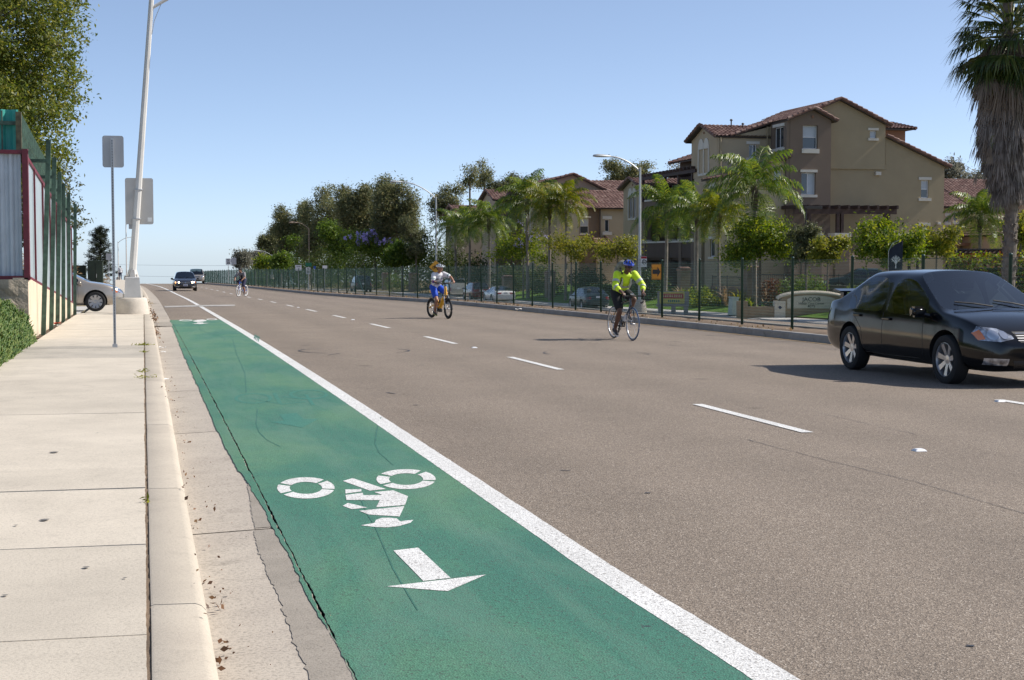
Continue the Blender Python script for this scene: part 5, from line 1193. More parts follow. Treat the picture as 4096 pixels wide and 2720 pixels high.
# ================================================================== far side: planting
def BK(u, v): return at_ground(u, v, 0, bank)
def B_at(x, y): return Vector((x, y, bank(x, y) if x > redge(y) else gz(x, y)))
def polar(u, X):            # point at given X on the bearing of photo column u
    d = ray(u, 1100); return X, X*d[1]/d[0]
def zv(v, x, y): return atY(2048, v, 1).z*0+CAM_H+(1030-v)/5972*math.hypot(x, y)*.985
# queen palms: (u, X, v of crown, label, seed variant, scale, yellow)
palms = [queen_palm_proto(41, 6.2), queen_palm_proto(42, 6.0, 23, 3.1), queen_palm_proto(43, 5.8, 28, 2.9)]
used = [False]*3
PALMS = [(1828, 29.6, 905, 'slender queen palm leftmost of the row before the tan block', 0, .95, 0), (1875, 29.8, 900, 'queen palm second from left in the row of palms', 1, .95, 0), (1956, 29.6, 880, 'queen palm with broad fluffy crown third from left', 2, 1.05, 0),
         (2112, 30.4, 800, 'tallest queen palm of the middle group of palms', 0, 1.12, 0), (2200, 30.2, 822, 'queen palm with drooping yellow-green crown in middle group', 2, 1.0, 1), (2262, 30.8, 806, 'slim queen palm with golden fronds right of the middle group', 1, .85, 1),
         (2660, 32.0, 835, 'shaded queen palm beside the middle lamp post', 0, .95, 0), (2786, 32.8, 850, 'shaded queen palm before the dark balconies', 1, .85, 0), (2878, 33.0, 860, 'small yellowish queen palm before the lean-to wing', 2, .75, 1),
         (3020, 33.2, 822, 'large queen palm with arching fronds before the brown bay', 1, 1.12, 0), (3912, 44.0, 905, 'small queen palm half hidden behind the big fan palm trunk', 2, .8, 0)]
for k, (u, X, v, lab, var, sc, yel) in enumerate(PALMS):
    x, y = polar(u, X); b = B_at(x, y)-Vector((0, 0, .1)); top = zv(v, x, y)
    t = palms[var] if not used[var] else copy_tree(palms[var]); used[var] = True
    Hp = (6.2, 6.0, 5.8)[var]; t.location = b; t.rotation_euler = (0, 0, k*1.7)
    s = sc; t.scale = (s, s, max(.6, (top-b.z)/(Hp+.15)) if False else s)
    dz = (top-b.z)-(Hp+.15)*s; t.location.z = b.z+min(dz, 0) if dz < 0 else b.z
    if dz > 0:
        for ch in t.children:
            if ch.name.startswith('trunk'): ch.scale = (1, 1, 1+dz/s/Hp)
            else: ch.location = (0, 0, dz/s)
    tag(t, lab, 'palm tree', 'queen palms along the far sidewalk')
    if yel:
        for ch in t.children:
            if ch.name.startswith('fronds'):
                ch.data = ch.data.copy() if ch.data.users > 1 else ch.data; ch.data.materials.clear(); ch.data.materials.append(M_['palm_leaf_yellow'])
            ch.name = ch.name
# helper for trees by photo column
def ptree(name, u, X, v, rpx, vpx, mat, nc, per, size, label, seed, group='trees on the far side', tr=.1, gap=.18, spread=None, lobes=4, n_limb=24, bark=None, asp=.45, Y=None, droop=.16, base_z=None, extra=None, bias=.4):
    if Y is None: x, y = polar(u, X)
    else: d = ray(u, 1100); x, y = Y*d[0]/d[1], Y
    k = math.hypot(x, y)/5972; b = B_at(x, y)-Vector((0, 0, .05))
    if base_z is not None: b.z = base_z
    zc = zv(v, x, y)-b.z; r, h = rpx*k, vpx*k; rng = np.random.default_rng(seed)
    ells = [(0, 0, zc, r*.52, r*.5, h*.55)]
    for i in range(lobes+6):
        a = 2.399*i+rng.uniform()*.8; q = .40+.46*rng.uniform(); m = .17+.22*rng.uniform(); ells.append((math.cos(a)*r*q, math.sin(a)*r*q*.8, zc+h*rng.uniform(-.62, .66), r*m, r*m, h*(m+.04)))
    return tree(name, b, ells, mat, nc, per, size, spread or r*.125, label, 'tree', group, tr=tr, seed=seed, n_limb=n_limb, gap=gap, bark=bark, asp=asp, droop=droop, extra=extra, bias=bias)
def flowers(n, top=.35, sz=.16):
    def f(t, C, rng):
        zs_ = np.sort(C[:, 2]); S = C[(C[:, 2] > zs_[int(len(zs_)*(1-top))]) & (C[:, 1] < np.median(C[:, 1]))]; S = S[rng.choice(len(S), min(n, len(S)), replace=False)]
        P = np.repeat(S, 14, 0)+rng.normal(size=(len(S)*14, 3))*np.array([.12, .12, .18])+np.array([0, -.35, .2]); V, F = leaves(P, sz, rng, .2, .7); npmesh('blossom', V, F, M_['flower_violet'], t)
    return f
lb, ly, lg = M_['leaf_bright'], M_['leaf_yellow'], M_['leaf_green']
ptree('street_tree', 2093, 30.4, 975, 138, 82, lb, 210, 20, .21, 'small spreading tree with a few violet blossoms before the tan block', 21, tr=.07, gap=.34, extra=flowers(9, .6), lobes=7, bias=.6)
ptree('street_tree', 2285, 30.6, 982, 108, 60, ly, 140, 20, .19, 'yellow-green young tree below the golden palm', 22, tr=.06, gap=.32, lobes=7, bias=.6)
ptree('street_tree', 2470, 30.8, 988, 112, 60, ly, 150, 20, .18, 'yellow-green young tree left of the middle lamp post', 23, tr=.06, gap=.34, lobes=7, bias=.6)
ptree('street_tree', 3040, 32.6, 952, 155, 112, lb, 640, 20, .18, 'bright green bushy tree on the lawn before the lean-to wing', 24, tr=.08, gap=.28, lobes=9, bark=bark_b, bias=.55)
ptree('magnolia_tree', 3225, 33.6, 975, 85, 90, M_['leaf_olive'], 200, 22, .17, 'glossy dark magnolia tree right of the bushy green tree', 25, tr=.05, gap=.2, lobes=4)
ptree('street_tree', 3310, 33.8, 995, 80, 64, ly, 220, 20, .16, 'yellow-green sapling right of the glossy magnolia', 26, tr=.045, gap=.3, lobes=6, bias=.6)
ptree('street_tree', 3560, 34.2, 965, 150, 100, lb, 460, 20, .17, 'loose green tree standing behind the dark feather banner', 27, tr=.06, gap=.38, lobes=9, bias=.6)
ptree('magnolia_tree', 3745, 38.0, 960, 100, 60, ly, 200, 20, .17, 'glossy yellow-green magnolia just left of the big fan palm', 28, tr=.05, gap=.25, lobes=4)
ptree('street_tree', 4080, 40.0, 930, 70, 90, ly, 120, 20, .17, 'thin yellow-green tree at the right edge behind the hedge', 29, tr=.05, gap=.3, lobes=4)
# eucalyptus row further up the far side
eu = M_['leaf_euc']
G_E = 'eucalyptus trees up the road'
for k, (u, X, v, r, h, lab) in enumerate(((1090, 28, 965, 62, 85, 'lowest dark eucalyptus at the left end of the grove'), (1190, 29, 920, 105, 140, 'broad dark eucalyptus second from left in the grove'), (1320, 30, 888, 125, 170, 'high domed eucalyptus in the middle of the grove'), (1450, 30, 862, 105, 165, 'tall eucalyptus with twin tops behind the violet tree'), (1585, 31, 850, 95, 155, 'tall open eucalyptus at the right end of the grove'))):
    ptree('eucalyptus_tree', u, X, v, r, h, eu, 1050, 26, .50-.03*k, lab, 50+k, G_E, tr=.3, gap=.10, lobes=11, n_limb=26, asp=.3, droop=.35, bark=bark_p, spread=.45)
ptree('eucalyptus_tree', 1665, 29.5, 950, 62, 85, M_['leaf_olive'], 170, 22, .30, 'brownish eucalyptus sapling right of the violet tree', 60, G_E, tr=.09, gap=.2, asp=.3, droop=.25)
ptree('jacaranda_tree', 1500, 28.6, 985, 125, 62, lg, 420, 24, .28, 'jacaranda tree crowned with violet blossoms behind the fence', 61, tr=.12, gap=.18, lobes=6, extra=flowers(75, .62, .30))
for k, (u, X, v, r, h, lab) in enumerate(((1245, 28.2, 985, 85, 62, 'rounded green tree below the eucalyptus grove at left'), (1380, 28.8, 945, 105, 80, 'spreading bright green tree below the eucalyptus grove'), (1610, 28.4, 1010, 80, 48, 'low green tree at the right foot of the eucalyptus grove'))):
    ptree('broadleaf_tree', u, X, v, r, h, lg, 520, 26, .34, lab, 63+k, tr=.15, gap=.06, lobes=6)
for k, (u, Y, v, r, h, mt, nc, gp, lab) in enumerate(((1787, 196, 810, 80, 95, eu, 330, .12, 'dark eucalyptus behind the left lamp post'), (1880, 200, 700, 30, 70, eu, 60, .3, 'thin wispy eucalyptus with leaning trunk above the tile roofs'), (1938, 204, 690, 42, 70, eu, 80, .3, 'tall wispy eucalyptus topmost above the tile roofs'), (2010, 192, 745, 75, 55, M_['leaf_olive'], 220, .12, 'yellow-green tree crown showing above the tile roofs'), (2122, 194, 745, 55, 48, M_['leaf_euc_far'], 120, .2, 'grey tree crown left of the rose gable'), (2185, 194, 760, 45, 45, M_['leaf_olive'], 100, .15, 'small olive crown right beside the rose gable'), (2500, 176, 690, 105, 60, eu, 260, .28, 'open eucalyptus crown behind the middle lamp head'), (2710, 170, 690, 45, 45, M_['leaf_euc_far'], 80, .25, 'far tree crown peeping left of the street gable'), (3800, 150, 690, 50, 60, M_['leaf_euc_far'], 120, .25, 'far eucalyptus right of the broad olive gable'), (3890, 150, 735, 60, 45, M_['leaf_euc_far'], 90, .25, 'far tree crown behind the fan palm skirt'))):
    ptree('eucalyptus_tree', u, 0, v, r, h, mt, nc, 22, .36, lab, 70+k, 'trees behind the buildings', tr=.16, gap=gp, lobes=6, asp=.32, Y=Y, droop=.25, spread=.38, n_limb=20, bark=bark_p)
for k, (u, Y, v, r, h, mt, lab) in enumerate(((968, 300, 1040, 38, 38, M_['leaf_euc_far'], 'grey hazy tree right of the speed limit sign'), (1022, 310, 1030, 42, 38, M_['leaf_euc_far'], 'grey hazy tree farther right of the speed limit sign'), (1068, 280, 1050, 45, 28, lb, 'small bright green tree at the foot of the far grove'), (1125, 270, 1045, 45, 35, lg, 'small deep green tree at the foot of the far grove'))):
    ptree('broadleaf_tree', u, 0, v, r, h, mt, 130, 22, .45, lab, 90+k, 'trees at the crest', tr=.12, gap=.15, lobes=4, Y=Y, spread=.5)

for k, (u, X, r, h, mt, lab) in enumerate(((1010, 25, 4, 3.4, lg, 'dark green thicket at the far left end below the crest trees'), (1075, 26, 4, 4.2, lg, 'green thicket below the lowest eucalyptus'), (1150, 27, 4, 4.6, M_['leaf_dark'], 'dark thicket below the broad eucalyptus'), (1230, 28, 3.6, 4.6, lg, 'tall green thicket behind the rusty lamp'), (1310, 28.6, 3.4, 4.6, M_['leaf_dark'], 'dark thicket below the domed eucalyptus'), (1390, 29, 3., 4.4, lg, 'green thicket left of the jacaranda trunk'), (1465, 29.4, 3., 4.0, M_['leaf_dark'], 'dark thicket behind the jacaranda trunk'), (1545, 30, 2.8, 4., lg, 'green thicket right of the jacaranda trunk'), (1625, 30.4, 2.6, 4.2, M_['leaf_dark'], 'dark thicket right of the eucalyptus grove'), (1705, 31, 2.6, 4.6, lg, 'tall green thicket beside the left lamp post'), (1790, 31.4, 2.2, 3.6, M_['leaf_dark'], 'dark thicket below the leftmost palms'), (1900, 31.2, 2.0, 2.6, M_['leaf_dark'], 'dark undergrowth between the second and third palms'), (2050, 32.6, 1.8, 1.8, M_['leaf_dark'], 'dark undergrowth left of the tallest palm'), (2160, 33., 1.6, 1.6, M_['leaf_dark'], 'dark undergrowth right of the tallest palm'), (2350, 33.2, 1.5, 1.5, M_['leaf_dark'], 'dark undergrowth behind the green sedan'), (2600, 33, 1.3, 1.6, M_['leaf_dark'], 'dark undergrowth behind the arrow sign'))):  # last five: dark foliage added to stand for the shade under the palms
    x, y = polar(u, X); brush('thicket', B_at(x, y), (r, r, h*1.2), int(1500*r), .13+.05*r, mt, lab, 'bush', 'thickets along the far side', seed=200+k, asp=.5, up=.4, stems=10)
# Washington fan palm with its skirt of dead fronds
fp_x, fp_y = 29.9, 48.0
fp = empty('fan_palm', B_at(fp_x+.3, fp_y), 0, 'towering fan palm with shaggy skirt of dead brown fronds', 'palm tree'); fb = Vector(fp.location)
rng = np.random.default_rng(77)
foliage('fan_green', (.022, .042, .010), (.045, .072, .014), (.11, .13, .03), .25, .35, .6); foliage('fan_dead', (.13, .112, .098), (.21, .182, .16), (.35, .31, .28), .15, .8, .2); foliage('fan_tan', (.13, .10, .075), (.20, .155, .115), (.30, .24, .18), .2, .7, .2)
kf = 57.5/5972; zf = lambda v: CAM_H+(1030-v)*kf-fb.z
mb = MB(); pts, rad = [], []
for i in range(60):
    z = -.3+(zf(-60)+.3)*i/59; pts.append((.12*math.sin(z*.4), .05*math.cos(z*.5), z)); rad.append((.235-.012*z*.4)*(1+.07*(i % 2))*(1.18 if i < 3 else 1))
mb.tube(pts, rad, 12)
for i in range(190):      # cut leaf bases
    z = rng.uniform(.2, zf(830)); a = i*2.399; r = .23; mb.tube([(.12*math.sin(z*.4)+math.cos(a)*r*.85, math.sin(a)*r*.85, z), (.12*math.sin(z*.4)+math.cos(a)*(r+.05), math.sin(a)*(r+.05), z+.10)], [.05, .03], 4)
mb.build('trunk', bark_g, fp)
def fan(Vl, Fl, o, d, n, L, spread, rng, sag, w=.05):
    """fan leaf: strips spreading from the end of the stalk"""
    d = np.array(d)/np.linalg.norm(d); up = np.array([0, 0, 1.]); s = np.cross(d, up); s = s/(np.linalg.norm(s)+1e-6); q = np.cross(s, d); o = np.array(o)
    for i in range(n):
        a = spread*(i/(n-1)-.5); e = d*math.cos(a)+s*math.sin(a)+q*.10*math.cos(a*2)*rng.uniform(.4, 1.2); e /= np.linalg.norm(e); l = L*(.8+.3*rng.uniform())*(1-.18*abs(a)/spread*2)
        wv = np.cross(e, q); wv = wv/(np.linalg.norm(wv)+1e-6)*w*(.7+.6*rng.uniform()); m = o+e*l*.55; t_ = m+(e*.75+np.array([0, 0, -sag*(.5+rng.uniform())]))*l*.45
        b = len(Vl); Vl += [o-wv*.2, o+wv*.2, m+wv, m-wv, t_+wv*.12, t_-wv*.12]; Fl += [(b, b+1, b+2, b+3), (b+3, b+2, b+4, b+5)]
Vd, Fd = [], []; z0, z1 = zf(850), zf(300)
for i in range(620):
    q = rng.uniform(); z = z0+(z1-z0)*q+.75; az = rng.uniform(0, 2*PI); ro = (.42+.62*min(1, q*2.6))*(1+.10*rng.normal())
    hx, hy = math.cos(az), math.sin(az); o = (hx*ro*.8, hy*ro*.8, z); fan(Vd, Fd, o, (hx*.10+rng.normal()*.07, hy*.10+rng.normal()*.07, -1), 11, .8+.35*rng.uniform(), .95, rng, .25, .03)
    if rng.uniform() < .5:
        a_ = np.array((hx*.2, hy*.2, z+.5)); b_ = np.array(o); w_ = np.array((-hy, hx, 0))*.02; k = len(Vd); Vd += [a_-w_, a_+w_, b_+w_, b_-w_]; Fd += [(k, k+1, k+2, k+3)]
npmesh('skirt', Vd, Fd, M_['fan_dead'], fp)
Vg, Fg, Vt, Ft = [], [], [], []; st = MB(); zc = zf(215)
for i in range(130):
    q = i/130; az = i*2.399; el = R(62-150*q+rng.normal()*8); hx, hy = math.cos(az), math.sin(az); Ls = 1.0+.45*rng.uniform(); d = (hx*math.cos(el), hy*math.cos(el), math.sin(el)); b0 = Vector((hx*.2, hy*.2, zc+1.6*(1-q)-.9)); e = b0+Vector(d)*Ls+Vector((0, 0, -.12))
    st.tube([b0, b0.lerp(e, .5)+Vector((0, 0, .08)), e], [.03, .022, .015], 4, cap=False); dd = (d[0], d[1], d[2]-.35)
    dead = q > .70
    fan(*((Vt, Ft) if dead else (Vg, Fg)), e, dd, 22, .95+.3*rng.uniform(), 2.5, rng, .75 if not dead else 1.1, .035)
for i in range(26):       # stray fronds hanging out of the skirt
    z = zf(rng.uniform(330, 720)); az = rng.uniform(0, 2*PI); hx, hy = math.cos(az), math.sin(az); b0 = Vector((hx*.4, hy*.4, z)); e = b0+Vector((hx*.75, hy*.75, .15)); st.tube([b0, b0.lerp(e, .6)+Vector((0, 0, .12)), e, e+Vector((hx*.1, hy*.1, -.35))], [.02, .015, .012, .008], 4, cap=False); fan(Vt, Ft, e+Vector((hx*.1, hy*.1, -.3)), (hx*.2, hy*.2, -1), 9, .55, .7, rng, .4, .022)
st.build('leaf_stalks', M_['palm_rib'], fp); npmesh('green_fans', Vg, Fg, M_['fan_green'], fp); npmesh('dying_fans', Vt, Ft, M_['fan_tan'], fp)
for ch in fp.children: ch['kind'] = 'stuff'

# hedge, shrubs, flax
def hedge(name, c, dim, n, size, mats, label, seed=3):
    rng = np.random.default_rng(seed); t = empty(name, c, 0, label, 'hedge'); P = rng.uniform(-.5, .5, (n, 3)); f = rng.integers(0, 5, n)
    P[f == 0, 0] = -.5; P[f == 1, 1] = -.5; P[(f == 2) | (f == 3), 2] = .5; P = P*np.array(dim)+np.array([0, 0, dim[2]/2])
    P += rng.normal(size=P.shape)*.10; P[:, 2] += np.array([.12*mnoise.noise((p[0]*2, p[1]*2, 0)) for p in P])
    V, F = leaves(P, size, rng, .4, .55); k = len(F)//4
    npmesh('foliage', V[:4*3*k], F[:3*k], mats[0], t); npmesh('new_growth', V[4*3*k:], F[3*k:]-4*3*k, mats[1], t)
    mb = MB()
    for i in range(14): x = -dim[0]/2+dim[0]*(i+.5)/14; limb(mb, (x, 0, -.2), (x+rng.normal()*.2, rng.normal()*.2, dim[2]*.7), .04, .015, rng, .1, 4, 5)
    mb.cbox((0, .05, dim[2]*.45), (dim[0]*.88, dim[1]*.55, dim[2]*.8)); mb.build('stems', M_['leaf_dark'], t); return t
b = B_at(34.6, 51.5); hedge('hedge', Vector((34.6, 51.8, b.z)), (8.0, 1.6, zv(1035, 33, 52)-b.z), 15000, .12, (lb, M_['leaf_red']), 'tall clipped hedge with reddish leaves behind the fan palm')
SHR = [(3175, 34.4, .9, .95, lg, 'rounded clipped dark shrub behind the stone sign'), (3240, 35.2, 1.0, 1.05, lg, 'larger rounded shrub right behind the stone sign'), (2790, 31.9, 1.2, .8, lb, 'leafy green shrub right of the bench'), (3088, 33.2, .6, 1.1, M_['leaf_red'], 'dark red cordyline plant left of the rounded shrubs'), (2830, 33.2, .9, .6, lb, 'low green shrub farther right of the bench'),
       (3440, 34.6, 1.0, .8, lg, 'trimmed shrub right of the stone sign behind the fence'), (3520, 35.2, .9, .7, lg, 'small trimmed shrub near the feather banner'), (1580, 28.2, 1.6, 1.4, lg, 'dark bush behind the median fence left of the boy'), (1350, 27.9, 2.2, 1.5, lb, 'clipped green hedge bush behind the dark van'), (1285, 27.6, 1.6, 1.4, lb, 'bright green bush left of the dark van'), (2420, 32.4, 1.3, .9, M_['leaf_dark'], 'dark bush behind the cyclist with yellow jacket'), (2200, 32.0, 1.5, .9, M_['leaf_dark'], 'dark bush behind the white coupe'), (1700, 28.6, 1.6, 2., M_['leaf_dark'], 'tall dark bush behind the boy on the yellow bicycle')]
for k, (u, X, r, h, mt, lab) in enumerate(SHR):
    x, y = polar(u, X); brush('shrub', B_at(x, y), (r, r, h*1.25), int(1500*r), .13, mt, lab, 'shrub', 'shrubs on the far bank', seed=100+k, asp=.5, up=.5, stems=8)
def flax(u, X, h, mat, label, seed, n=46):
    rng = np.random.default_rng(seed); x, y = polar(u, X); t = empty('flax_plant', B_at(x, y), 0, label, 'plant', 'strap leaved plants on the bank'); V, F = [], []
    for i in range(n):
        az = rng.uniform(0, 2*PI); el = R(rng.uniform(40, 88)); L = h*(.7+.5*rng.uniform()); d = np.array([math.cos(az)*math.cos(el), math.sin(az)*math.cos(el), math.sin(el)]); w = np.array([-math.sin(az), math.cos(az), 0])*.028; o = np.array([rng.normal()*.08, rng.normal()*.08, 0]); m = o+d*L*.6; e = m+(d+np.array([math.cos(az)*.5, math.sin(az)*.5, -.5]))*L*.35
        k = len(V); V += [o-w*.6, o+w*.6, m+w, m-w, e+w*.1, e-w*.1]; F += [(k, k+1, k+2, k+3), (k+3, k+2, k+4, k+5)]
    npmesh('blades', V, F, mat, t); MB().lathe([(.12, -.05), (.1, .1), (.03, .16)], 8).build('base', bark_b, t)
for k, (u, X, h, mt, lab) in enumerate(((2905, 32.8, 1.3, M_['leaf_dry'], 'tall dry strap-leaved plant left of the tiled pillar'), (2955, 33.2, 1.2, ly, 'pale strap-leaved plant at the foot of the tiled pillar'), (2870, 32.6, .7, lb, 'short green strap-leaved plant near the pale utility box'), (2720, 32.4, 1.3, M_['leaf_dry'], 'dry strap-leaved plant rising behind the bench'), (3070, 33.4, 1.5, M_['leaf_dry'], 'tall brown strap-leaved plant right of the tiled pillar'), (3000, 32.9, .7, lb, 'short bright strap-leaved plant under the bushy tree'), (3640, 36., 1.2, M_['leaf_dry'], 'dry strap-leaved plant beside the feather banner'), (1640, 28.9, 1.3, M_['leaf_dry'], 'bare twiggy plant behind the fence left of the boy'))): flax(u, X, h, mt, lab, 140+k)

# ================================================================== far side: objects
def stucco_pillar(u, v0, v1, X, w, label):
    x, y = polar(u, X); b = B_at(x, y); zt = zv(v0, x, y); t = empty('stucco_pillar', b, 0, label, 'pillar', 'stucco pillars with tiled caps'); h = zt-b.z
    MB().box((-w/2, -w/2, -.3), (w/2, w/2, h-.12)).build('shaft', brown_w, t); MB().box((-w/2-.06, -w/2-.06, h-.12), (w/2+.06, w/2+.06, h)).build('cap', tile_m, t)
    mb = MB()
    for i in range(6): xx = -w/2+w*(i+.5)/6; mb.tube([(xx, -w/2-.09, h+.01), (xx, 0, h+.10)], [.06, .05], 6); mb.tube([(xx, w/2+.09, h+.01), (xx, 0, h+.10)], [.06, .05], 6)
    mb.build('cap_tiles', tile_m, t)
stucco_pillar(3003, 1072, 0, 34.0, .72, 'stucco pillar with tiled cap behind the bushy green tree'); stucco_pillar(2735, 1076, 0, 33.6, .66, 'stucco pillar with tiled cap right of the arrow sign'); stucco_pillar(2029, 1108, 0, 30.6, .8, 'stucco pillar with tiled cap behind the white coupe'); stucco_pillar(2200, 1090, 0, 31.4, .7, 'stucco pillar with tiled cap below the drooping palm'); stucco_pillar(1545, 1095, 0, 28.9, 1.0, 'stucco pillar with tiled cap left of the boy'); stucco_pillar(1655, 1095, 0, 29.2, 1.0, 'stucco pillar with tiled cap right behind the boy')
# iron fence on a low wall
ifn = empty('iron_fence', B_at(35, 74), 0, 'black iron picket fence on a low stucco wall behind the lawn', 'fence'); ob = Vector(ifn.location)
def iron_run(x0, y0, x1, y1, z0, z1, wz):
    n = int(math.hypot(x1-x0, y1-y0)/.125); mb = MB(); mb.tube([(x0, y0, z1), (x1, y1, z1)], .022, 4); mb.tube([(x0, y0, z0+.08), (x1, y1, z0+.08)], .018, 4)
    mb.build('rail', iron, ifn, world=True)
    for i in range(n+1):
        x, y = x0+(x1-x0)*i/n, y0+(y1-y0)*i/n; k = i % 14 == 0; MB().tube([(x, y, z0-.05), (x, y, z1+(.08 if k else 0))], .03 if k else .011, 4).build('picket', iron, ifn, world=True)
    d = Vector((y1-y0, x0-x1, 0)).normalized()*.12
    mb = MB(); vs = [(x0+d.x*s, y0+d.y*s, z) for z in (wz, z0) for s in (-1, 1)]+[(x1+d.x*s, y1+d.y*s, z) for z in (wz, z0) for s in (-1, 1)]; mb.add(vs, [(0, 1, 3, 2), (4, 6, 7, 5), (0, 4, 5, 1), (2, 3, 7, 6), (0, 2, 6, 4), (1, 5, 7, 3)]); mb.build('low_wall', brown_w, ifn, world=True)
x0, y0 = polar(3030, 34.2); x1, y1 = polar(3580, 39.0); k = zv(1137, x0, y0); iron_run(x0, y0, x1, y1, k, zv(1098, x0, y0), -1.6)
x2, y2 = polar(2850, 33.4); x3, y3 = polar(2975, 33.9); iron_run(x2, y2, x3, y3, zv(1145, x2, y2), zv(1106, x2, y2), -1.6)
# stone name sign
js_x, js_y = polar(3243, 33.0); jb = BK(3243, 1256); jb = Vector((jb.x, jb.y, jb.z)); js = empty('monument_sign', jb, -R(14), 'cream arched monument sign reading JACOB Health Care Center 4075 on the lawn', 'sign'); kk = jb.length/5972
cream = plain('cream_stone', (.55, .50, .40), .85, var=.06, vs=4); tan_s = plain('tan_stone', (.30, .22, .13), .9, var=.1, vs=4)
Wj, Hj = 118*kk, 92*kk
arcp = lambda r, z0, n=16: [(r*math.cos(t), z0+.28*Hj*math.sin(t)) for t in np.linspace(0, PI, n)]
MB().prism([(-Wj, -.3), (Wj, -.3), (Wj, .62*Hj)]+arcp(Wj, .62*Hj)[1:-1]+[(-Wj, .62*Hj)], -.10, .25).build('body', tan_s, js)
MB().prism([(-Wj*.80, .24*Hj), (Wj*.80, .24*Hj), (Wj*.80, .60*Hj)]+[(Wj*.80*math.cos(t), .60*Hj+.20*Hj*math.sin(t)) for t in np.linspace(0, PI, 16)][1:-1]+[(-Wj*.80, .60*Hj)], -.125, -.10).build('name_panel', cream, js)
mb = MB(); P = arcp(Wj*1.12, .64*Hj); mb.tube([(p[0], .05, p[1]+.02) for p in P], .075, 8); mb.tube([(p[0], -.1, p[1]-.01) for p in P], .06, 8); mb.build('arched_cap', cream, js)
MB().prism([(-Wj*1.22, -.3), (-Wj*.86, -.3), (-Wj*.86, .56*Hj), (-Wj*1.22, .56*Hj)], -.16, .3).build('side_pier', cream, js); mb = MB().prism([(-Wj*1.04-.10, .28*Hj), (-Wj*1.04, .28*Hj-.10), (-Wj*1.04+.10, .28*Hj), (-Wj*1.04, .28*Hj+.10)], -.168, -.162); mb.build('diamond_mark', plain('navy_mark', (.015, .02, .06), .5), js)
MB().box((-Wj*2.1, -.05, -.3), (-Wj*1.22, .2, .32*Hj)).build('low_wall', tan_s, js); MB().box((-Wj*2.45, -.1, -.3), (-Wj*2.1, .25, .55*Hj)).build('end_pier', tan_s, js)
lt = plain('bronze_letter', (.035, .04, .035), .5)
for s, z, sz, bo in (('JACOB', .62, .24, .004), ('Health Care Center', .45, .125, .002), ('4075', .33, .15, .003)): put_text(js, s, sz*Hj/.98*1.05, lt, (.0, -.130, z*Hj), 0, bo)
# boxes on the lawn
ub = BK(2930, 1260); t = empty('utility_box', ub, R(12), 'pale green utility pedestal leaning on the lawn', 'utility box'); t.rotation_euler = (0, R(5), R(12)); MB().bbox((0, 0, .42), (.38, .38, .9), .05).build('body', plain('pale_green_box', (.42, .50, .42), .6, var=.08, vs=3), t); MB().bbox((0, 0, .90), (.41, .41, .08), .02).build('cap', M_['pale_green_box'], t)
vb = BK(3082, 1258); t = empty('valve_cage', vb, -R(14), 'dark green wire cage over a valve left of the stone sign', 'cage'); mb = MB(); w_, d_, h_ = 1.0, .5, .62
for i in range(11):
    x = -w_/2+w_*i/10
    for y in (0, d_): mb.tube([(x, y, 0), (x, y, h_)], .011, 4)
for z in (.05, .3, h_):
    for y in (0, d_): mb.tube([(-w_/2, y, z), (w_/2, y, z)], .014, 4)
    for x in (-w_/2, w_/2): mb.tube([(x, 0, z), (x, d_, z)], .014, 4)
mb.build('bars', green_st, t); MB().box((-w_/2, 0, h_), (w_/2, d_, h_+.02)).build('lid', green_st, t); MB().tube([(-.3, .25, -.1), (-.3, .25, .35), (.3, .25, .35), (.3, .25, -.1)], .06, 8).build('pipe', cab, t)
# bench with advertising back
bb = BK(2690, 1254); t = empty('bus_bench', bb, -R(20), 'concrete bus bench with yellow and red advertising back', 'bench'); cg = conc_base
MB().bbox((0, .25, .42), (1.75, .5, .10), .02).build('seat', plain('grey_concrete', (.25, .24, .22), .9, var=.1), t)
for x in (-.66, 0.05, .72): MB().box((x-.12, .02, -.05), (x+.12, .48, .37)).build('leg', M_['grey_concrete'], t)
MB().box((-.82, .44, .47), (.88, .52, 1.18)).build('backrest', M_['grey_concrete'], t); MB().box((-.70, .425, .52), (.64, .437, 1.14)).build('advert_panel', plain('advert_yellow', (.50, .46, .10), .5), t); MB().box((-.60, .415, .80), (.58, .424, 1.06)).build('advert_band', red_p, t)
mb = MB()
for i in range(9): mb.box((-.54+.122*i, .406, .86), (-.54+.122*i+.07+.02*(i % 2), .414, 1.00))
mb.build('advert_letters', plain('advert_pale', (.5, .35, .2), .6), t)
mb = MB()
for i in range(6): mb.box((-.25+.11*i, .415, .60), (-.25+.11*i+.07, .424, .72))
mb.build('advert_numbers', plain('advert_teal', (.05, .16, .14), .6), t)
# feather banner
x, y = polar(3582, 33.6); b = B_at(x, y); t = empty('feather_banner', b, -R(20), 'dark navy feather banner with white tree emblem near the car roof', 'banner'); k = math.hypot(x, y)/5972; navy = plain('navy_cloth', (.010, .014, .030), .75, var=.15, vs=3)
zt = zv(963, x, y)-b.z; wb = 26*k
MB().tube([(-wb-.02, 0, -.2), (-wb-.02, 0, zt-.5), (-wb*.5, 0, zt-.12), (wb*.6, 0, zt+.02)], .014, 6).build('pole', galv, t)
n = 14; vs = []
for i in range(n+1):
    z = .45+(zt-.45)*i/n; xl = -wb if z < zt-.5 else -wb+(2*wb)*((z-(zt-.5))/.5)**1.7
    for j in range(5): vs.append((xl+(wb-xl)*j/4, .03*math.sin(j*1.1+i*.5), z))
for (sx, sy) in ((0, .004),):
    mb = MB(); mb.add([(p[0], p[1]+sy, p[2]) for p in vs], [(5*i+j, 5*i+j+1, 5*i+6+j, 5*i+5+j) for i in range(n) for j in range(4)]); o = mb.build('cloth', navy, t, smooth=True); m = o.modifiers.new('s', 'SOLIDIFY'); m.thickness = .004
mb = MB(); zc = zt-82*k; wl_ = .012; ye = -.05
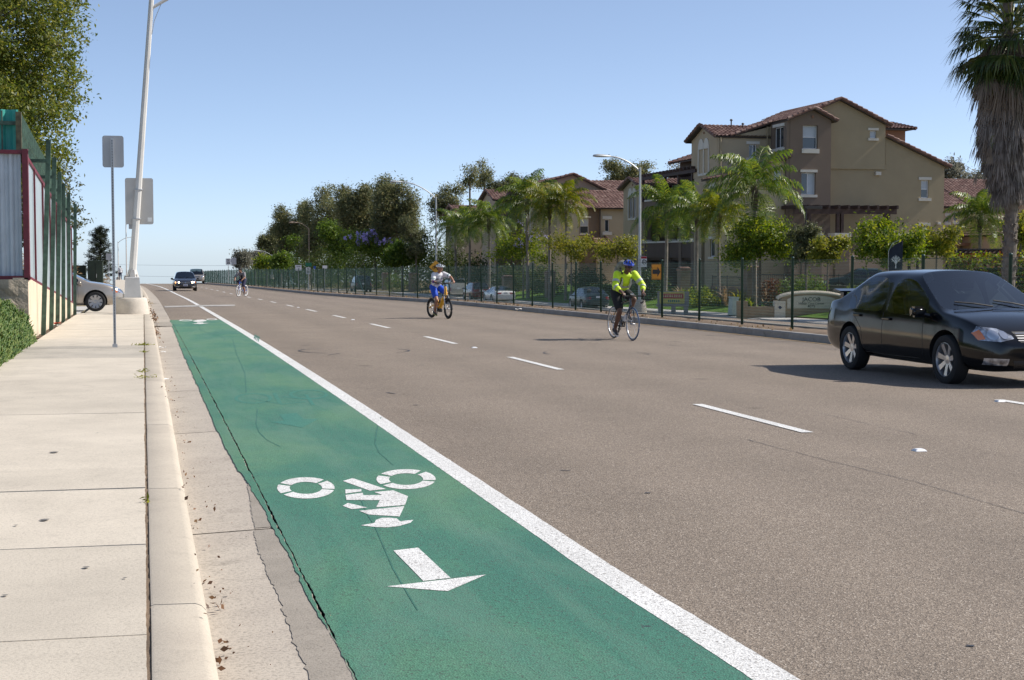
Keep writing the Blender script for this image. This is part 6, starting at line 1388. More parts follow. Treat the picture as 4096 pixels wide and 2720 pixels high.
for a_, L_ in ((90, .30), (60, .27), (120, .27), (35, .25), (145, .25), (75, .2), (105, .2), (15, .18), (165, .18)):
    d = Vector((math.cos(R(a_)), 0, math.sin(R(a_)))); mb.tube([Vector((0, ye, zc-.12)), Vector((0, ye, zc-.02))+d*L_*.5, Vector((0, ye, zc+.02))+d*L_*.95], [.012, .010, .006], 4)
    for s in (-1, 1): e = Vector((0, ye, zc))+d*L_*.65; d2 = Vector((math.cos(R(a_+35*s)), 0, math.sin(R(a_+35*s)))); mb.tube([e, e+d2*.09], [.008, .005], 4)
mb.tube([(0, ye, zc-.30), (0, ye, zc-.1)], [.028, .014], 4); mb.build('tree_emblem', wht, t)
put_text(t, 'J', .52, wht, (0, ye, zc-.62), 0, .004)
# back pergola
pg = empty('pergola', B_at(42, 64), 0, 'long dark brown timber pergola behind the hedge', 'pergola'); z = zv(1012, *polar(3900, 40)); 
p0, p1 = polar(3670, 38.5), polar(4300, 46.); a, b = Vector((p0[0], p0[1], z)), Vector((p1[0], p1[1], z)); d = (b-a).normalized(); s = Vector((-d.y, d.x, 0))
for q in (0, 2.2): MB().tube([a+s*q, b+s*q], .10, 4).build('beam', wood_d, pg, world=True)
for i in range(34): c = a.lerp(b, i/33); MB().tube([c-s*.5+Vector((0, 0, .15)), c+s*2.8+Vector((0, 0, .15))], .07, 4).build('rafter', wood_d, pg, world=True)
for i in range(5):
    c = a.lerp(b, i/4); MB().tube([Vector((c.x, c.y, -1.5)), c], .10, 4).build('post', wood_d, pg, world=True); c = c+s*2.2; MB().tube([Vector((c.x, c.y, -1.5)), c], .10, 4).build('post', wood_d, pg, world=True)
# lamps of the far side
G_L = 'street lamps along the far sidewalk'
lamp_m = plain('grey_pole', (.46, .48, .48), .45, .3, var=.08)
b = BK(2558, 1243); H = zv(668, b.x, b.y)-b.z; aL = atY(2418, 636, b.y); t = lamp('street_lamp', b, H, (aL.x-b.x+.3, 0), 'grey curved street lamp behind the cyclist in yellow', lamp_m, 1.35, rise=.85, group=G_L, r=.10)
MB().lathe([(.42, -.1), (.40, .25), (.30, .62), (.2, .64)], 18).build('footing', conc_base, t, smooth=True)
x, y = polar(1745, 29.9); b = B_at(x, y); aL = atY(1592, 730, y); lamp('street_lamp', b, zv(785, x, y)-b.z, (aL.x-b.x+.4, 0), 'tall curved street lamp behind the boy on the yellow bicycle', lamp_m, 1.7, rise=1.75, group=G_L, r=.12)
x, y = polar(1237, 26.2); b = B_at(x, y); aL = atY(1190, 893, y); lamp('street_lamp', b, zv(912, x, y)-b.z, (aL.x-b.x, 0), 'rusty brown street lamp in front of the eucalyptus grove', plain('rust_pole', (.30, .22, .16), .7), 1.9, rise=1.1, group=G_L, r=.12)
x, y = polar(1088, 22.5); b = B_at(x, y); b.z = -2; aL = atY(1040, 1003, y); lamp('street_lamp', b, zv(1018, x, y)-b.z, (aL.x-b.x, 0), 'small distant street lamp before the far grove', lamp_m, 1.5, rise=.9, group=G_L, r=.10)
# parking lot light on a thin pole
x, y = polar(3222, 34.8); b = B_at(x, y); t = empty('lot_light', b, 0, 'thin pole light with flat box head before the brown bay', 'street lamp'); H = zv(833, x, y)-b.z; MB().tube([(0, 0, -.2), (0, 0, H)], .05, 6).build('pole', gutter_m, t); MB().box((-.1, -.15, H-.05), (.85, .15, H+.11)).build('lamp_head', gutter_m, t); MB().box((.85, -.14, H-.03), (.86, .14, H+.09)).build('lens', frame_w, t)
# signs on the far side
def speed(e, x0, z0, x1, z1, y):
    w_, h_ = x1-x0, z1-z0; cx = (x0+x1)/2
    put_text(e, 'SPEED', .24*w_, blk, (cx, y, z0+.84*h_), 0, .004); put_text(e, 'LIMIT', .24*w_, blk, (cx, y, z0+.63*h_), 0, .004); put_text(e, '35', .62*w_, blk, (cx, y, z0+.27*h_), 0, .012)
sign_at('speed_limit_sign', 903, 1034, 924, 1059, 168, gz(9.5, 168), 'white SPEED LIMIT 35 sign at the crest of the road', wht, draw=speed)
sign_at('road_sign', 925, 1031, 945, 1058, 172, gz(10, 172), 'grey back of a road sign right of the speed limit sign')
sign_at('speed_limit_sign', 1224, 1070, 1242, 1096, 150, gz(16, 150), 'white SPEED LIMIT 35 sign behind the median fence', wht, draw=speed)
def nm(txt, m): return lambda e, x0, z0, x1, z1, y: [put_text(e, s, .30*(z1-z0), m, ((x0+x1)/2, y, z0+(z1-z0)*q), 0, .003) for s, q in txt]
sign_at('street_sign', 1222, 1051, 1247, 1066, 152, gz(16, 152), 'green street name sign above the behind-fence speed sign', grn_sign)
sign_at('road_sign', 1181, 1060, 1206, 1083, 155, gz(16, 155), 'white notice sign behind the fence left of the speed sign', wht, draw=nm([('Road', .75)], blk))
sign_at('road_sign', 1254, 1064, 1263, 1076, 152, gz(16, 152), 'small blue sign right of the green street sign', blu_sign)
sign_at('road_sign', 1290, 1062, 1308, 1074, 150, gz(17, 150), 'small pale sign above the fence left of the violet tree', wht)
# bicycle warning diamond on the lamp behind the boy
Yq = 70.; c = atY(1743, 1068, Yq); e = empty('warning_sign', (c.x, Yq, gz(c.x, Yq)), 0, 'amber diamond warning sign with black bicycle behind the boy', 'sign'); zc = c.z-e.location.z; hw = 26*Yq/5972*1.05
MB().prism([(-hw, zc), (0, zc-hw), (hw, zc), (0, zc+hw)], -.008, .0).build('sign_plate', amber, e); MB().tube([(0, .03, -.2), (0, .03, zc+hw*.9)], .028, 6).build('post', galv, e)
mb = MB(); q = hw*.26
for sx in (-1, 1): mb.tube([(sx*q*1.15+q*.72*math.cos(t_), -.012, zc-q*.35+q*.72*math.sin(t_)) for t_ in np.linspace(0, 2*PI, 16)[:-1]], .011, 4, closed=True)
for L_ in ([(-1.15, -.35), (-.35, .75), (.7, .75), (0, -.35), (-1.15, -.35)], [(1.15, -.35), (.6, 1.1), (.9, 1.2)], [(0, -.35), (-.5, .95)], [(-.75, .98), (-.25, .98)]): mb.tube([(q*a_, -.012, zc+q*b_) for a_, b_ in L_], .011, 4)
mb.build('bicycle_symbol', blk, e)
# bus stop plate
b = BK(2558, 1243); Yq = b.y-.16; a, c = atY(2563, 1068, Yq), atY(2587, 1025, Yq); e = empty('bus_stop_sign', (b.x+.15, Yq, b.z), 0, 'white and red bus stop sign fixed to the middle lamp post', 'sign'); o = Vector(e.location); x0, z0, x1, z1 = a.x-o.x, a.z-o.z, c.x-o.x, c.z-o.z
MB().prism(rrect(x0, z0, x1, z1, .03), -.008, 0).build('sign_plate', wht, e); MB().prism([(x0+.01, z1-.22*(z1-z0)), (x1-.01, z1-.22*(z1-z0)), (x1-.01, z1-.012), (x0+.01, z1-.012)], -.014, -.009).build('red_band', red_p, e)
cx, cz, r_ = x0+.58*(x1-x0), z0+.48*(z1-z0), .34*(x1-x0)
mb = MB().tube([(cx+r_*math.cos(t_), -.014, cz+r_*math.sin(t_)) for t_ in np.linspace(0, 2*PI, 20)[:-1]], .022, 4, closed=True); mb.prism(rrect(cx-r_*.55, cz-r_*.42, cx+r_*.55, cz+r_*.5, .03), -.016, -.010); mb.build('bus_symbol', blk, e)
MB().prism(rrect(cx-r_*.4, cz+.0, cx+r_*.4, cz+r_*.36, .02), -.019, -.0165).build('bus_window', wht, e); MB().box((x0-.12, 0, z0+.4), (x0+.02, .02, z0+.44)).build('bracket', galv, e); MB().box((x0-.12, 0, z1-.24), (x0+.02, .02, z1-.2)).build('bracket', galv, e)
# ================================================================== vehicles
from mathutils.bvhtree import BVHTree
def mat_carglass(name, tint, refl=1.):
    m, nt, N, L, b = nmat(name); N.remove(b)
    tr = node(nt, 'ShaderNodeBsdfTransparent'); tr.inputs[0].default_value = (*tint, 1); gl = node(nt, 'ShaderNodeBsdfGlossy'); gl.inputs['Roughness'].default_value = .03; gl.inputs[0].default_value = (.9, .95, 1, 1)
    fr = node(nt, 'ShaderNodeFresnel'); fr.inputs[0].default_value = 1.52; mm = node(nt, 'ShaderNodeMath', operation='MULTIPLY_ADD'); mm.inputs[1].default_value = refl; mm.inputs[2].default_value = .03; L.new(fr.outputs[0], mm.inputs[0])
    mx = node(nt, 'ShaderNodeMixShader'); L.new(mm.outputs[0], mx.inputs[0]); L.new(tr.outputs[0], mx.inputs[1]); L.new(gl.outputs[0], mx.inputs[2]); L.new(mx.outputs[0], N['Material Output'].inputs[0]); return m
cglass = mat_carglass('car_glass', (.36, .42, .44), 1.2); cglass_d = mat_carglass('car_glass_dark', (.20, .23, .24), 1.1)
def paint(name, col, rough=.28, metal=.0, coat=1.):
    m, nt, N, L, b = nmat(name); b.inputs['Base Color'].default_value = (*col, 1); b.inputs['Roughness'].default_value = rough; b.inputs['Metallic'].default_value = metal; b.inputs['Coat Weight'].default_value = coat; b.inputs['Coat Roughness'].default_value = .03
    tc = node(nt, 'ShaderNodeTexCoord'); n1 = node(nt, 'ShaderNodeTexNoise', Scale=2.5, Detail=4.); L.new(tc.outputs['Object'], n1.inputs['Vector']); r = node(nt, 'ShaderNodeMapRange'); r.inputs['To Min'].default_value = max(.02, rough-.08); r.inputs['To Max'].default_value = rough+.10; L.new(n1.outputs[0], r.inputs[0]); L.new(r.outputs[0], b.inputs['Roughness']); return m
tyre_m = plain('tyre_rubber', (.018, .018, .018), .85, var=.15, bump=.2, bs=60); alloy = plain('alloy', (.60, .60, .61), .28, .85, var=.05); alloy_d = plain('alloy_grey', (.40, .40, .41), .4, .7, var=.05); blk_pl = plain('black_plastic', (.015, .015, .016), .55, var=.1); seat_m = plain('seat_grey', (.11, .11, .11), .9); chrome = plain('chrome', (.75, .75, .76), .12, 1., var=.02)
red_l = plain('red_lens', (.22, .01, .012), .15, coat=1.); amber_l = plain('amber_lens', (.62, .16, .02), .2, coat=1.); plate_m = plain('number_plate', (.62, .63, .66), .4)
def mat_lens():
    m, nt, N, L, b = nmat('clear_lens'); tc = node(nt, 'ShaderNodeTexCoord'); v = node(nt, 'ShaderNodeTexNoise', Scale=14., Detail=3.); L.new(tc.outputs['Object'], v.inputs['Vector']); r = ramp(nt, [(.3, (.10, .10, .11)), (.5, (.38, .40, .44)), (.68, (.75, .78, .82))]); L.new(v.outputs[0], r.inputs[0]); L.new(r.outputs[0], b.inputs['Base Color']); b.inputs['Metallic'].default_value = .6; b.inputs['Roughness'].default_value = .15; b.inputs['Coat Weight'].default_value = 1; return m
lens_m = mat_lens()
lamp_on = bpy.data.materials.new('headlamp_lit'); lamp_on.use_nodes = True; lamp_on.node_tree.nodes['Principled BSDF'].inputs['Emission Color'].default_value = (1, .80, .45, 1); lamp_on.node_tree.nodes['Principled BSDF'].inputs['Emission Strength'].default_value = 9.
turn_on = bpy.data.materials.new('turn_lamp_lit'); turn_on.use_nodes = True; turn_on.node_tree.nodes['Principled BSDF'].inputs['Emission Color'].default_value = (1, .35, .05, 1); turn_on.node_tree.nodes['Principled BSDF'].inputs['Emission Strength'].default_value = 3.
# side shapes: x measured from the middle of the wheelbase, front positive
SHAPES = {
 'sedan': dict(L=(-2.34, 2.18), wb=2.60, W=.85, r=.315, deck=[(-2.34, .62), (-2.31, .80), (-2.2, .97), (-1.6, 1.02), (-1.3, 1.0), (.95, .93), (1.15, .92), (1.6, .855), (1.95, .75), (2.12, .62), (2.18, .50)], sh=[(-2.34, .60), (-2.2, .84), (-1.5, .88), (0, .845), (1.0, .82), (1.7, .73), (2.0, .66), (2.18, .48)],
               bot=[(-2.34, .36), (-2.2, .24), (-1.8, .20), (0, .19), (1.8, .19), (2.05, .20), (2.18, .30)], w=[(-2.34, .66), (-2.2, .78), (-1.9, .82), (-1.2, .85), (1.0, .85), (1.6, .82), (1.95, .74), (2.1, .62), (2.18, .48)], b0=-1.78, b1=-1.02, a1=.18, a0=1.12, zr=1.43, wr=.55, bp=(-.38, -.28), cp=-1.20, rq=-1.42, fw=.78),
 'coupe': dict(L=(-2.35, 2.35), wb=2.57, W=.92, r=.325, deck=[(-2.35, .60), (-2.3, .82), (-2.15, .93), (-1.7, .95), (.8, .90), (1.2, .86), (1.7, .77), (2.1, .66), (2.35, .48)], sh=[(-2.35, .58), (-2.2, .80), (-1.5, .83), (0, .79), (1.2, .76), (1.8, .68), (2.2, .56), (2.35, .45)],
               bot=[(-2.35, .34), (-2.2, .22), (-1.8, .19), (0, .17), (1.8, .18), (2.2, .2), (2.35, .28)], w=[(-2.35, .70), (-2.2, .84), (-1.6, .92), (0, .90), (1.4, .90), (1.9, .85), (2.2, .72), (2.35, .52)], b0=-1.95, b1=-.85, a1=-.05, a0=1.05, zr=1.29, wr=.50, bp=(-.55, -.42), cp=-.95, rq=None, fw=.70),
 'suv': dict(L=(-2.2, 2.15), wb=2.65, W=.90, r=.345, deck=[(-2.2, .80), (-2.16, 1.02), (-2.1, 1.08), (1.0, 1.06), (1.2, 1.05), (1.7, 1.0), (2.0, .90), (2.12, .72), (2.15, .55)], sh=[(-2.2, .78), (-2.1, 1.0), (0, .98), (1.2, .96), (1.8, .90), (2.05, .75), (2.15, .52)],
             bot=[(-2.2, .45), (-2.1, .34), (-1.7, .28), (0, .27), (1.7, .27), (2.05, .3), (2.15, .38)], w=[(-2.2, .78), (-2.1, .84), (-1.6, .89), (0, .90), (1.2, .89), (1.8, .85), (2.05, .74), (2.15, .58)], b0=-2.12, b1=-1.88, a1=.35, a0=1.10, zr=1.74, wr=.64, bp=(-.25, -.15), cp=-1.10, rq=-1.72, fw=.80),
 'hatch': dict(L=(-2.05, 2.05), wb=2.6, W=.86, r=.315, deck=[(-2.05, .72), (-2.0, .96), (-1.92, 1.02), (.95, 1.0), (1.1, .99), (1.5, .93), (1.85, .80), (2.0, .62), (2.05, .5)], sh=[(-2.05, .70), (-1.95, .94), (0, .92), (1.1, .89), (1.6, .80), (1.9, .66), (2.05, .48)],
               bot=[(-2.05, .40), (-1.95, .26), (-1.6, .21), (0, .20), (1.6, .20), (1.95, .22), (2.05, .3)], w=[(-2.05, .72), (-1.95, .80), (-1.4, .85), (0, .86), (1.1, .86), (1.6, .82), (1.9, .70), (2.05, .52)], b0=-1.98, b1=-1.45, a1=.22, a0=1.08, zr=1.53, wr=.56, bp=(-.32, -.22), cp=-1.08, rq=-1.38, fw=.78),
}
def itp(P, x): return float(np.interp(x, [p[0] for p in P], [p[1] for p in P]))
def car(name, label, loc, rz, shape, body, glass=None, lit=False, level=2, spoiler=False, group=None, rims='seven', plate=True, roofrack=False, rust=None, scale=1., lower=None):
    S = SHAPES[shape]; t = empty(name, loc, rz, label, 'car', group); t.scale = (scale,)*3; gl = glass or cglass
    x0, x1 = S['L']; b0, b1, a1, a0 = S['b0'], S['b1'], S['a1'], S['a0']
    marks = [b0, (b0+b1)/2, b1, S['cp'], S['bp'][0], S['bp'][1], a1, (a1*2+a0)/3, (a1+2*a0)/3, a0]+([S['rq']] if S['rq'] else [])
    xs = sorted(set([round(v, 3) for v in marks+[x0, x0+.06, x0+.2, x0+.45, x1, x1-.05, x1-.18, x1-.42, a0+.12, a0+.45, -wbh(S)-.05 if False else -.8, .4]]))
    xs = [x for i, x in enumerate(xs) if i == 0 or x-xs[i-1] > .028]
    N_ = 10
    def tt(x):
        if x <= b0 or x >= a0: return 0.
        if x < b1: return (x-b0)/(b1-b0)
        if x > a1: return (a0-x)/(a0-a1)
        return 1.
    def sec(x):
        w, zb, zs, zd, k = itp(S['w'], x), itp(S['bot'], x), itp(S['sh'], x), itp(S['deck'], x), tt(x); zs = min(zs, zd-.02); zm = zb+(zs-zb)*.5
        P = [(0, zb), (w*.62, zb), (w*.93, zb+.035), (w*1.0, zb+(zs-zb)*.35), (w*.995, zb+(zs-zb)*.72), (w*.965, zs)]
        H = [(w*.93, zd-.012), (w*.885, zd), (w*.46, zd+.022), (0, zd+.03)]
        crown = .035*(1-((x-(b1+a1)/2)/((a1-b1)/2+.5))**2); zr = S['zr']+crown-.035
        G = [(S['wr']+.075, zr-.085), (S['wr']+.01, zr-.02), (S['wr']*.5, zr+.01), (0, zr+.018)]
        ke = k
        return P+[(H[i][0]+(G[i][0]-H[i][0])*ke, H[i][1]+(G[i][1]-H[i][1])*ke) for i in range(4)]
    bm = bmesh.new(); rings = []
    for x in xs:
        P = sec(x); half = [bm.verts.new((x, y, z)) for y, z in P]; other = [bm.verts.new((x, -P[j][0], P[j][1])) for j in range(1, N_-1)]
        rings.append(half+other[::-1])           # 0..9 left side from bottom to top, then right side down
    n = len(rings[0]); mi = {}
    cr = bm.edges.layers.float.get('crease_edge') or bm.edges.layers.float.new('crease_edge')
    faces = {}
    for i in range(len(xs)-1):
        for j in range(n): f = bm.faces.new((rings[i][j], rings[i+1][j], rings[i+1][(j+1) % n], rings[i][(j+1) % n])); faces[i, j] = f
    for e, rr in ((0, rings[0]), (1, rings[-1])):
        for j in range(N_-2):
            a, b = rr[j], rr[j+1]; c, d = rr[(n-j-1) % n], rr[(n-j) % n]
            q = (a, b, c, d) if j else (a, b, c); bm.faces.new(q if e else q[::-1])
        bm.faces.new((rr[N_-2], rr[N_-1], rr[N_]) if e else (rr[N_], rr[N_-1], rr[N_-2]))
    WS, RW, SW = 1, 2, 3
    for (i, j), f in faces.items():
        xa, xb = xs[i], xs[i+1]; xm = (xa+xb)/2; jj = j if j < N_-1 else n-1-j
        if jj in (7, 8):
            if a1-.01 <= xa and xb <= a0+.01: f.material_index = WS
            if b0-.01 <= xa and xb <= b1+.01: f.material_index = RW
        if jj == 5:
            lo = S['rq'] if S['rq'] else S['cp']
            if xa >= lo-.01 and xb <= a0-(a0-a1)*.30 and not (S['bp'][0]-.005 <= xa and xb <= S['bp'][1]+.005): f.material_index = SW
    for e in bm.edges:
        m = {f.material_index for f in e.link_faces}
        if len(m) > 1: e[cr] = .85
    for i in range(len(xs)-1):                      # crisp sill, shoulder and wing crease
        for j, c in ((1, .7), (2, .35), (5, .30), (n-5, .30), (n-1, .7)):
            e = bm.edges.get((rings[i][j], rings[i+1][j]))
            if e: e[cr] = max(e[cr], c)
    bmesh.ops.recalc_face_normals(bm, faces=bm.faces); me = bpy.data.meshes.new('tmp')
    bm.to_mesh(me); bm.free()
    for m in (body, gl, gl, gl, blk_pl): me.materials.append(m)
    o = bpy.data.objects.new('tmp', me); COL.objects.link(o); ms = o.modifiers.new('s', 'SUBSURF'); ms.levels = level; ms.render_levels = level
    cutters = []
    for ax in (-S['wb']/2, S['wb']/2):
        for sy in (-1, 1):
            w = itp(S['w'], ax); cm = MB().lathe([(S['r']+.055, w-.30), (S['r']+.055, w+.2)], 28, Matrix.Translation((ax, 0, S['r']+.01)) @ Matrix.Rotation(R(-90)*sy, 4, 'X')).mesh('cut', [body, gl, gl, gl, blk_pl]); cm.polygons.foreach_set('material_index', [4]*len(cm.polygons))
            c = bpy.data.objects.new('cut', cm); COL.objects.link(c); cutters.append(c); mb_ = o.modifiers.new('b', 'BOOLEAN'); mb_.object = c; mb_.operation = 'DIFFERENCE'; mb_.solver = 'EXACT'
    dg = bpy.context.evaluated_depsgraph_get(); dg.update(); full = bpy.data.meshes.new_from_object(o.evaluated_get(dg))
    bpy.data.objects.remove(o)
    for c in cutters: bpy.data.objects.remove(c)
    bm = bmesh.new(); bm.from_mesh(full); bvh = BVHTree.FromBMesh(bm)
    def part(name_, idxs, mats, smooth=True, offs=0.):
        b2 = bmesh.new(); vm = {}
        for f in bm.faces:
            key = f.material_index
            if key not in idxs: continue
            if idxs[key] and not idxs[key](f.calc_center_median()): continue
            vs_ = []
            for v in f.verts:
                if v.index not in vm: vm[v.index] = b2.verts.new(v.co-v.normal*offs)
                vs_.append(vm[v.index])
            nf = b2.faces.new(vs_); nf.smooth = smooth; nf.material_index = 1 if key == 4 else 0
        if not b2.faces: b2.free(); return None
        m2 = bpy.data.meshes.new(name_); b2.to_mesh(m2); b2.free()
        for m in mats: m2.materials.append(m)
        return link(name_, m2, t)
    bo = part('body', {0: None, 4: None}, [body, blk_pl]); autosmooth(bo, 42)
    part('windshield', {1: None}, [gl]); part('rear_window', {2: None}, [gl])
    for sy in (1, -1):
        part('side_window', {3: lambda c, sy=sy: c.y*sy > 0 and c.x > S['bp'][1]-.02}, [gl]); part('side_window', {3: lambda c, sy=sy: c.y*sy > 0 and c.x < S['bp'][1]-.02}, [gl])
    # helpers that lie on the body surface
    def hit(p, d):
        h = bvh.ray_cast(Vector(p), Vector(d)); return (h[0], h[1]) if h[0] else (None, None)
    def side_pt(x, z, sy): h, nn = hit((x, 3*sy, z), (0, -sy, 0)); return (h, nn) if h else (Vector((x, sy*S['W'], z)), Vector((0, sy, 0)))
    def seam(pts, sy, r=.005, name_='door_seam', mat=None, cl=False):
        P = []
        for i in range(len(pts)-1):
            for q in np.linspace(0, 1, 8)[:-1]: P.append((pts[i][0]+(pts[i+1][0]-pts[i][0])*q, pts[i][1]+(pts[i+1][1]-pts[i][1])*q))
        P.append(pts[-1]); Q = [side_pt(x, z, sy) for x, z in P]; MB().tube([h-nn*r*.4 for h, nn in Q], r, 5).build(name_, mat or blk_pl, t)
    def patch(name_, poly, axis, sgn, mat, off=.006, sub=3, parent=None):
        """lamp, grille or plate lying on the body: outline seen along an axis, cast on the surface"""
        b2 = bmesh.new()
        def P3(p): return Vector((3*sgn, p[0], p[1])) if axis == 'x' else Vector((p[0], 3*sgn, p[1]))
        d = Vector((-sgn, 0, 0)) if axis == 'x' else Vector((0, -sgn, 0))
        vs_ = [b2.verts.new(P3(p)) for p in poly]; b2.faces.new(vs_); bmesh.ops.triangulate(b2, faces=b2.faces[:]); bmesh.ops.subdivide_edges(b2, edges=b2.edges[:], cuts=sub, use_grid_fill=True)
        ok = False
        for v in b2.verts:
            h = bvh.ray_cast(v.co, d)
            if h[0]: v.co = h[0]+h[1]*off; ok = True
            else: v.co = v.co+d*(3-S['L'][1] if axis == 'x' and sgn > 0 else (3+S['L'][0] if axis == 'x' else 3-S['W']))
        bmesh.ops.recalc_face_normals(b2, faces=b2.faces); m2 = bpy.data.meshes.new(name_); b2.to_mesh(m2); b2.free(); m2.materials.append(mat)
        for p in m2.polygons: p.use_smooth = True
        return link(name_, m2, parent or t)
    rw, r_ = S['wb']/2, S['r']; zs0 = lambda x: itp(S['sh'], x); zb0 = itp(S['bot'], 0)
    for sy in (1, -1):
        bpx = (S['bp'][0]+S['bp'][1])/2; fx = S['fw']; rx_ = max(S['cp'], -rw+.05)
        seam([(fx-.02, zs0(fx)), (fx+.0, zb0+.30), (fx-.03, zb0+.10), (bpx, zb0+.09), (bpx-.0, zs0(bpx))], sy)
        if shape != 'coupe': seam([(bpx-.012, zb0+.09), (-rw+.42, zb0+.10), (-rw+.36, zb0+.42), (rx_-.08, zs0(rx_))], sy)
        seam([(-rw+.42, zb0+.06), (rw-.42, zb0+.06)], sy, .008, 'sill_line')
        for k, hx in enumerate((bpx+.13, rx_+.14) if shape != 'coupe' else (bpx+.13,)):
            h, nn = side_pt(hx, zs0(hx)-.075, sy); MB().bbox((h.x, h.y+sy*.018, h.z), (.20, .03, .035), .012).build('door_handle', body if lower is None else blk_pl, t)
        h, nn = side_pt(a0-(a0-a1)*.22, zs0(a0)+.10, sy); m0 = Vector((a0-(a0-a1)*.30, sy*(itp(S['w'], a0)+.10), zs0(a0)+.10))
        bm2 = bmesh.new(); bmesh.ops.create_cube(bm2, size=1)
        for v in bm2.verts: v.co = Vector((v.co.x*.13+m0.x-(.03 if v.co.x < 0 and v.co.z > 0 else 0), v.co.y*.20+m0.y, v.co.z*.14+m0.z))
        bmesh.ops.bevel(bm2, geom=bm2.edges[:], offset=.04, segments=3, affect='EDGES'); mm = MB(); mm.addbm(bm2); mm.tube([m0-Vector((0, sy*.05, .03)), m0-Vector((-.03, sy*.17, .06))], [.03, .035], 6); mo = mm.build('side_mirror', body if not lower else blk_pl, t, smooth=True)
        MB().bbox((m0.x-.066, m0.y, m0.z), (.006, .15, .10), .002).build('mirror_glass', chrome, t)
        # lamps
        zl = itp(S['deck'], x1-.32); wl_ = itp(S['w'], x1-.2)
        hl = patch('headlight', [(sy*(wl_*1.04), zl-.10), (sy*wl_*.98, zl-.02), (sy*wl_*.70, zl-.045), (sy*wl_*.52, zl-.125), (sy*wl_*.50, zl-.165), (sy*wl_*.75, zl-.20), (sy*wl_*1.0, zl-.185)], 'x', 1, lens_m, .004, 3)
        patch('turn_lens', [(sy*wl_*1.04, zl-.10), (sy*wl_*.97, zl-.06), (sy*wl_*.93, zl-.17), (sy*wl_*1.0, zl-.185)], 'x', 1, amber_l if not (lit and sy < 0) else turn_on, .008, 2, hl)
        for k, (q, rr) in enumerate(((.83, .058), (.66, .05))):
            pc = [(sy*wl_*q+rr*math.cos(a_), zl-.122+rr*math.sin(a_)) for a_ in np.linspace(0, 2*PI, 13)[:-1]]; patch('lamp_bowl', pc, 'x', 1, (lamp_on if lit and k == 1 else chrome), .010, 2, hl)
        zt = itp(S['deck'], x0+.2)-.10; wt = itp(S['w'], x0+.15)
        if shape == 'suv': patch('tail_light', [(sy*wt*.99, zt-.28), (sy*wt*.99, zt+.02), (sy*wt*.80, zt+.02), (sy*wt*.82, zt-.28)], 'x', -1, red_l, .006)
        elif shape == 'coupe': patch('tail_light', [(sy*wt*.96, zt-.13), (sy*wt*.96, zt-.01), (sy*wt*.35, zt-.0), (sy*wt*.45, zt-.13)], 'x', -1, red_l, .006)
        else: patch('tail_light', [(sy*wt*.97, zt-.20), (sy*wt*.99, zt-.02), (sy*wt*.60, zt-.03), (sy*wt*.64, zt-.20)], 'x', -1, red_l, .006)
        zf_ = itp(S['bot'], x1-.2)+.13; fl = patch('fog_light', [(sy*wl_*.95, zf_-.03), (sy*wl_*.95, zf_+.05), (sy*wl_*.62, zf_+.045), (sy*wl_*.64, zf_-.04)], 'x', 1, lens_m, .006)
    wl_ = itp(S['w'], x1-.2); zg = itp(S['deck'], x1-.2)
    gr = patch('grille', [(-wl_*.48, zg-.03), (wl_*.48, zg-.03), (wl_*.40, zg-.16), (-wl_*.40, zg-.16)], 'x', 1, blk_pl, .003, 4)
    for k in range(4): z = zg-.055-.028*k; patch('grille_bar', [(-wl_*.44, z-.004), (wl_*.44, z-.004), (wl_*.44, z+.004), (-wl_*.44, z+.004)], 'x', 1, chrome if k == 0 else alloy_d, .012, 3, gr)
    patch('badge', [(.05*math.cos(a_), zg-.09+.035*math.sin(a_)) for a_ in np.linspace(0, 2*PI, 13)[:-1]], 'x', 1, chrome, .016, 2, gr)
    zb_ = itp(S['bot'], x1-.2); patch('lower_intake', [(-wl_*.5, zb_+.06), (wl_*.5, zb_+.06), (wl_*.55, zb_+.15), (-wl_*.55, zb_+.15)], 'x', 1, blk_pl, .004, 4)
    if plate:
        z = zb_+.26; MB().bbox((x1+.004, 0, z), (.012, .31, .15), .004).build('number_plate', plate_m, t); MB().box((x1+.0105, -.12, z-.03), (x1+.0125, .12, z+.03)).build('plate_characters', plain('plate_blue', (.03, .05, .2), .5) if 'plate_blue' not in M_ else M_['plate_blue'], t)
        zt = itp(S['deck'], x0+.2)-.16; h, nn = hit((-3, 0, zt), (1, 0, 0)); h = h or Vector((x0, 0, zt)); MB().bbox((h.x-.012, 0, zt), (.012, .31, .15), .004).build('number_plate', plate_m, t)
    seam_x = lambda z: None
    for z, nm_ in ((itp(S['bot'], x0+.1)+.26, 'bumper_seam'),): pass
    # trim, wipers, antenna, rack, spoiler
    for sy in (.28, -.28): 
        h1, n1 = hit((a0-.02, sy+.25, 3), (0, 0, -1)); h2, n2 = hit((a0-.16, sy-.22, 3), (0, 0, -1))
        if h1 and h2: MB().tube([h1+n1*.02, h1.lerp(h2, .5)+n1*.03, h2+n2*.02], .010, 4).build('wiper', blk_pl, t)
    if spoiler:
        zz = itp(S['deck'], x0+.22)+.145; P = [(x0+.03, zz), (x0+.10, zz+.02), (x0+.30, zz-.01), (x0+.28, zz-.03), (x0+.08, zz-.015)]
        MB().prism(P, -.62, .62).build('spoiler', body, t); [MB().box((x0+.12, s_*.5-.03, zz-.14), (x0+.22, s_*.5+.03, zz-.01)).build('spoiler_foot', body, t) for s_ in (-1, 1)]
    if roofrack:
        for sy in (-1, 1): MB().tube([(b1+.1, sy*S['wr']*.95, S['zr']-.02), (b1+.2, sy*S['wr']*.95, S['zr']+.06), (a1-.1, sy*S['wr']*.95, S['zr']+.06), (a1, sy*S['wr']*.95, S['zr']-.02)], .018, 6).build('roof_rail', alloy_d, t)
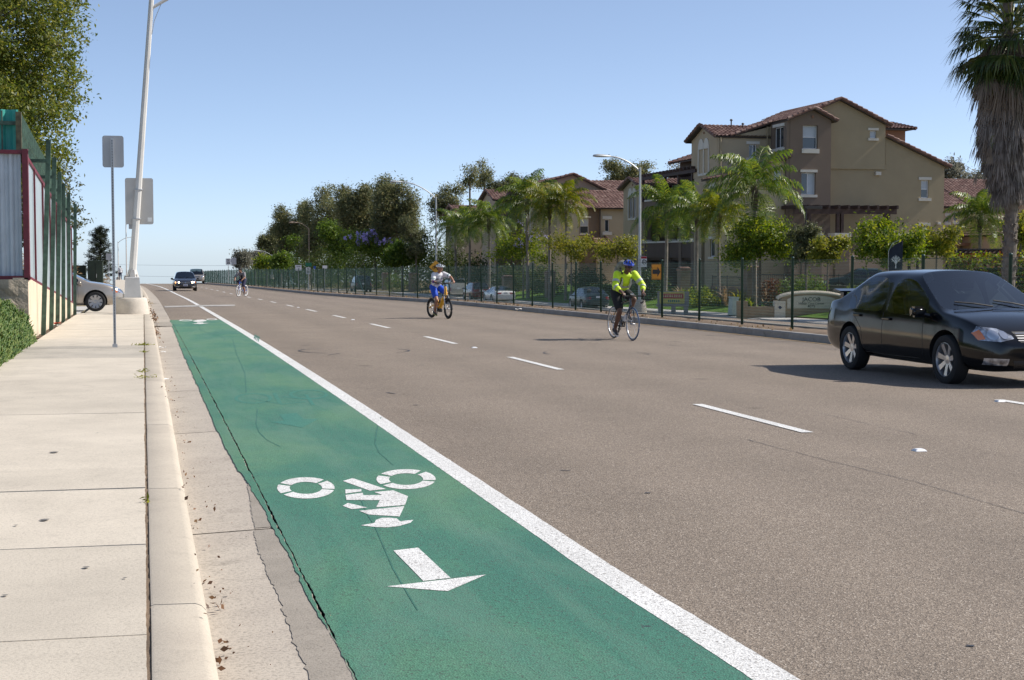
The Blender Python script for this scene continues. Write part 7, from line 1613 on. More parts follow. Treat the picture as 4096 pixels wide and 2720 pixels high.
    if lower: 
        for sy in (1, -1): patch('lower_cladding', [(-rw+.42, zb0+.02), (rw-.42, zb0+.02), (rw-.45, zb0+.24), (-rw+.45, zb0+.24)], 'y', sy, lower, .008, 4)
    # cabin
    fz = itp(S['bot'], 0)+.06; MB().box((b0+.1, -S['W']+.12, fz), (a0+.1, S['W']-.12, fz+.06)).build('floor_pan', blk_pl, t)
    MB().bbox((a0-.16, 0, zs0(a0)-.06), (.34, 2*S['W']-.30, .16), .05).build('dashboard', blk_pl, t)
    for sx, wd in ((a1-.05, .46), (S['cp']+.12, .46)):
        for sy in (-.36, .36):
            so = MB(); so.bbox((sx+.12, sy, fz+.26), (.50, wd, .20), .06); bm2 = bmesh.new(); bmesh.ops.create_cube(bm2, size=1)
            for v in bm2.verts: v.co = Vector((v.co.x*.14+sx-.18-(v.co.z+.5)*.16, v.co.y*wd+sy, (v.co.z+.5)*.56+fz+.30))
            bmesh.ops.bevel(bm2, geom=bm2.edges[:], offset=.05, segments=2, affect='EDGES'); so.addbm(bm2); s_o = so.build('seat', seat_m, t, smooth=True)
            hr = MB(); hr.bbox((sx-.38, sy, fz+.98), (.10, .27, .17), .045); ho = hr.build('headrest', seat_m, t, smooth=True)
    MB().tube([(a0-.42+.05*math.sin(a_), .36+.18*math.cos(a_), zs0(a0)+.02+.17*math.sin(a_)) for a_ in np.linspace(0, 2*PI, 19)[:-1]], .014, 6, closed=True).build('steering_wheel', blk_pl, t)
    h1, n1 = hit((a1+.12, 0, 3), (0, 0, -1)); 
    if h1: MB().bbox((a1+.20, 0, h1.z-.14), (.03, .24, .07), .012).build('rear_view_mirror', blk_pl, t)
    # wheels
    for ax in (-rw, rw):
        for sy in (1, -1):
            w = itp(S['w'], ax); Mx = Matrix.Translation((ax, sy*(w-.10), r_)) @ Matrix.Rotation(R(-90)*sy, 4, 'X')
            ty = MB().lathe([(r_*.70, -.095), (r_*.86, -.105), (r_*.965, -.09), (r_, -.055), (r_, .055), (r_*.965, .09), (r_*.86, .105), (r_*.70, .095)], 36, Mx, close=True).build('wheel', tyre_m, t, smooth=True)
            rm = MB(); rm.lathe([(r_*.69, -.09), (r_*.71, .085), (r_*.665, .088), (r_*.63, .05), (r_*.61, -.08)], 32, Mx, close=True); rm.lathe([(.001, .055), (.055, .05), (.06, .02), (.06, -.02), (.001, -.03)], 14, Mx)
            nsp = 7 if rims == 'seven' else 9
            for q in range(nsp):
                a_ = 2*PI*q/nsp+.2; c_, s_ = math.cos(a_), math.sin(a_)
                for (sp, wd2) in ((0, 1),):
                    p0, p1 = (.04*c_, .04*s_), (r_*.66*c_, r_*.66*s_); hx, hy = -s_, c_; w0, w1 = (.026, .036) if rims == 'seven' else (.026, .052)
                    vs_ = [Vector((p0[0]+hx*w0*k, p0[1]+hy*w0*k, z)) for z in (.045, .01) for k in (-1, 1)]+[Vector((p1[0]+hx*w1*k, p1[1]+hy*w1*k, z)) for z in (.072, .03) for k in (-1, 1)]
                    rm.add([Mx @ v for v in vs_], [(0, 1, 5, 4), (2, 6, 7, 3), (0, 4, 6, 2), (1, 3, 7, 5), (0, 2, 3, 1), (4, 5, 7, 6)])
            ro = rm.mesh('rim', alloy if rims == 'seven' else alloy_d, True); ro = link('rim', ro, ty); autosmooth(ro)
            bk = MB().lathe([(.001, -.03), (r_*.55, -.03), (r_*.55, -.05), (.001, -.05)], 20, Mx); link('brake_disc', bk.mesh('brake_disc', blk_pl), ty)
    bm.free(); return t
def wbh(S): return S['wb']/2
p_black = paint('black_car_paint', (.002, .002, .003), .10, 0., .15); p_dark = paint('dark_grey_car_paint', (.035, .034, .04), .25, .5); p_gold = paint('champagne_car_paint', (.42, .37, .31), .3, .55); p_white = paint('white_car_paint', (.70, .70, .69), .3); p_silver = paint('silver_car_paint', (.42, .41, .38), .3, .6); p_red = paint('red_car_paint', (.12, .012, .018), .25, .2); p_green = paint('green_car_paint', (.008, .028, .034), .3, .0, .3); p_van = paint('van_paint', (.02, .021, .022), .35, .0, .3)
def on_road(x, y, z=0): return Vector((x, y, gz(x, y)+z))
car('sedan_car', 'black sedan with silver alloy wheels driving at the right edge', on_road(10.98, 18.86), R(-90), 'sedan', p_black, cglass, spoiler=True, level=3, scale=1.03)
x, y = 118*ray(739, 1140)[0]/ray(739, 1140)[1], 118; car('sedan_car', 'dark grey sedan with lit headlights coming over the crest', on_road(x, y), R(-90), 'sedan', p_dark, cglass, lit=True, scale=1.03)
x, y = 186*ray(786, 1120)[0]/ray(786, 1120)[1], 186; car('sport_utility_car', 'pale gold sport utility car behind the dark sedan', on_road(x, y, .1), R(-90), 'suv', p_gold, cglass, lower=blk_pl, scale=1.03)
xf = atY(383, 1200, 50.3).x; car('sedan_car', 'champagne sedan nosing out of the driveway behind the lamp base', Vector((xf-1.33, 50.9, prof(50.5)+.10)), 0., 'sedan', p_gold, cglass, scale=1.02, rims='hub')
G_C = 'cars parked along the far kerb'
def far_car(name, u, X, lab, shape, p, **k): x, y = polar(u, X); return car(name, lab, on_road(x, y, .0), R(90), shape, p, k.pop('glass', cglass_d), group=G_C, rims='hub', **k)
far_car('sedan_car', 2352, 27.9, 'dark green sedan parked behind the fence left of the yellow cyclist', 'sedan', p_green)
far_car('coupe_car', 1995, 27.2, 'white sport coupe parked behind the fence with dark tail panel', 'coupe', p_white)
far_car('hatchback_car', 1905, 27.4, 'dark red hatchback parked between silver wagon and white coupe', 'hatch', p_red)
far_car('sport_utility_car', 1815, 27.6, 'silver and white sport utility car parked right of the boy', 'suv', p_silver, lower=p_white, roofrack=True)
far_car('sport_utility_car', 1443, 23.6, 'dark sport utility van driving away behind the median fence', 'suv', p_van, scale=1.08)
x, y = polar(3440, 40.5); car('sedan_car', 'dark teal sedan parked behind the iron fence above black car roof', Vector((x, y, bank(x, y)-.2)), R(160), 'sedan', p_green, cglass_d, rims='hub')
# ================================================================== people and bicycles
def skin_mat(name, c): 
    m = plain(name, c, .55, var=.08, vs=12); m.node_tree.nodes['Principled BSDF'].inputs['Subsurface Weight'].default_value = .05; return m
skin_d = skin_mat('skin_deep', (.13, .065, .042)); skin_t = skin_mat('skin_tan', (.34, .17, .105)); hair_m = plain('dark_hair', (.012, .010, .009), .7)
def caps(mb, a, b, r0, r1, n=12):
    a, b = Vector(a), Vector(b); k = 5; mb.tube([a.lerp(b, i/k) for i in range(k+1)], [r0+(r1-r0)*i/k for i in range(k+1)], n); mb.ell(a, (r0,)*3, n, 8); mb.ell(b, (r1,)*3, n, 8)
def chain(mb, pts, rad):
    for i in range(len(pts)-1): caps(mb, pts[i], pts[i+1], rad[i], rad[i+1])
def fuse(name, mb, mat, parent, vox=.009, smooth=6, fac=.5):
    """union of overlapping shapes grown into one continuous surface"""
    me = mb.mesh('tmp', mat); o = bpy.data.objects.new('tmp', me); COL.objects.link(o); m = o.modifiers.new('r', 'REMESH'); m.mode = 'VOXEL'; m.voxel_size = vox; m.use_smooth_shade = True
    s = o.modifiers.new('s', 'SMOOTH'); s.iterations = smooth; s.factor = fac
    dg = bpy.context.evaluated_depsgraph_get(); dg.update(); me2 = bpy.data.meshes.new_from_object(o.evaluated_get(dg)); bpy.data.objects.remove(o); me2.name = name
    if not me2.materials: me2.materials.append(mat)
    for p in me2.polygons: p.use_smooth = True
    return link(name, me2, parent)
def hand(mb, wrist, knuck, grip_dir, side, s=1.):
    """palm with four fingers curled round a bar and a thumb on the inner side. grip_dir: along the bar"""
    w, k = Vector(wrist), Vector(knuck); f = (k-w).normalized(); g = Vector(grip_dir).normalized(); dn = f.cross(g).normalized()
    if dn.z > 0: dn = -dn
    pc = w.lerp(k, .62)
    for q in (-.026, -.009, .009, .026): caps(mb, w+g*q*.6*s, k+g*q*s, .017*s, .013*s, 8)
    for i, (q, L) in enumerate(((-.030, .85), (-.010, 1.), (.010, .96), (.030, .78))):
        p0 = k+g*q*s; p1 = p0+(f*.020*L+dn*.020*L)*s; p2 = p1+(dn*.026*L-f*.004)*s; p3 = p2+(-f*.022*L+dn*.004)*s
        for a_, b_, ra, rb in ((p0, p1, .0100, .0092), (p1, p2, .0092, .0086), (p2, p3, .0086, .0075)): caps(mb, a_, b_, ra*s, rb*s, 7)
    t0 = w.lerp(k, .35)+g*side*.03*s; t1 = t0+(f*.030+g*side*.014+dn*.014)*s; t2 = t1+(f*.014+dn*.022-g*side*.008)*s; caps(mb, t0, t1, .0125*s, .0105*s, 7); caps(mb, t1, t2, .0105*s, .0085*s, 7)
def head_shape(mb, c, fwd, s=1.):
    """skull, jaw, nose, ears, brow, lips around centre c facing fwd"""
    c = Vector(c); f = Vector(fwd).normalized(); l = Vector((0, 0, 1)).cross(f).normalized(); u = f.cross(l); M = Matrix((f, l, u)).transposed()
    P = lambda a, b, d: c+f*a*s+l*b*s+u*d*s
    mb.ell(P(-.012, 0, .025), (.098*s, .076*s, .098*s), 16, 12, M); mb.ell(P(.022, 0, -.045), (.066*s, .058*s, .070*s), 14, 10, M); mb.ell(P(.052, 0, -.092), (.030*s, .032*s, .022*s), 10, 8, M)
    caps(mb, P(.084, 0, .012), P(.104, 0, -.026), .010*s, .015*s, 8); mb.ell(P(.080, 0, -.062), (.012*s, .024*s, .008*s), 8, 6, M); mb.ell(P(.076, 0, .030), (.016*s, .055*s, .010*s), 10, 6, M)
    for q in (-1, 1): mb.ell(P(-.008, q*.078, -.008), (.020*s, .010*s, .031*s), 8, 6, M); mb.ell(P(.066, q*.040, -.022), (.022*s, .020*s, .018*s), 8, 6, M)
    return P, M
def person(label, loc, rz, J, skin, s=1., vox=.0095, hands=True, group=None):
    t = empty('person', loc, rz, label, 'person', group); mb = MB(); j = {k: Vector(v) for k, v in J.items()}
    # trunk
    hc = (j['hipL']+j['hipR'])/2; sc = (j['shL']+j['shR'])/2; ch = hc.lerp(sc, .70); bl = hc.lerp(sc, .30)
    yax = Vector((0, 1, 0)); tz = (sc-hc).normalized(); tx = yax.cross(tz).normalized(); M = Matrix((tx, yax, tz)).transposed()
    mb.ell(hc+tz*.02, (.115*s, .165*s, .12*s), 16, 10, M); mb.ell(bl, (.108*s, .150*s, .16*s), 16, 10, M); mb.ell(ch, (.118*s, .168*s, .17*s), 16, 10, M); mb.ell(sc-tz*.03, (.085*s, .18*s, .07*s), 14, 8, M)
    chain(mb, [sc, j['neck'], j['head']-Vector((0, 0, .03))], [.062*s, .055*s, .052*s]); P, HM = head_shape(mb, j['head'], J['look'], s)
    for q in ('L', 'R'):
        chain(mb, [j['sh'+q], j['sh'+q].lerp(j['el'+q], .45), j['el'+q], j['el'+q].lerp(j['wr'+q], .35), j['wr'+q]], [.060*s, .050*s, .042*s, .042*s, .027*s])
        chain(mb, [j['hip'+q], j['hip'+q].lerp(j['kn'+q], .4), j['kn'+q], j['kn'+q].lerp(j['an'+q], .35)+(hc-sc).normalized()*0, j['an'+q]], [.095*s, .082*s, .057*s, .056*s, .036*s])
        chain(mb, [j['an'+q], j['toe'+q]], [.038*s, .030*s])
        if hands: hand(mb, j['wr'+q], j['wr'+q]+(j['hand'+q]-j['wr'+q]), J.get('bar'+q, (0, 1, 0)), 1 if q == 'R' else -1, s*1.05)
    fuse('body', mb, skin, t, vox)
    return t, j, P, HM, (hc, sc, ch, bl, M, tz)
def torso(mb, T, g, s=1., hem=0., top=True):
    hc, sc, ch, bl, M, tz = T
    mb.ell(hc+tz*(.06-hem), (.118*s+g, .168*s+g, .12*s), 16, 10, M); mb.ell(bl, (.112*s+g, .155*s+g, .17*s), 16, 10, M); mb.ell(ch, (.122*s+g, .172*s+g, .175*s), 16, 10, M); mb.ell(sc-tz*.03, (.09*s+g, .186*s+g, .075*s+g), 14, 8, M)
def shoe(parent, an, toe, mat, sole, sock=None, s=1., name='shoe'):
    an, toe = Vector(an), Vector(toe); d = (toe-an); d.z = d.z; f = d.normalized(); mb = MB(); h = an-f*.05*s+Vector((0, 0, -.045))*s; c = toe+f*.02*s-Vector((0, 0, .012))
    chain(mb, [h, h.lerp(c, .5)+Vector((0, 0, .012)), c], [.044*s, .044*s, .036*s]); caps(mb, an+Vector((0, 0, .01)), h.lerp(c, .25), .046*s, .046*s); o = fuse(name, mb, mat, parent, .01, 4)
    m2 = MB().tube([h-Vector((0, 0, .030))*s-f*.02, h.lerp(c, .5)-Vector((0, 0, .028))*s, c-Vector((0, 0, .022))*s+f*.02], [.034*s, .040*s, .030*s], 8); link('sole', m2.mesh('sole', sole), o)
    if sock is not None: k = MB(); k.tube([an-Vector((0, 0, .02)), an+Vector((0, 0, .10*s))+Vector((-.0, 0, 0))], [.043*s, .044*s], 12); k.build('sock', sock, parent, smooth=True)
def helmet(parent, P, HM, mat, mat2, s=1., tilt=0.):
    mb = MB(); c = P(-.015, 0, .055); vs = []; fs = []; n, m = 28, 9
    for i in range(m+1):
        th = (PI*.53)*i/m
        for k in range(n):
            ph = 2*PI*k/n; rib = 1+.055*max(0, math.cos(ph*8))*math.sin(min(th*1.6, PI)); v = Vector((.142*math.sin(th)*math.cos(ph)*rib*(1.08 if math.cos(ph) > 0 else 1.), .104*math.sin(th)*math.sin(ph)*rib, .088*math.cos(th)*rib))*s; vs.append(c+HM @ v)
    for i in range(m):
        for k in range(n): fs.append((i*n+k, (i+1)*n+k, (i+1)*n+(k+1) % n, i*n+(k+1) % n))
    fs.append(tuple(m*n+k for k in range(n))); mb.add(vs, fs); o = mb.build('helmet', mat, parent, smooth=True)
    v = MB()
    for k in range(8):
        ph = 2*PI*(k+.5)/8; pts = [c+HM @ (Vector((.140*math.sin(th)*math.cos(ph)*(1.08 if math.cos(ph) > 0 else 1), .1025*math.sin(th)*math.sin(ph), .0875*math.cos(th)))*s*1.008) for th in np.linspace(.35, 1.25, 6)]; v.tube(pts, [.006*s, .013*s, .015*s, .015*s, .012*s, .005*s], 6)
    link('vents', v.mesh('vents', mat2, True), o)
    st = MB()
    for q in (-1, 1): st.tube([P(.02, q*.080, .03), P(.015, q*.078, -.05), P(.035, q*.03, -.118)], .005*s, 5)
    link('chin_strap', st.mesh('chin_strap', blk, True), o)
    return o
def wheel_b(parent, c, r, tw, tyre, rimm, spokes=20, rimd=.022, disc=None, tri=None, turn=0.):
    c = Vector(c); A = lambda a, rr, y=0.: c+Matrix.Rotation(turn, 3, 'Z') @ Vector((rr*math.cos(a), y, rr*math.sin(a)))
    o = MB().tube([A(a, r-tw) for a in np.linspace(0, 2*PI, 49)[:-1]], tw, 9, closed=True).build('wheel', tyre, parent, smooth=True)
    rm = MB(); vs = []; n = 48
    for k in range(n):
        a = 2*PI*k/n
        for rr, y in ((r-2*tw-.002, .011), (r-2*tw-rimd, .006), (r-2*tw-rimd, -.006), (r-2*tw-.002, -.011)): vs.append(A(a, rr, y))
    rm.add(vs, [(4*k+q, 4*k+(q+1) % 4, 4*((k+1) % n)+(q+1) % 4, 4*((k+1) % n)+q) for k in range(n) for q in range(4)]); link('rim', rm.mesh('rim', rimm, True), o)
    hb = MB(); hb.tube([A(0, 0, -.05), A(0, 0, .05)], .018, 10); hb.tube([A(0, 0, -.065), A(0, 0, .065)], .007, 8); link('hub', hb.mesh('hub', alloy_d, True), o)
    sp = MB(); rr = r-2*tw-rimd
    if tri:
        for q in range(3): a = 2*PI*q/3+.5; sp.tube([A(a, .02), A(a, rr*.5), A(a, rr)], [.028, .022, .034], 8)
        link('spokes', sp.mesh('spokes', tri, True), o)
    else:
        for q in range(spokes): a = 2*PI*q/spokes; sp.tube([A(a+.5*(1 if q % 2 else -1), .016, .025*(1 if q % 2 else -1)), A(a, rr)], .0016, 4, cap=False)
        link('spokes', sp.mesh('spokes', alloy, True), o)
    if disc: MB().tube([A(a, disc, .03) for a in np.linspace(0, 2*PI, 25)[:-1]], .008, 4, closed=True).build('brake_disc', alloy_d, parent)
    return o
def crank(parent, bb, ang, L=.17, mat=None):
    bb = Vector(bb); mb = MB(); ends = []
    for sy, a in ((-1, ang), (1, ang+PI)): e = bb+Vector((L*math.cos(a), sy*.075, L*math.sin(a))); mb.tube([bb+Vector((0, sy*.06, 0)), e], [.015, .011], 6); ends.append(e)
    mb.tube([bb-Vector((0, .07, 0)), bb+Vector((0, .07, 0))], .02, 8); o = mb.build('crankset', mat or blk_pl, parent)
    ring_ = MB().tube([bb+Vector((.085*math.cos(a), -.05, .085*math.sin(a))) for a in np.linspace(0, 2*PI, 25)[:-1]], .007, 5, closed=True); link('chainring', ring_.mesh('chainring', alloy_d), o)
    for e, sy in zip(ends, (-1, 1)): MB().bbox((e.x, e.y+sy*.05, e.z), (.09, .09, .022), .006).build('pedal', blk_pl, parent)
    return ends

# ---------------------------------------------------------------- road cyclist in the yellow jacket
lime = plain('lime_hi_vis', (.62, .86, .012), .6, var=.06, vs=10); lime.node_tree.nodes['Principled BSDF'].inputs['Sheen Weight'].default_value = .2
refl = plain('grey_reflective', (.46, .48, .42), .4, var=.1); blk_cl = plain('black_cloth', (.012, .012, .014), .85); shoe_b = plain('dark_shoe', (.03, .03, .035), .6); white_cl = plain('white_cloth', (.62, .62, .63), .85); camo = plain('grey_green_canvas', (.20, .20, .165), .9, var=.35, vs=14); blue_h = paint('blue_helmet', (.012, .05, .42), .2)
def mid(a, b): return ((a[0]+b[0])/2, (a[1]+b[1])/2)
C1 = (9.725, 29.73); g1 = gz(*C1); rz1 = math.atan2(-1.02, .09)
bk = empty('road_bicycle', (*C1, g1), rz1, 'black road bicycle with blue tyres under the rider in yellow', 'bicycle')
tyre_blue = plain('blue_tyre', (.035, .075, .16), .7)
rim_s = plain('silver_rim', (.55, .56, .58), .3, .7)
RH, FH, BB_ = (-.49, 0, .34), (.51, 0, .34), (-.07, 0, .275)
wheel_b(bk, RH, .34, .012, tyre_m, rim_s); wheel_b(bk, FH, .34, .012, tyre_blue, rim_s, 16)
fr = MB(); ST, HT, HB = (-.205, 0, .74), (.365, 0, .86), (.405, 0, .72)
fr.tube([BB_, ST], .017, 8); fr.tube([ST, (.372, 0, .83)], .016, 8); fr.tube([BB_, HB], .021, 8); fr.tube([HT, HB], .021, 8)
for sy in (-.045, .045): fr.tube([(-.07, sy*.8, .275), (RH[0], sy*1.4, RH[2])], .010, 6); fr.tube([(-.205, sy*.3, .73), (RH[0], sy*1.4, RH[2])], .009, 6)
fr.build('frame', paint('black_frame', (.012, .012, .014), .25), bk, smooth=True)
fk = MB()
for sy in (-.05, .05): fk.tube([(.41, sy*.6, .70), (.44, sy, .56), (FH[0], sy, FH[2])], [.016, .013, .009], 6)
fk.build('fork', M_['black_frame'], bk, smooth=True)
MB().tube([ST, (-.24, 0, .92)], .014, 8).build('seat_post', alloy_d, bk)
mb = MB(); mb.ell((-.25, 0, .935), (.13, .065, .025), 14, 8); mb.ell((-.13, 0, .935), (.11, .028, .022), 12, 8); mb.build('saddle', blk_pl, bk, smooth=True)
MB().tube([HT, (.362, 0, .885), (.445, 0, .915)], .016, 8).build('stem', blk_pl, bk)
hbp = []
for sy in (1, -1):
    hbp = [(.445, 0, .915), (.445, sy*.20, .915), (.50, sy*.215, .91), (.545, sy*.215, .87), (.54, sy*.215, .80), (.49, sy*.215, .775), (.43, sy*.215, .775)]
    MB().tube(hbp, [.013, .013, .015, .015, .015, .015, .015], 8).build('handlebar', blk_pl, bk, smooth=True); MB().tube([(.53, sy*.215, .90), (.565, sy*.215, .95), (.58, sy*.215, .93), (.575, sy*.222, .80)], [.02, .022, .012, .007], 7).build('brake_lever', blk_pl, bk, smooth=True)
ends = crank(bk, BB_, R(-94)); MB().tube([(-.075, 0, .365), (-.49, 0, .37)], .004, 4).build('chain', alloy_d, bk); mb = MB().lathe([(.036, 0), (.036, .16), (.02, .18), (.018, .2), (.0, .2)], 12, Matrix.Translation((.08, 0, .40)) @ Matrix.Rotation(R(42), 4, 'Y')); mb.build('water_bottle', white_cl, bk, smooth=True)
MB().bbox((.46, 0, .95), (.06, .05, .03), .008).build('bike_computer', chrome, bk)
J1 = dict(hipL=(-.20, .09, 1.00), hipR=(-.20, -.09, .99), shL=(.13, .195, 1.36), shR=(.13, -.195, 1.36), neck=(.19, 0, 1.425), head=(.285, .0, 1.515), look=(1, .08, -.22),
          elL=(.30, .315, 1.13), elR=(.28, -.30, 1.12), wrL=(.49, .235, .985), wrR=(.49, -.225, .985), handL=(.555, .225, .965), handR=(.555, -.215, .965), barL=(.35, 1, .0), barR=(-.35, 1, 0),
          knL=(.225, .150, .845), knR=(.10, -.115, .60), anL=(-.02, .135, .515), anR=(-.13, -.13, .215), toeL=(.09, .135, .455), toeR=(0, -.135, .135))
pr, j, P, HM, T = person('cyclist in fluorescent yellow jacket and blue helmet leaning over drop bars', (*C1, g1), rz1, J1, skin_d)
mb = MB(); torso(mb, T, .018, hem=.03)
for q in ('L', 'R'): chain(mb, [j['sh'+q], j['sh'+q].lerp(j['el'+q], .5), j['el'+q], j['el'+q].lerp(j['wr'+q], .50)], [.082, .072, .064, .054])
fuse('jacket', mb, lime, pr, .010, 5)
st = MB()
def band(mb, a, b, f0, f1, r, n=14): a, b = Vector(a), Vector(b); mb.tube([a.lerp(b, f0), a.lerp(b, f1)], r, n, cap=False)
for q in ('L', 'R'): band(st, j['sh'+q], j['el'+q], .52, .72, .0785); band(st, j['el'+q], j['wr'+q], .12, .30, .068)
hc, sc, ch, bl, M, tz = T
def tband(mb, z, w, a, b):
    vs = []; n = 26
    for e in (0, 1):
        for k in range(n): ph = 2*PI*k/n; vs.append(hc+tz*(z+w*e)+M @ Vector((a*math.cos(ph), b*math.sin(ph), 0)))
    mb.add(vs, [(k, (k+1) % n, n+(k+1) % n, n+k) for k in range(n)])
L_ = (sc-hc).length; tband(st, .22*L_, .05, .140, .184); tband(st, .48*L_, .05, .148, .196)
for sy in (-1, 1):
    pts = [hc.lerp(sc, f)+M @ Vector((-.0+.165*cx, sy*.10, 0)) for f, cx in ((.50, .93), (.75, .95), (.95, .62))]; st.tube(pts, [.024, .024, .02], 6)
    pts = [hc.lerp(sc, f)+M @ Vector((-.165*cx, sy*.10, 0)) for f, cx in ((.1, .8), (.50, .95), (.95, .62))]; st.tube(pts, [.022, .022, .02], 6)
st.build('reflective_stripes', refl, pr, smooth=True)
mb = MB(); mb.ell(T[0]-T[5]*.0, (.128, .178, .125), 16, 10, T[4])
for q, L2 in (('L', .80), ('R', .80)): chain(mb, [j['hip'+q], j['hip'+q].lerp(j['kn'+q], .5), j['hip'+q].lerp(j['kn'+q], L2)], [.112, .105, .092])
fuse('shorts', mb, blk_cl, pr, .011, 4)
for q in ('L', 'R'): shoe(pr, j['an'+q], j['toe'+q], shoe_b, white_cl, white_cl)
helmet(pr, P, HM, blue_h, blk)
gl_ = MB()
for q in (-1, 1): gl_.ell(P(.082, q*.032, .006), (.012, .029, .019), 10, 6, HM); gl_.tube([P(.082, q*.058, .012), P(0, q*.080, .012)], .004, 5)
gl_.build('sunglasses', blk, pr, smooth=True)
MB().ell(P(.088, 0, -.063), (.006, .022, .005), 10, 6, HM).build('mouth', plain('lip', (.16, .055, .045), .5), pr, smooth=True)
MB().tube([j['wrL']-(j['handL']-j['wrL'])*.1, j['wrL']-(j['handL']-j['wrL'])*.4], .034, 12).build('wrist_watch', blk, pr, smooth=True)
bp = empty('backpack', (*C1, g1), rz1, 'grey-green canvas backpack on the back of the yellow jacket', 'backpack'); mb = MB(); cb = hc.lerp(sc, .80)+M @ Vector((-.22, 0, .02)); mb.ell(cb, (.115, .16, .22), 16, 10, M); mb.ell(cb+tz*.13, (.10, .14, .12), 14, 8, M); mb.ell(cb+M @ Vector((-.08, 0, -.08)), (.07, .12, .11), 12, 8, M); fuse('pack_body', mb, camo, bp, .012, 5)
mb = MB(); [mb.tube([cb+tz*.12+M @ Vector((.06, sy*.09, 0)), sc+M @ Vector((.02, sy*.10, .055)), sc+M @ Vector((.125, sy*.115, -.06)), hc.lerp(sc, .55)+M @ Vector((.145, sy*.13, 0))], .016, 6) for sy in (-1, 1)]; mb.build('shoulder_strap', plain('strap_dark', (.03, .03, .03), .9), bp, smooth=True)

# ---------------------------------------------------------------- boy on the yellow bicycle
C2 = (8.655, 44.17); g2 = gz(*C2); rz2 = math.atan2(-1.06, .31)
yb = empty('yellow_bicycle', (*C2, g2), rz2, 'yellow small-wheeled bicycle with fat black tyres under the boy', 'bicycle'); yel = paint('yellow_frame', (.72, .36, .006), .3)
wheel_b(yb, (-.53, 0, .30), .30, .034, tyre_m, blk_pl, 12, disc=.08); wheel_b(yb, (.55, 0, .30), .30, .034, tyre_m, blk_pl, 12, disc=.08, turn=-.10)
fr = MB(); fr.tube([(.36, 0, .96), (.40, 0, .70)], [.042, .048], 10); fr.tube([(.385, 0, .74), (.22, 0, .58), (.05, 0, .34)], [.050, .062, .056], 10); fr.tube([(-.02, 0, .30), (.08, 0, .33)], .055, 10); fr.tube([(-.05, 0, .42), (-.20, 0, .62), (-.27, 0, .76)], [.036, .034, .030], 8)
fr.build('frame', yel, yb, smooth=True)
sw = MB(); [sw.tube([(0, sy*.05, .34), (-.25, sy*.075, .40), (-.53, sy*.085, .30)], [.026, .024, .016], 7) for sy in (-1, 1)]; sw.build('swingarm', yel, yb, smooth=True)
MB().tube([(-.12, 0, .38), (.02, 0, .56)], .022, 8).build('rear_shock', blk_pl, yb); fk = MB(); [fk.tube([(.41, sy, .70), (.55, sy*1.1, .30)], [.018, .016], 8) for sy in (-.075, .075)]; fk.tube([(.405, -.08, .70), (.405, .08, .70)], .022, 8); fk.build('fork', plain('fork_silver', (.5, .5, .5), .35, .5), yb, smooth=True)
MB().tube([(.415, -.1, .69), (.415, .1, .69)], .026, 8).build('fork_crown', blk_pl, yb); MB().tube([(-.27, 0, .74), (-.30, 0, .86)], .016, 8).build('seat_post', blk_pl, yb)
mb = MB(); mb.ell((-.32, 0, .875), (.14, .085, .032), 14, 8); mb.ell((-.19, 0, .88), (.10, .035, .025), 12, 8); mb.build('saddle', blk_pl, yb, smooth=True)
mb = MB(); mb.bbox((-.50, 0, .80), (.20, .11, .09), .03); mb.tube([(-.40, 0, .80), (-.28, 0, .70)], .02, 6); mb.build('tail_box', yel, yb, smooth=True)
MB().tube([(.36, 0, .95), (.352, 0, 1.03), (.40, 0, 1.06)], .02, 8).build('stem', blk_pl, yb); MB().tube([(.33, -.33, 1.09), (.40, -.14, 1.06), (.40, .14, 1.06), (.33, .33, 1.09)], .013, 8).build('handlebar', blk_pl, yb, smooth=True)
for sy in (-1, 1): MB().tube([(.335, sy*.20, 1.085), (.325, sy*.345, 1.09)], .018, 8).build('grip', blk_pl, yb); MB().tube([(.38, sy*.19, 1.06), (.43, sy*.24, 1.04)], .007, 5).build('brake_lever', alloy_d, yb)
MB().bbox((.44, 0, 1.06), (.09, .15, .05), .015).build('display', blk_pl, yb); MB().ell((.46, .09, 1.10), (.03, .03, .03), 8, 6).build('bell', chrome, yb, smooth=True); MB().tube([(.42, -.08, 1.04), (.50, -.05, .92), (.43, -.03, .72), (.2, .02, .56)], .006, 5).build('cable', blk_pl, yb)
crank(yb, (-.02, 0, .30), R(-95), .15); MB().tube([(-.02, -.05, .38), (-.53, -.05, .34)], .004, 4).build('chain', alloy_d, yb); MB().bbox((.02, 0, .25), (.16, .10, .12), .03).build('motor', blk_pl, yb); mb = MB().prism([(.55+.325*math.cos(a_), .30+.325*math.sin(a_)) for a_ in np.linspace(R(60), R(130), 8)]+[(.55+.335*math.cos(a_), .30+.335*math.sin(a_)) for a_ in np.linspace(R(130), R(60), 8)], -.045, .045); mb.build('mudguard', blk_pl, yb)
J2 = dict(hipL=(-.27, .085, .945), hipR=(-.27, -.085, .94), shL=(-.06, .165, 1.335), shR=(-.06, -.165, 1.315), neck=(-.03, 0, 1.40), head=(.03, .0, 1.505), look=(1, .30, -.10),
          elL=(.15, .30, 1.24), elR=(.08, -.27, 1.10), wrL=(.29, .315, 1.125), wrR=(.25, -.285, 1.105), handL=(.35, .305, 1.105), handR=(.315, -.28, 1.10), barL=(-.2, 1, .03), barR=(.2, 1, -.03),
          knL=(.13, .16, .76), knR=(.06, -.13, .555), anL=(-.03, .13, .50), anR=(-.09, -.13, .205), toeL=(.08, .13, .46), toeR=(.03, -.135, .145))
bo, j, P, HM, T = person('boy in white shirt and blue shorts riding the yellow bicycle', (*C2, g2), rz2, J2, skin_t, .93)
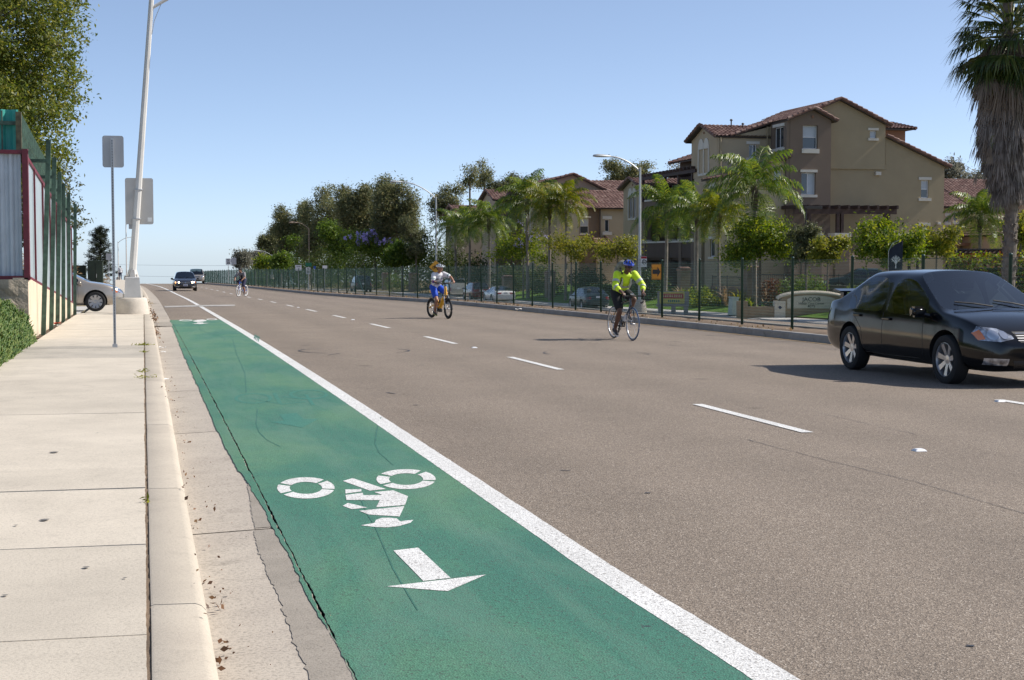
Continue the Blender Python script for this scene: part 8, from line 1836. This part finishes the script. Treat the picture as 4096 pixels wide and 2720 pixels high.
tee = plain('white_tee', (.66, .66, .68), .85, var=.06, vs=8); blue_s = plain('bright_blue_cloth', (.012, .075, .52), .75, var=.1, vs=9)
mb = MB(); torso(mb, T, .02, .93, hem=.04)
for q in ('L', 'R'): chain(mb, [j['sh'+q], j['sh'+q].lerp(j['el'+q], .35), j['sh'+q].lerp(j['el'+q], .68)], [.075, .074, .072])
fuse('shirt', mb, tee, bo, .010, 5)
gt = MB(); [band(gt, j['sh'+q], j['el'+q], .64, .71, .0735) for q in ('L', 'R')]; gt.build('sleeve_trim', plain('green_trim', (.03, .20, .12), .8), bo, smooth=True)
hc, sc, ch, bl, M, tz = T; pm = MB(); inkm = plain('ink_print', (.035, .03, .05), .8)
def fr_pt(y, f): return hc.lerp(sc, f)+M @ Vector((math.sqrt(max(0, 1-(y/.185)**2))*(.135+.008*(1-abs(f-.6))), y, 0))
for y0, f0, y1, f1 in ((-.11, .30, -.085, .62), (-.085, .62, -.065, .36), (-.045, .34, -.045, .58), (-.01, .34, -.01, .58), (-.01, .58, .025, .36), (.025, .36, .03, .58), (.06, .36, .06, .58), (.06, .58, .10, .56), (.10, .56, .10, .36), (-.13, .72, -.06, .86), (-.10, .70, -.03, .80), (.05, .80, .10, .86)):
    pm.tube([fr_pt(y0+(y1-y0)*q, f0+(f1-f0)*q) for q in np.linspace(0, 1, 4)], .0085, 5)
pm.build('shirt_print', inkm, bo, smooth=True)
mb = MB(); mb.ell(T[0], (.122, .168, .115), 16, 10, T[4])
for q, L2 in (('L', .72), ('R', .66)): chain(mb, [j['hip'+q], j['hip'+q].lerp(j['kn'+q], .4), j['hip'+q].lerp(j['kn'+q], L2)], [.108, .104, .096])
fuse('shorts', mb, blue_s, bo, .011, 4)
for q in ('L', 'R'): shoe(bo, j['an'+q], j['toe'+q], shoe_b, plain('sole_green', (.25, .28, .10), .8) if 'sole_green' not in M_ else M_['sole_green'], white_cl if q == 'R' else None, .92)
helmet(bo, P, HM, paint('white_helmet', (.60, .63, .64), .3), blk, .93)
wb = MB(); band(wb, j['elR'], j['wrR'], .40, .92, .042); wb.build('wristband', plain('purple_band', (.10, .04, .30), .7), bo, smooth=True); fb_ = MB()
for q in (-1, 1): fb_.ell(P(.080, q*.032, .012), (.006, .014, .007), 8, 5, HM)
fb_.build('eyes', blk, bo, smooth=True); MB().ell(P(.088, 0, -.063), (.006, .020, .005), 10, 6, HM).build('mouth', plain('lip_tan', (.30, .12, .09), .5), bo, smooth=True)
MB().tube([P(-.05, .06, -.02), P(-.09, 0, -.03), P(-.05, -.06, -.02)], [.03, .04, .03], 8).build('hair', hair_m, bo, smooth=True)

# ---------------------------------------------------------------- far cyclist
p3_ = at_ground(969, 1186); C3 = (p3_.x, p3_.y); g3 = p3_.z; rz3 = R(-118)
sc3 = 108*p3_.length/5972/1.60
b3 = empty('blue_bicycle', (*C3, g3), rz3, 'blue and white road bicycle of the distant cyclist', 'bicycle'); b3.scale = (sc3,)*3; wh_r = plain('white_rim', (.72, .72, .72), .4)
wheel_b(b3, (-.49, 0, .34), .34, .012, tyre_m, wh_r, 16, .045); wheel_b(b3, (.51, 0, .34), .34, .012, tyre_m, wh_r, 3, .045, tri=wh_r)
blu_f = paint('blue_frame', (.02, .07, .40), .3); fr = MB(); fr.tube([BB_, ST], .022, 8); fr.tube([ST, (.372, 0, .83)], .02, 8); fr.tube([HT, HB], .026, 8)
for sy in (-.045, .045): fr.tube([(-.07, sy*.8, .275), (-.49, sy*1.4, .34)], .013, 6); fr.tube([(-.205, sy*.3, .73), (-.49, sy*1.4, .34)], .012, 6)
fr.build('frame', blu_f, b3, smooth=True); MB().tube([BB_, HB], .03, 8).build('down_tube', wh_r, b3, smooth=True); fk = MB(); [fk.tube([(.41, sy*.6, .70), (.51, sy, .34)], [.018, .01], 6) for sy in (-.05, .05)]; fk.build('fork', blu_f, b3, smooth=True)
MB().tube([ST, (-.24, 0, .92)], .014, 8).build('seat_post', alloy_d, b3); mb = MB(); mb.ell((-.25, 0, .935), (.13, .065, .025), 12, 8); mb.ell((-.13, 0, .935), (.11, .028, .022), 12, 8); mb.build('saddle', blk_pl, b3, smooth=True); MB().tube([HT, (.362, 0, .885), (.445, 0, .915)], .016, 8).build('stem', blk_pl, b3)
for sy in (1, -1): MB().tube([(.445, 0, .915), (.445, sy*.20, .915), (.50, sy*.215, .91), (.545, sy*.215, .87), (.54, sy*.215, .80), (.43, sy*.215, .775)], .014, 7).build('handlebar', blk_pl, b3, smooth=True)
crank(b3, BB_, R(60))
J3 = dict(J1); J3.update(knL=(.10, .115, .60), anL=(-.13, .13, .215), toeL=(0, .135, .135), knR=(.225, -.15, .845), anR=(-.02, -.135, .515), toeR=(.09, -.135, .455), look=(1, 0, -.1), head=(.27, 0, 1.53))
p3, j, P, HM, T = person('distant cyclist in grey shirt and dark shorts on a blue bicycle', (*C3, g3), rz3, J3, skin_t, vox=.014); p3.scale = (sc3,)*3
gry = plain('grey_cloth', (.22, .21, .22), .85); nav = plain('navy_cloth_b', (.02, .022, .06), .85)
mb = MB(); torso(mb, T, .02, hem=.03)
for q in ('L', 'R'): chain(mb, [j['sh'+q], j['sh'+q].lerp(j['el'+q], .5), j['sh'+q].lerp(j['el'+q], .8)], [.082, .074, .07])
fuse('shirt', mb, gry, p3, .014, 4); mb = MB(); mb.ell(T[0], (.128, .178, .125), 16, 10, T[4])
for q in ('L', 'R'): chain(mb, [j['hip'+q], j['hip'+q].lerp(j['kn'+q], .5), j['hip'+q].lerp(j['kn'+q], .9)], [.112, .108, .10])
fuse('shorts', mb, nav, p3, .014, 4)
for q in ('L', 'R'): shoe(p3, j['an'+q], j['toe'+q], shoe_b, white_cl, white_cl)
mb = MB(); mb.ell(P(-.02, 0, .04), (.112, .092, .10), 14, 10, HM); mb.ell(P(.02, 0, -.085), (.06, .06, .055), 12, 8, HM); fuse('hair', mb, hair_m, p3, .014, 3); MB().tube([T[0].lerp(T[1], .2)+T[4] @ Vector((.15, 0, 0)), T[0].lerp(T[1], .9)+T[4] @ Vector((.14, .05, 0))], .05, 8).build('chest_bag', blk_cl, p3, smooth=True)

# ---------------------------------------------------------------- walker on the far left pavement
yw = 188; xw = atY(481, 1100, yw).x; zw = left_ground(xw, yw)
J4 = dict(hipL=(0, .09, .90), hipR=(0, -.09, .90), shL=(0, .19, 1.40), shR=(0, -.19, 1.40), neck=(.01, 0, 1.48), head=(.03, 0, 1.60), look=(1, 0, 0), elL=(-.06, .26, 1.14), elR=(.06, -.26, 1.14), wrL=(.0, .27, .90), wrR=(.16, -.25, .92), handL=(.02, .27, .83), handR=(.2, -.25, .86), knL=(.12, .10, .50), knR=(-.02, -.10, .48), anL=(.12, .10, .08), anR=(-.18, -.10, .12), toeL=(.24, .10, .04), toeR=(-.08, -.10, .04))
p4, j, P, HM, T = person('small pedestrian in white top and dark trousers on the far sidewalk', (xw, yw, zw), R(90), J4, skin_t, vox=.016); mb = MB(); torso(mb, T, .025)
for q in ('L', 'R'): chain(mb, [j['sh'+q], j['el'+q], j['wr'+q]], [.075, .062, .045])
fuse('shirt', mb, white_cl, p4, .016, 4); mb = MB(); mb.ell(T[0], (.13, .18, .13), 14, 10, T[4])
for q in ('L', 'R'): chain(mb, [j['hip'+q], j['kn'+q], j['an'+q]], [.105, .075, .06])
fuse('trousers', mb, nav, p4, .016, 4); mb = MB(); mb.ell(P(-.02, 0, .03), (.11, .09, .10), 12, 8, HM); mb.build('hair', hair_m, p4, smooth=True); [shoe(p4, j['an'+q], j['toe'+q], shoe_b, white_cl) for q in ('L', 'R')]
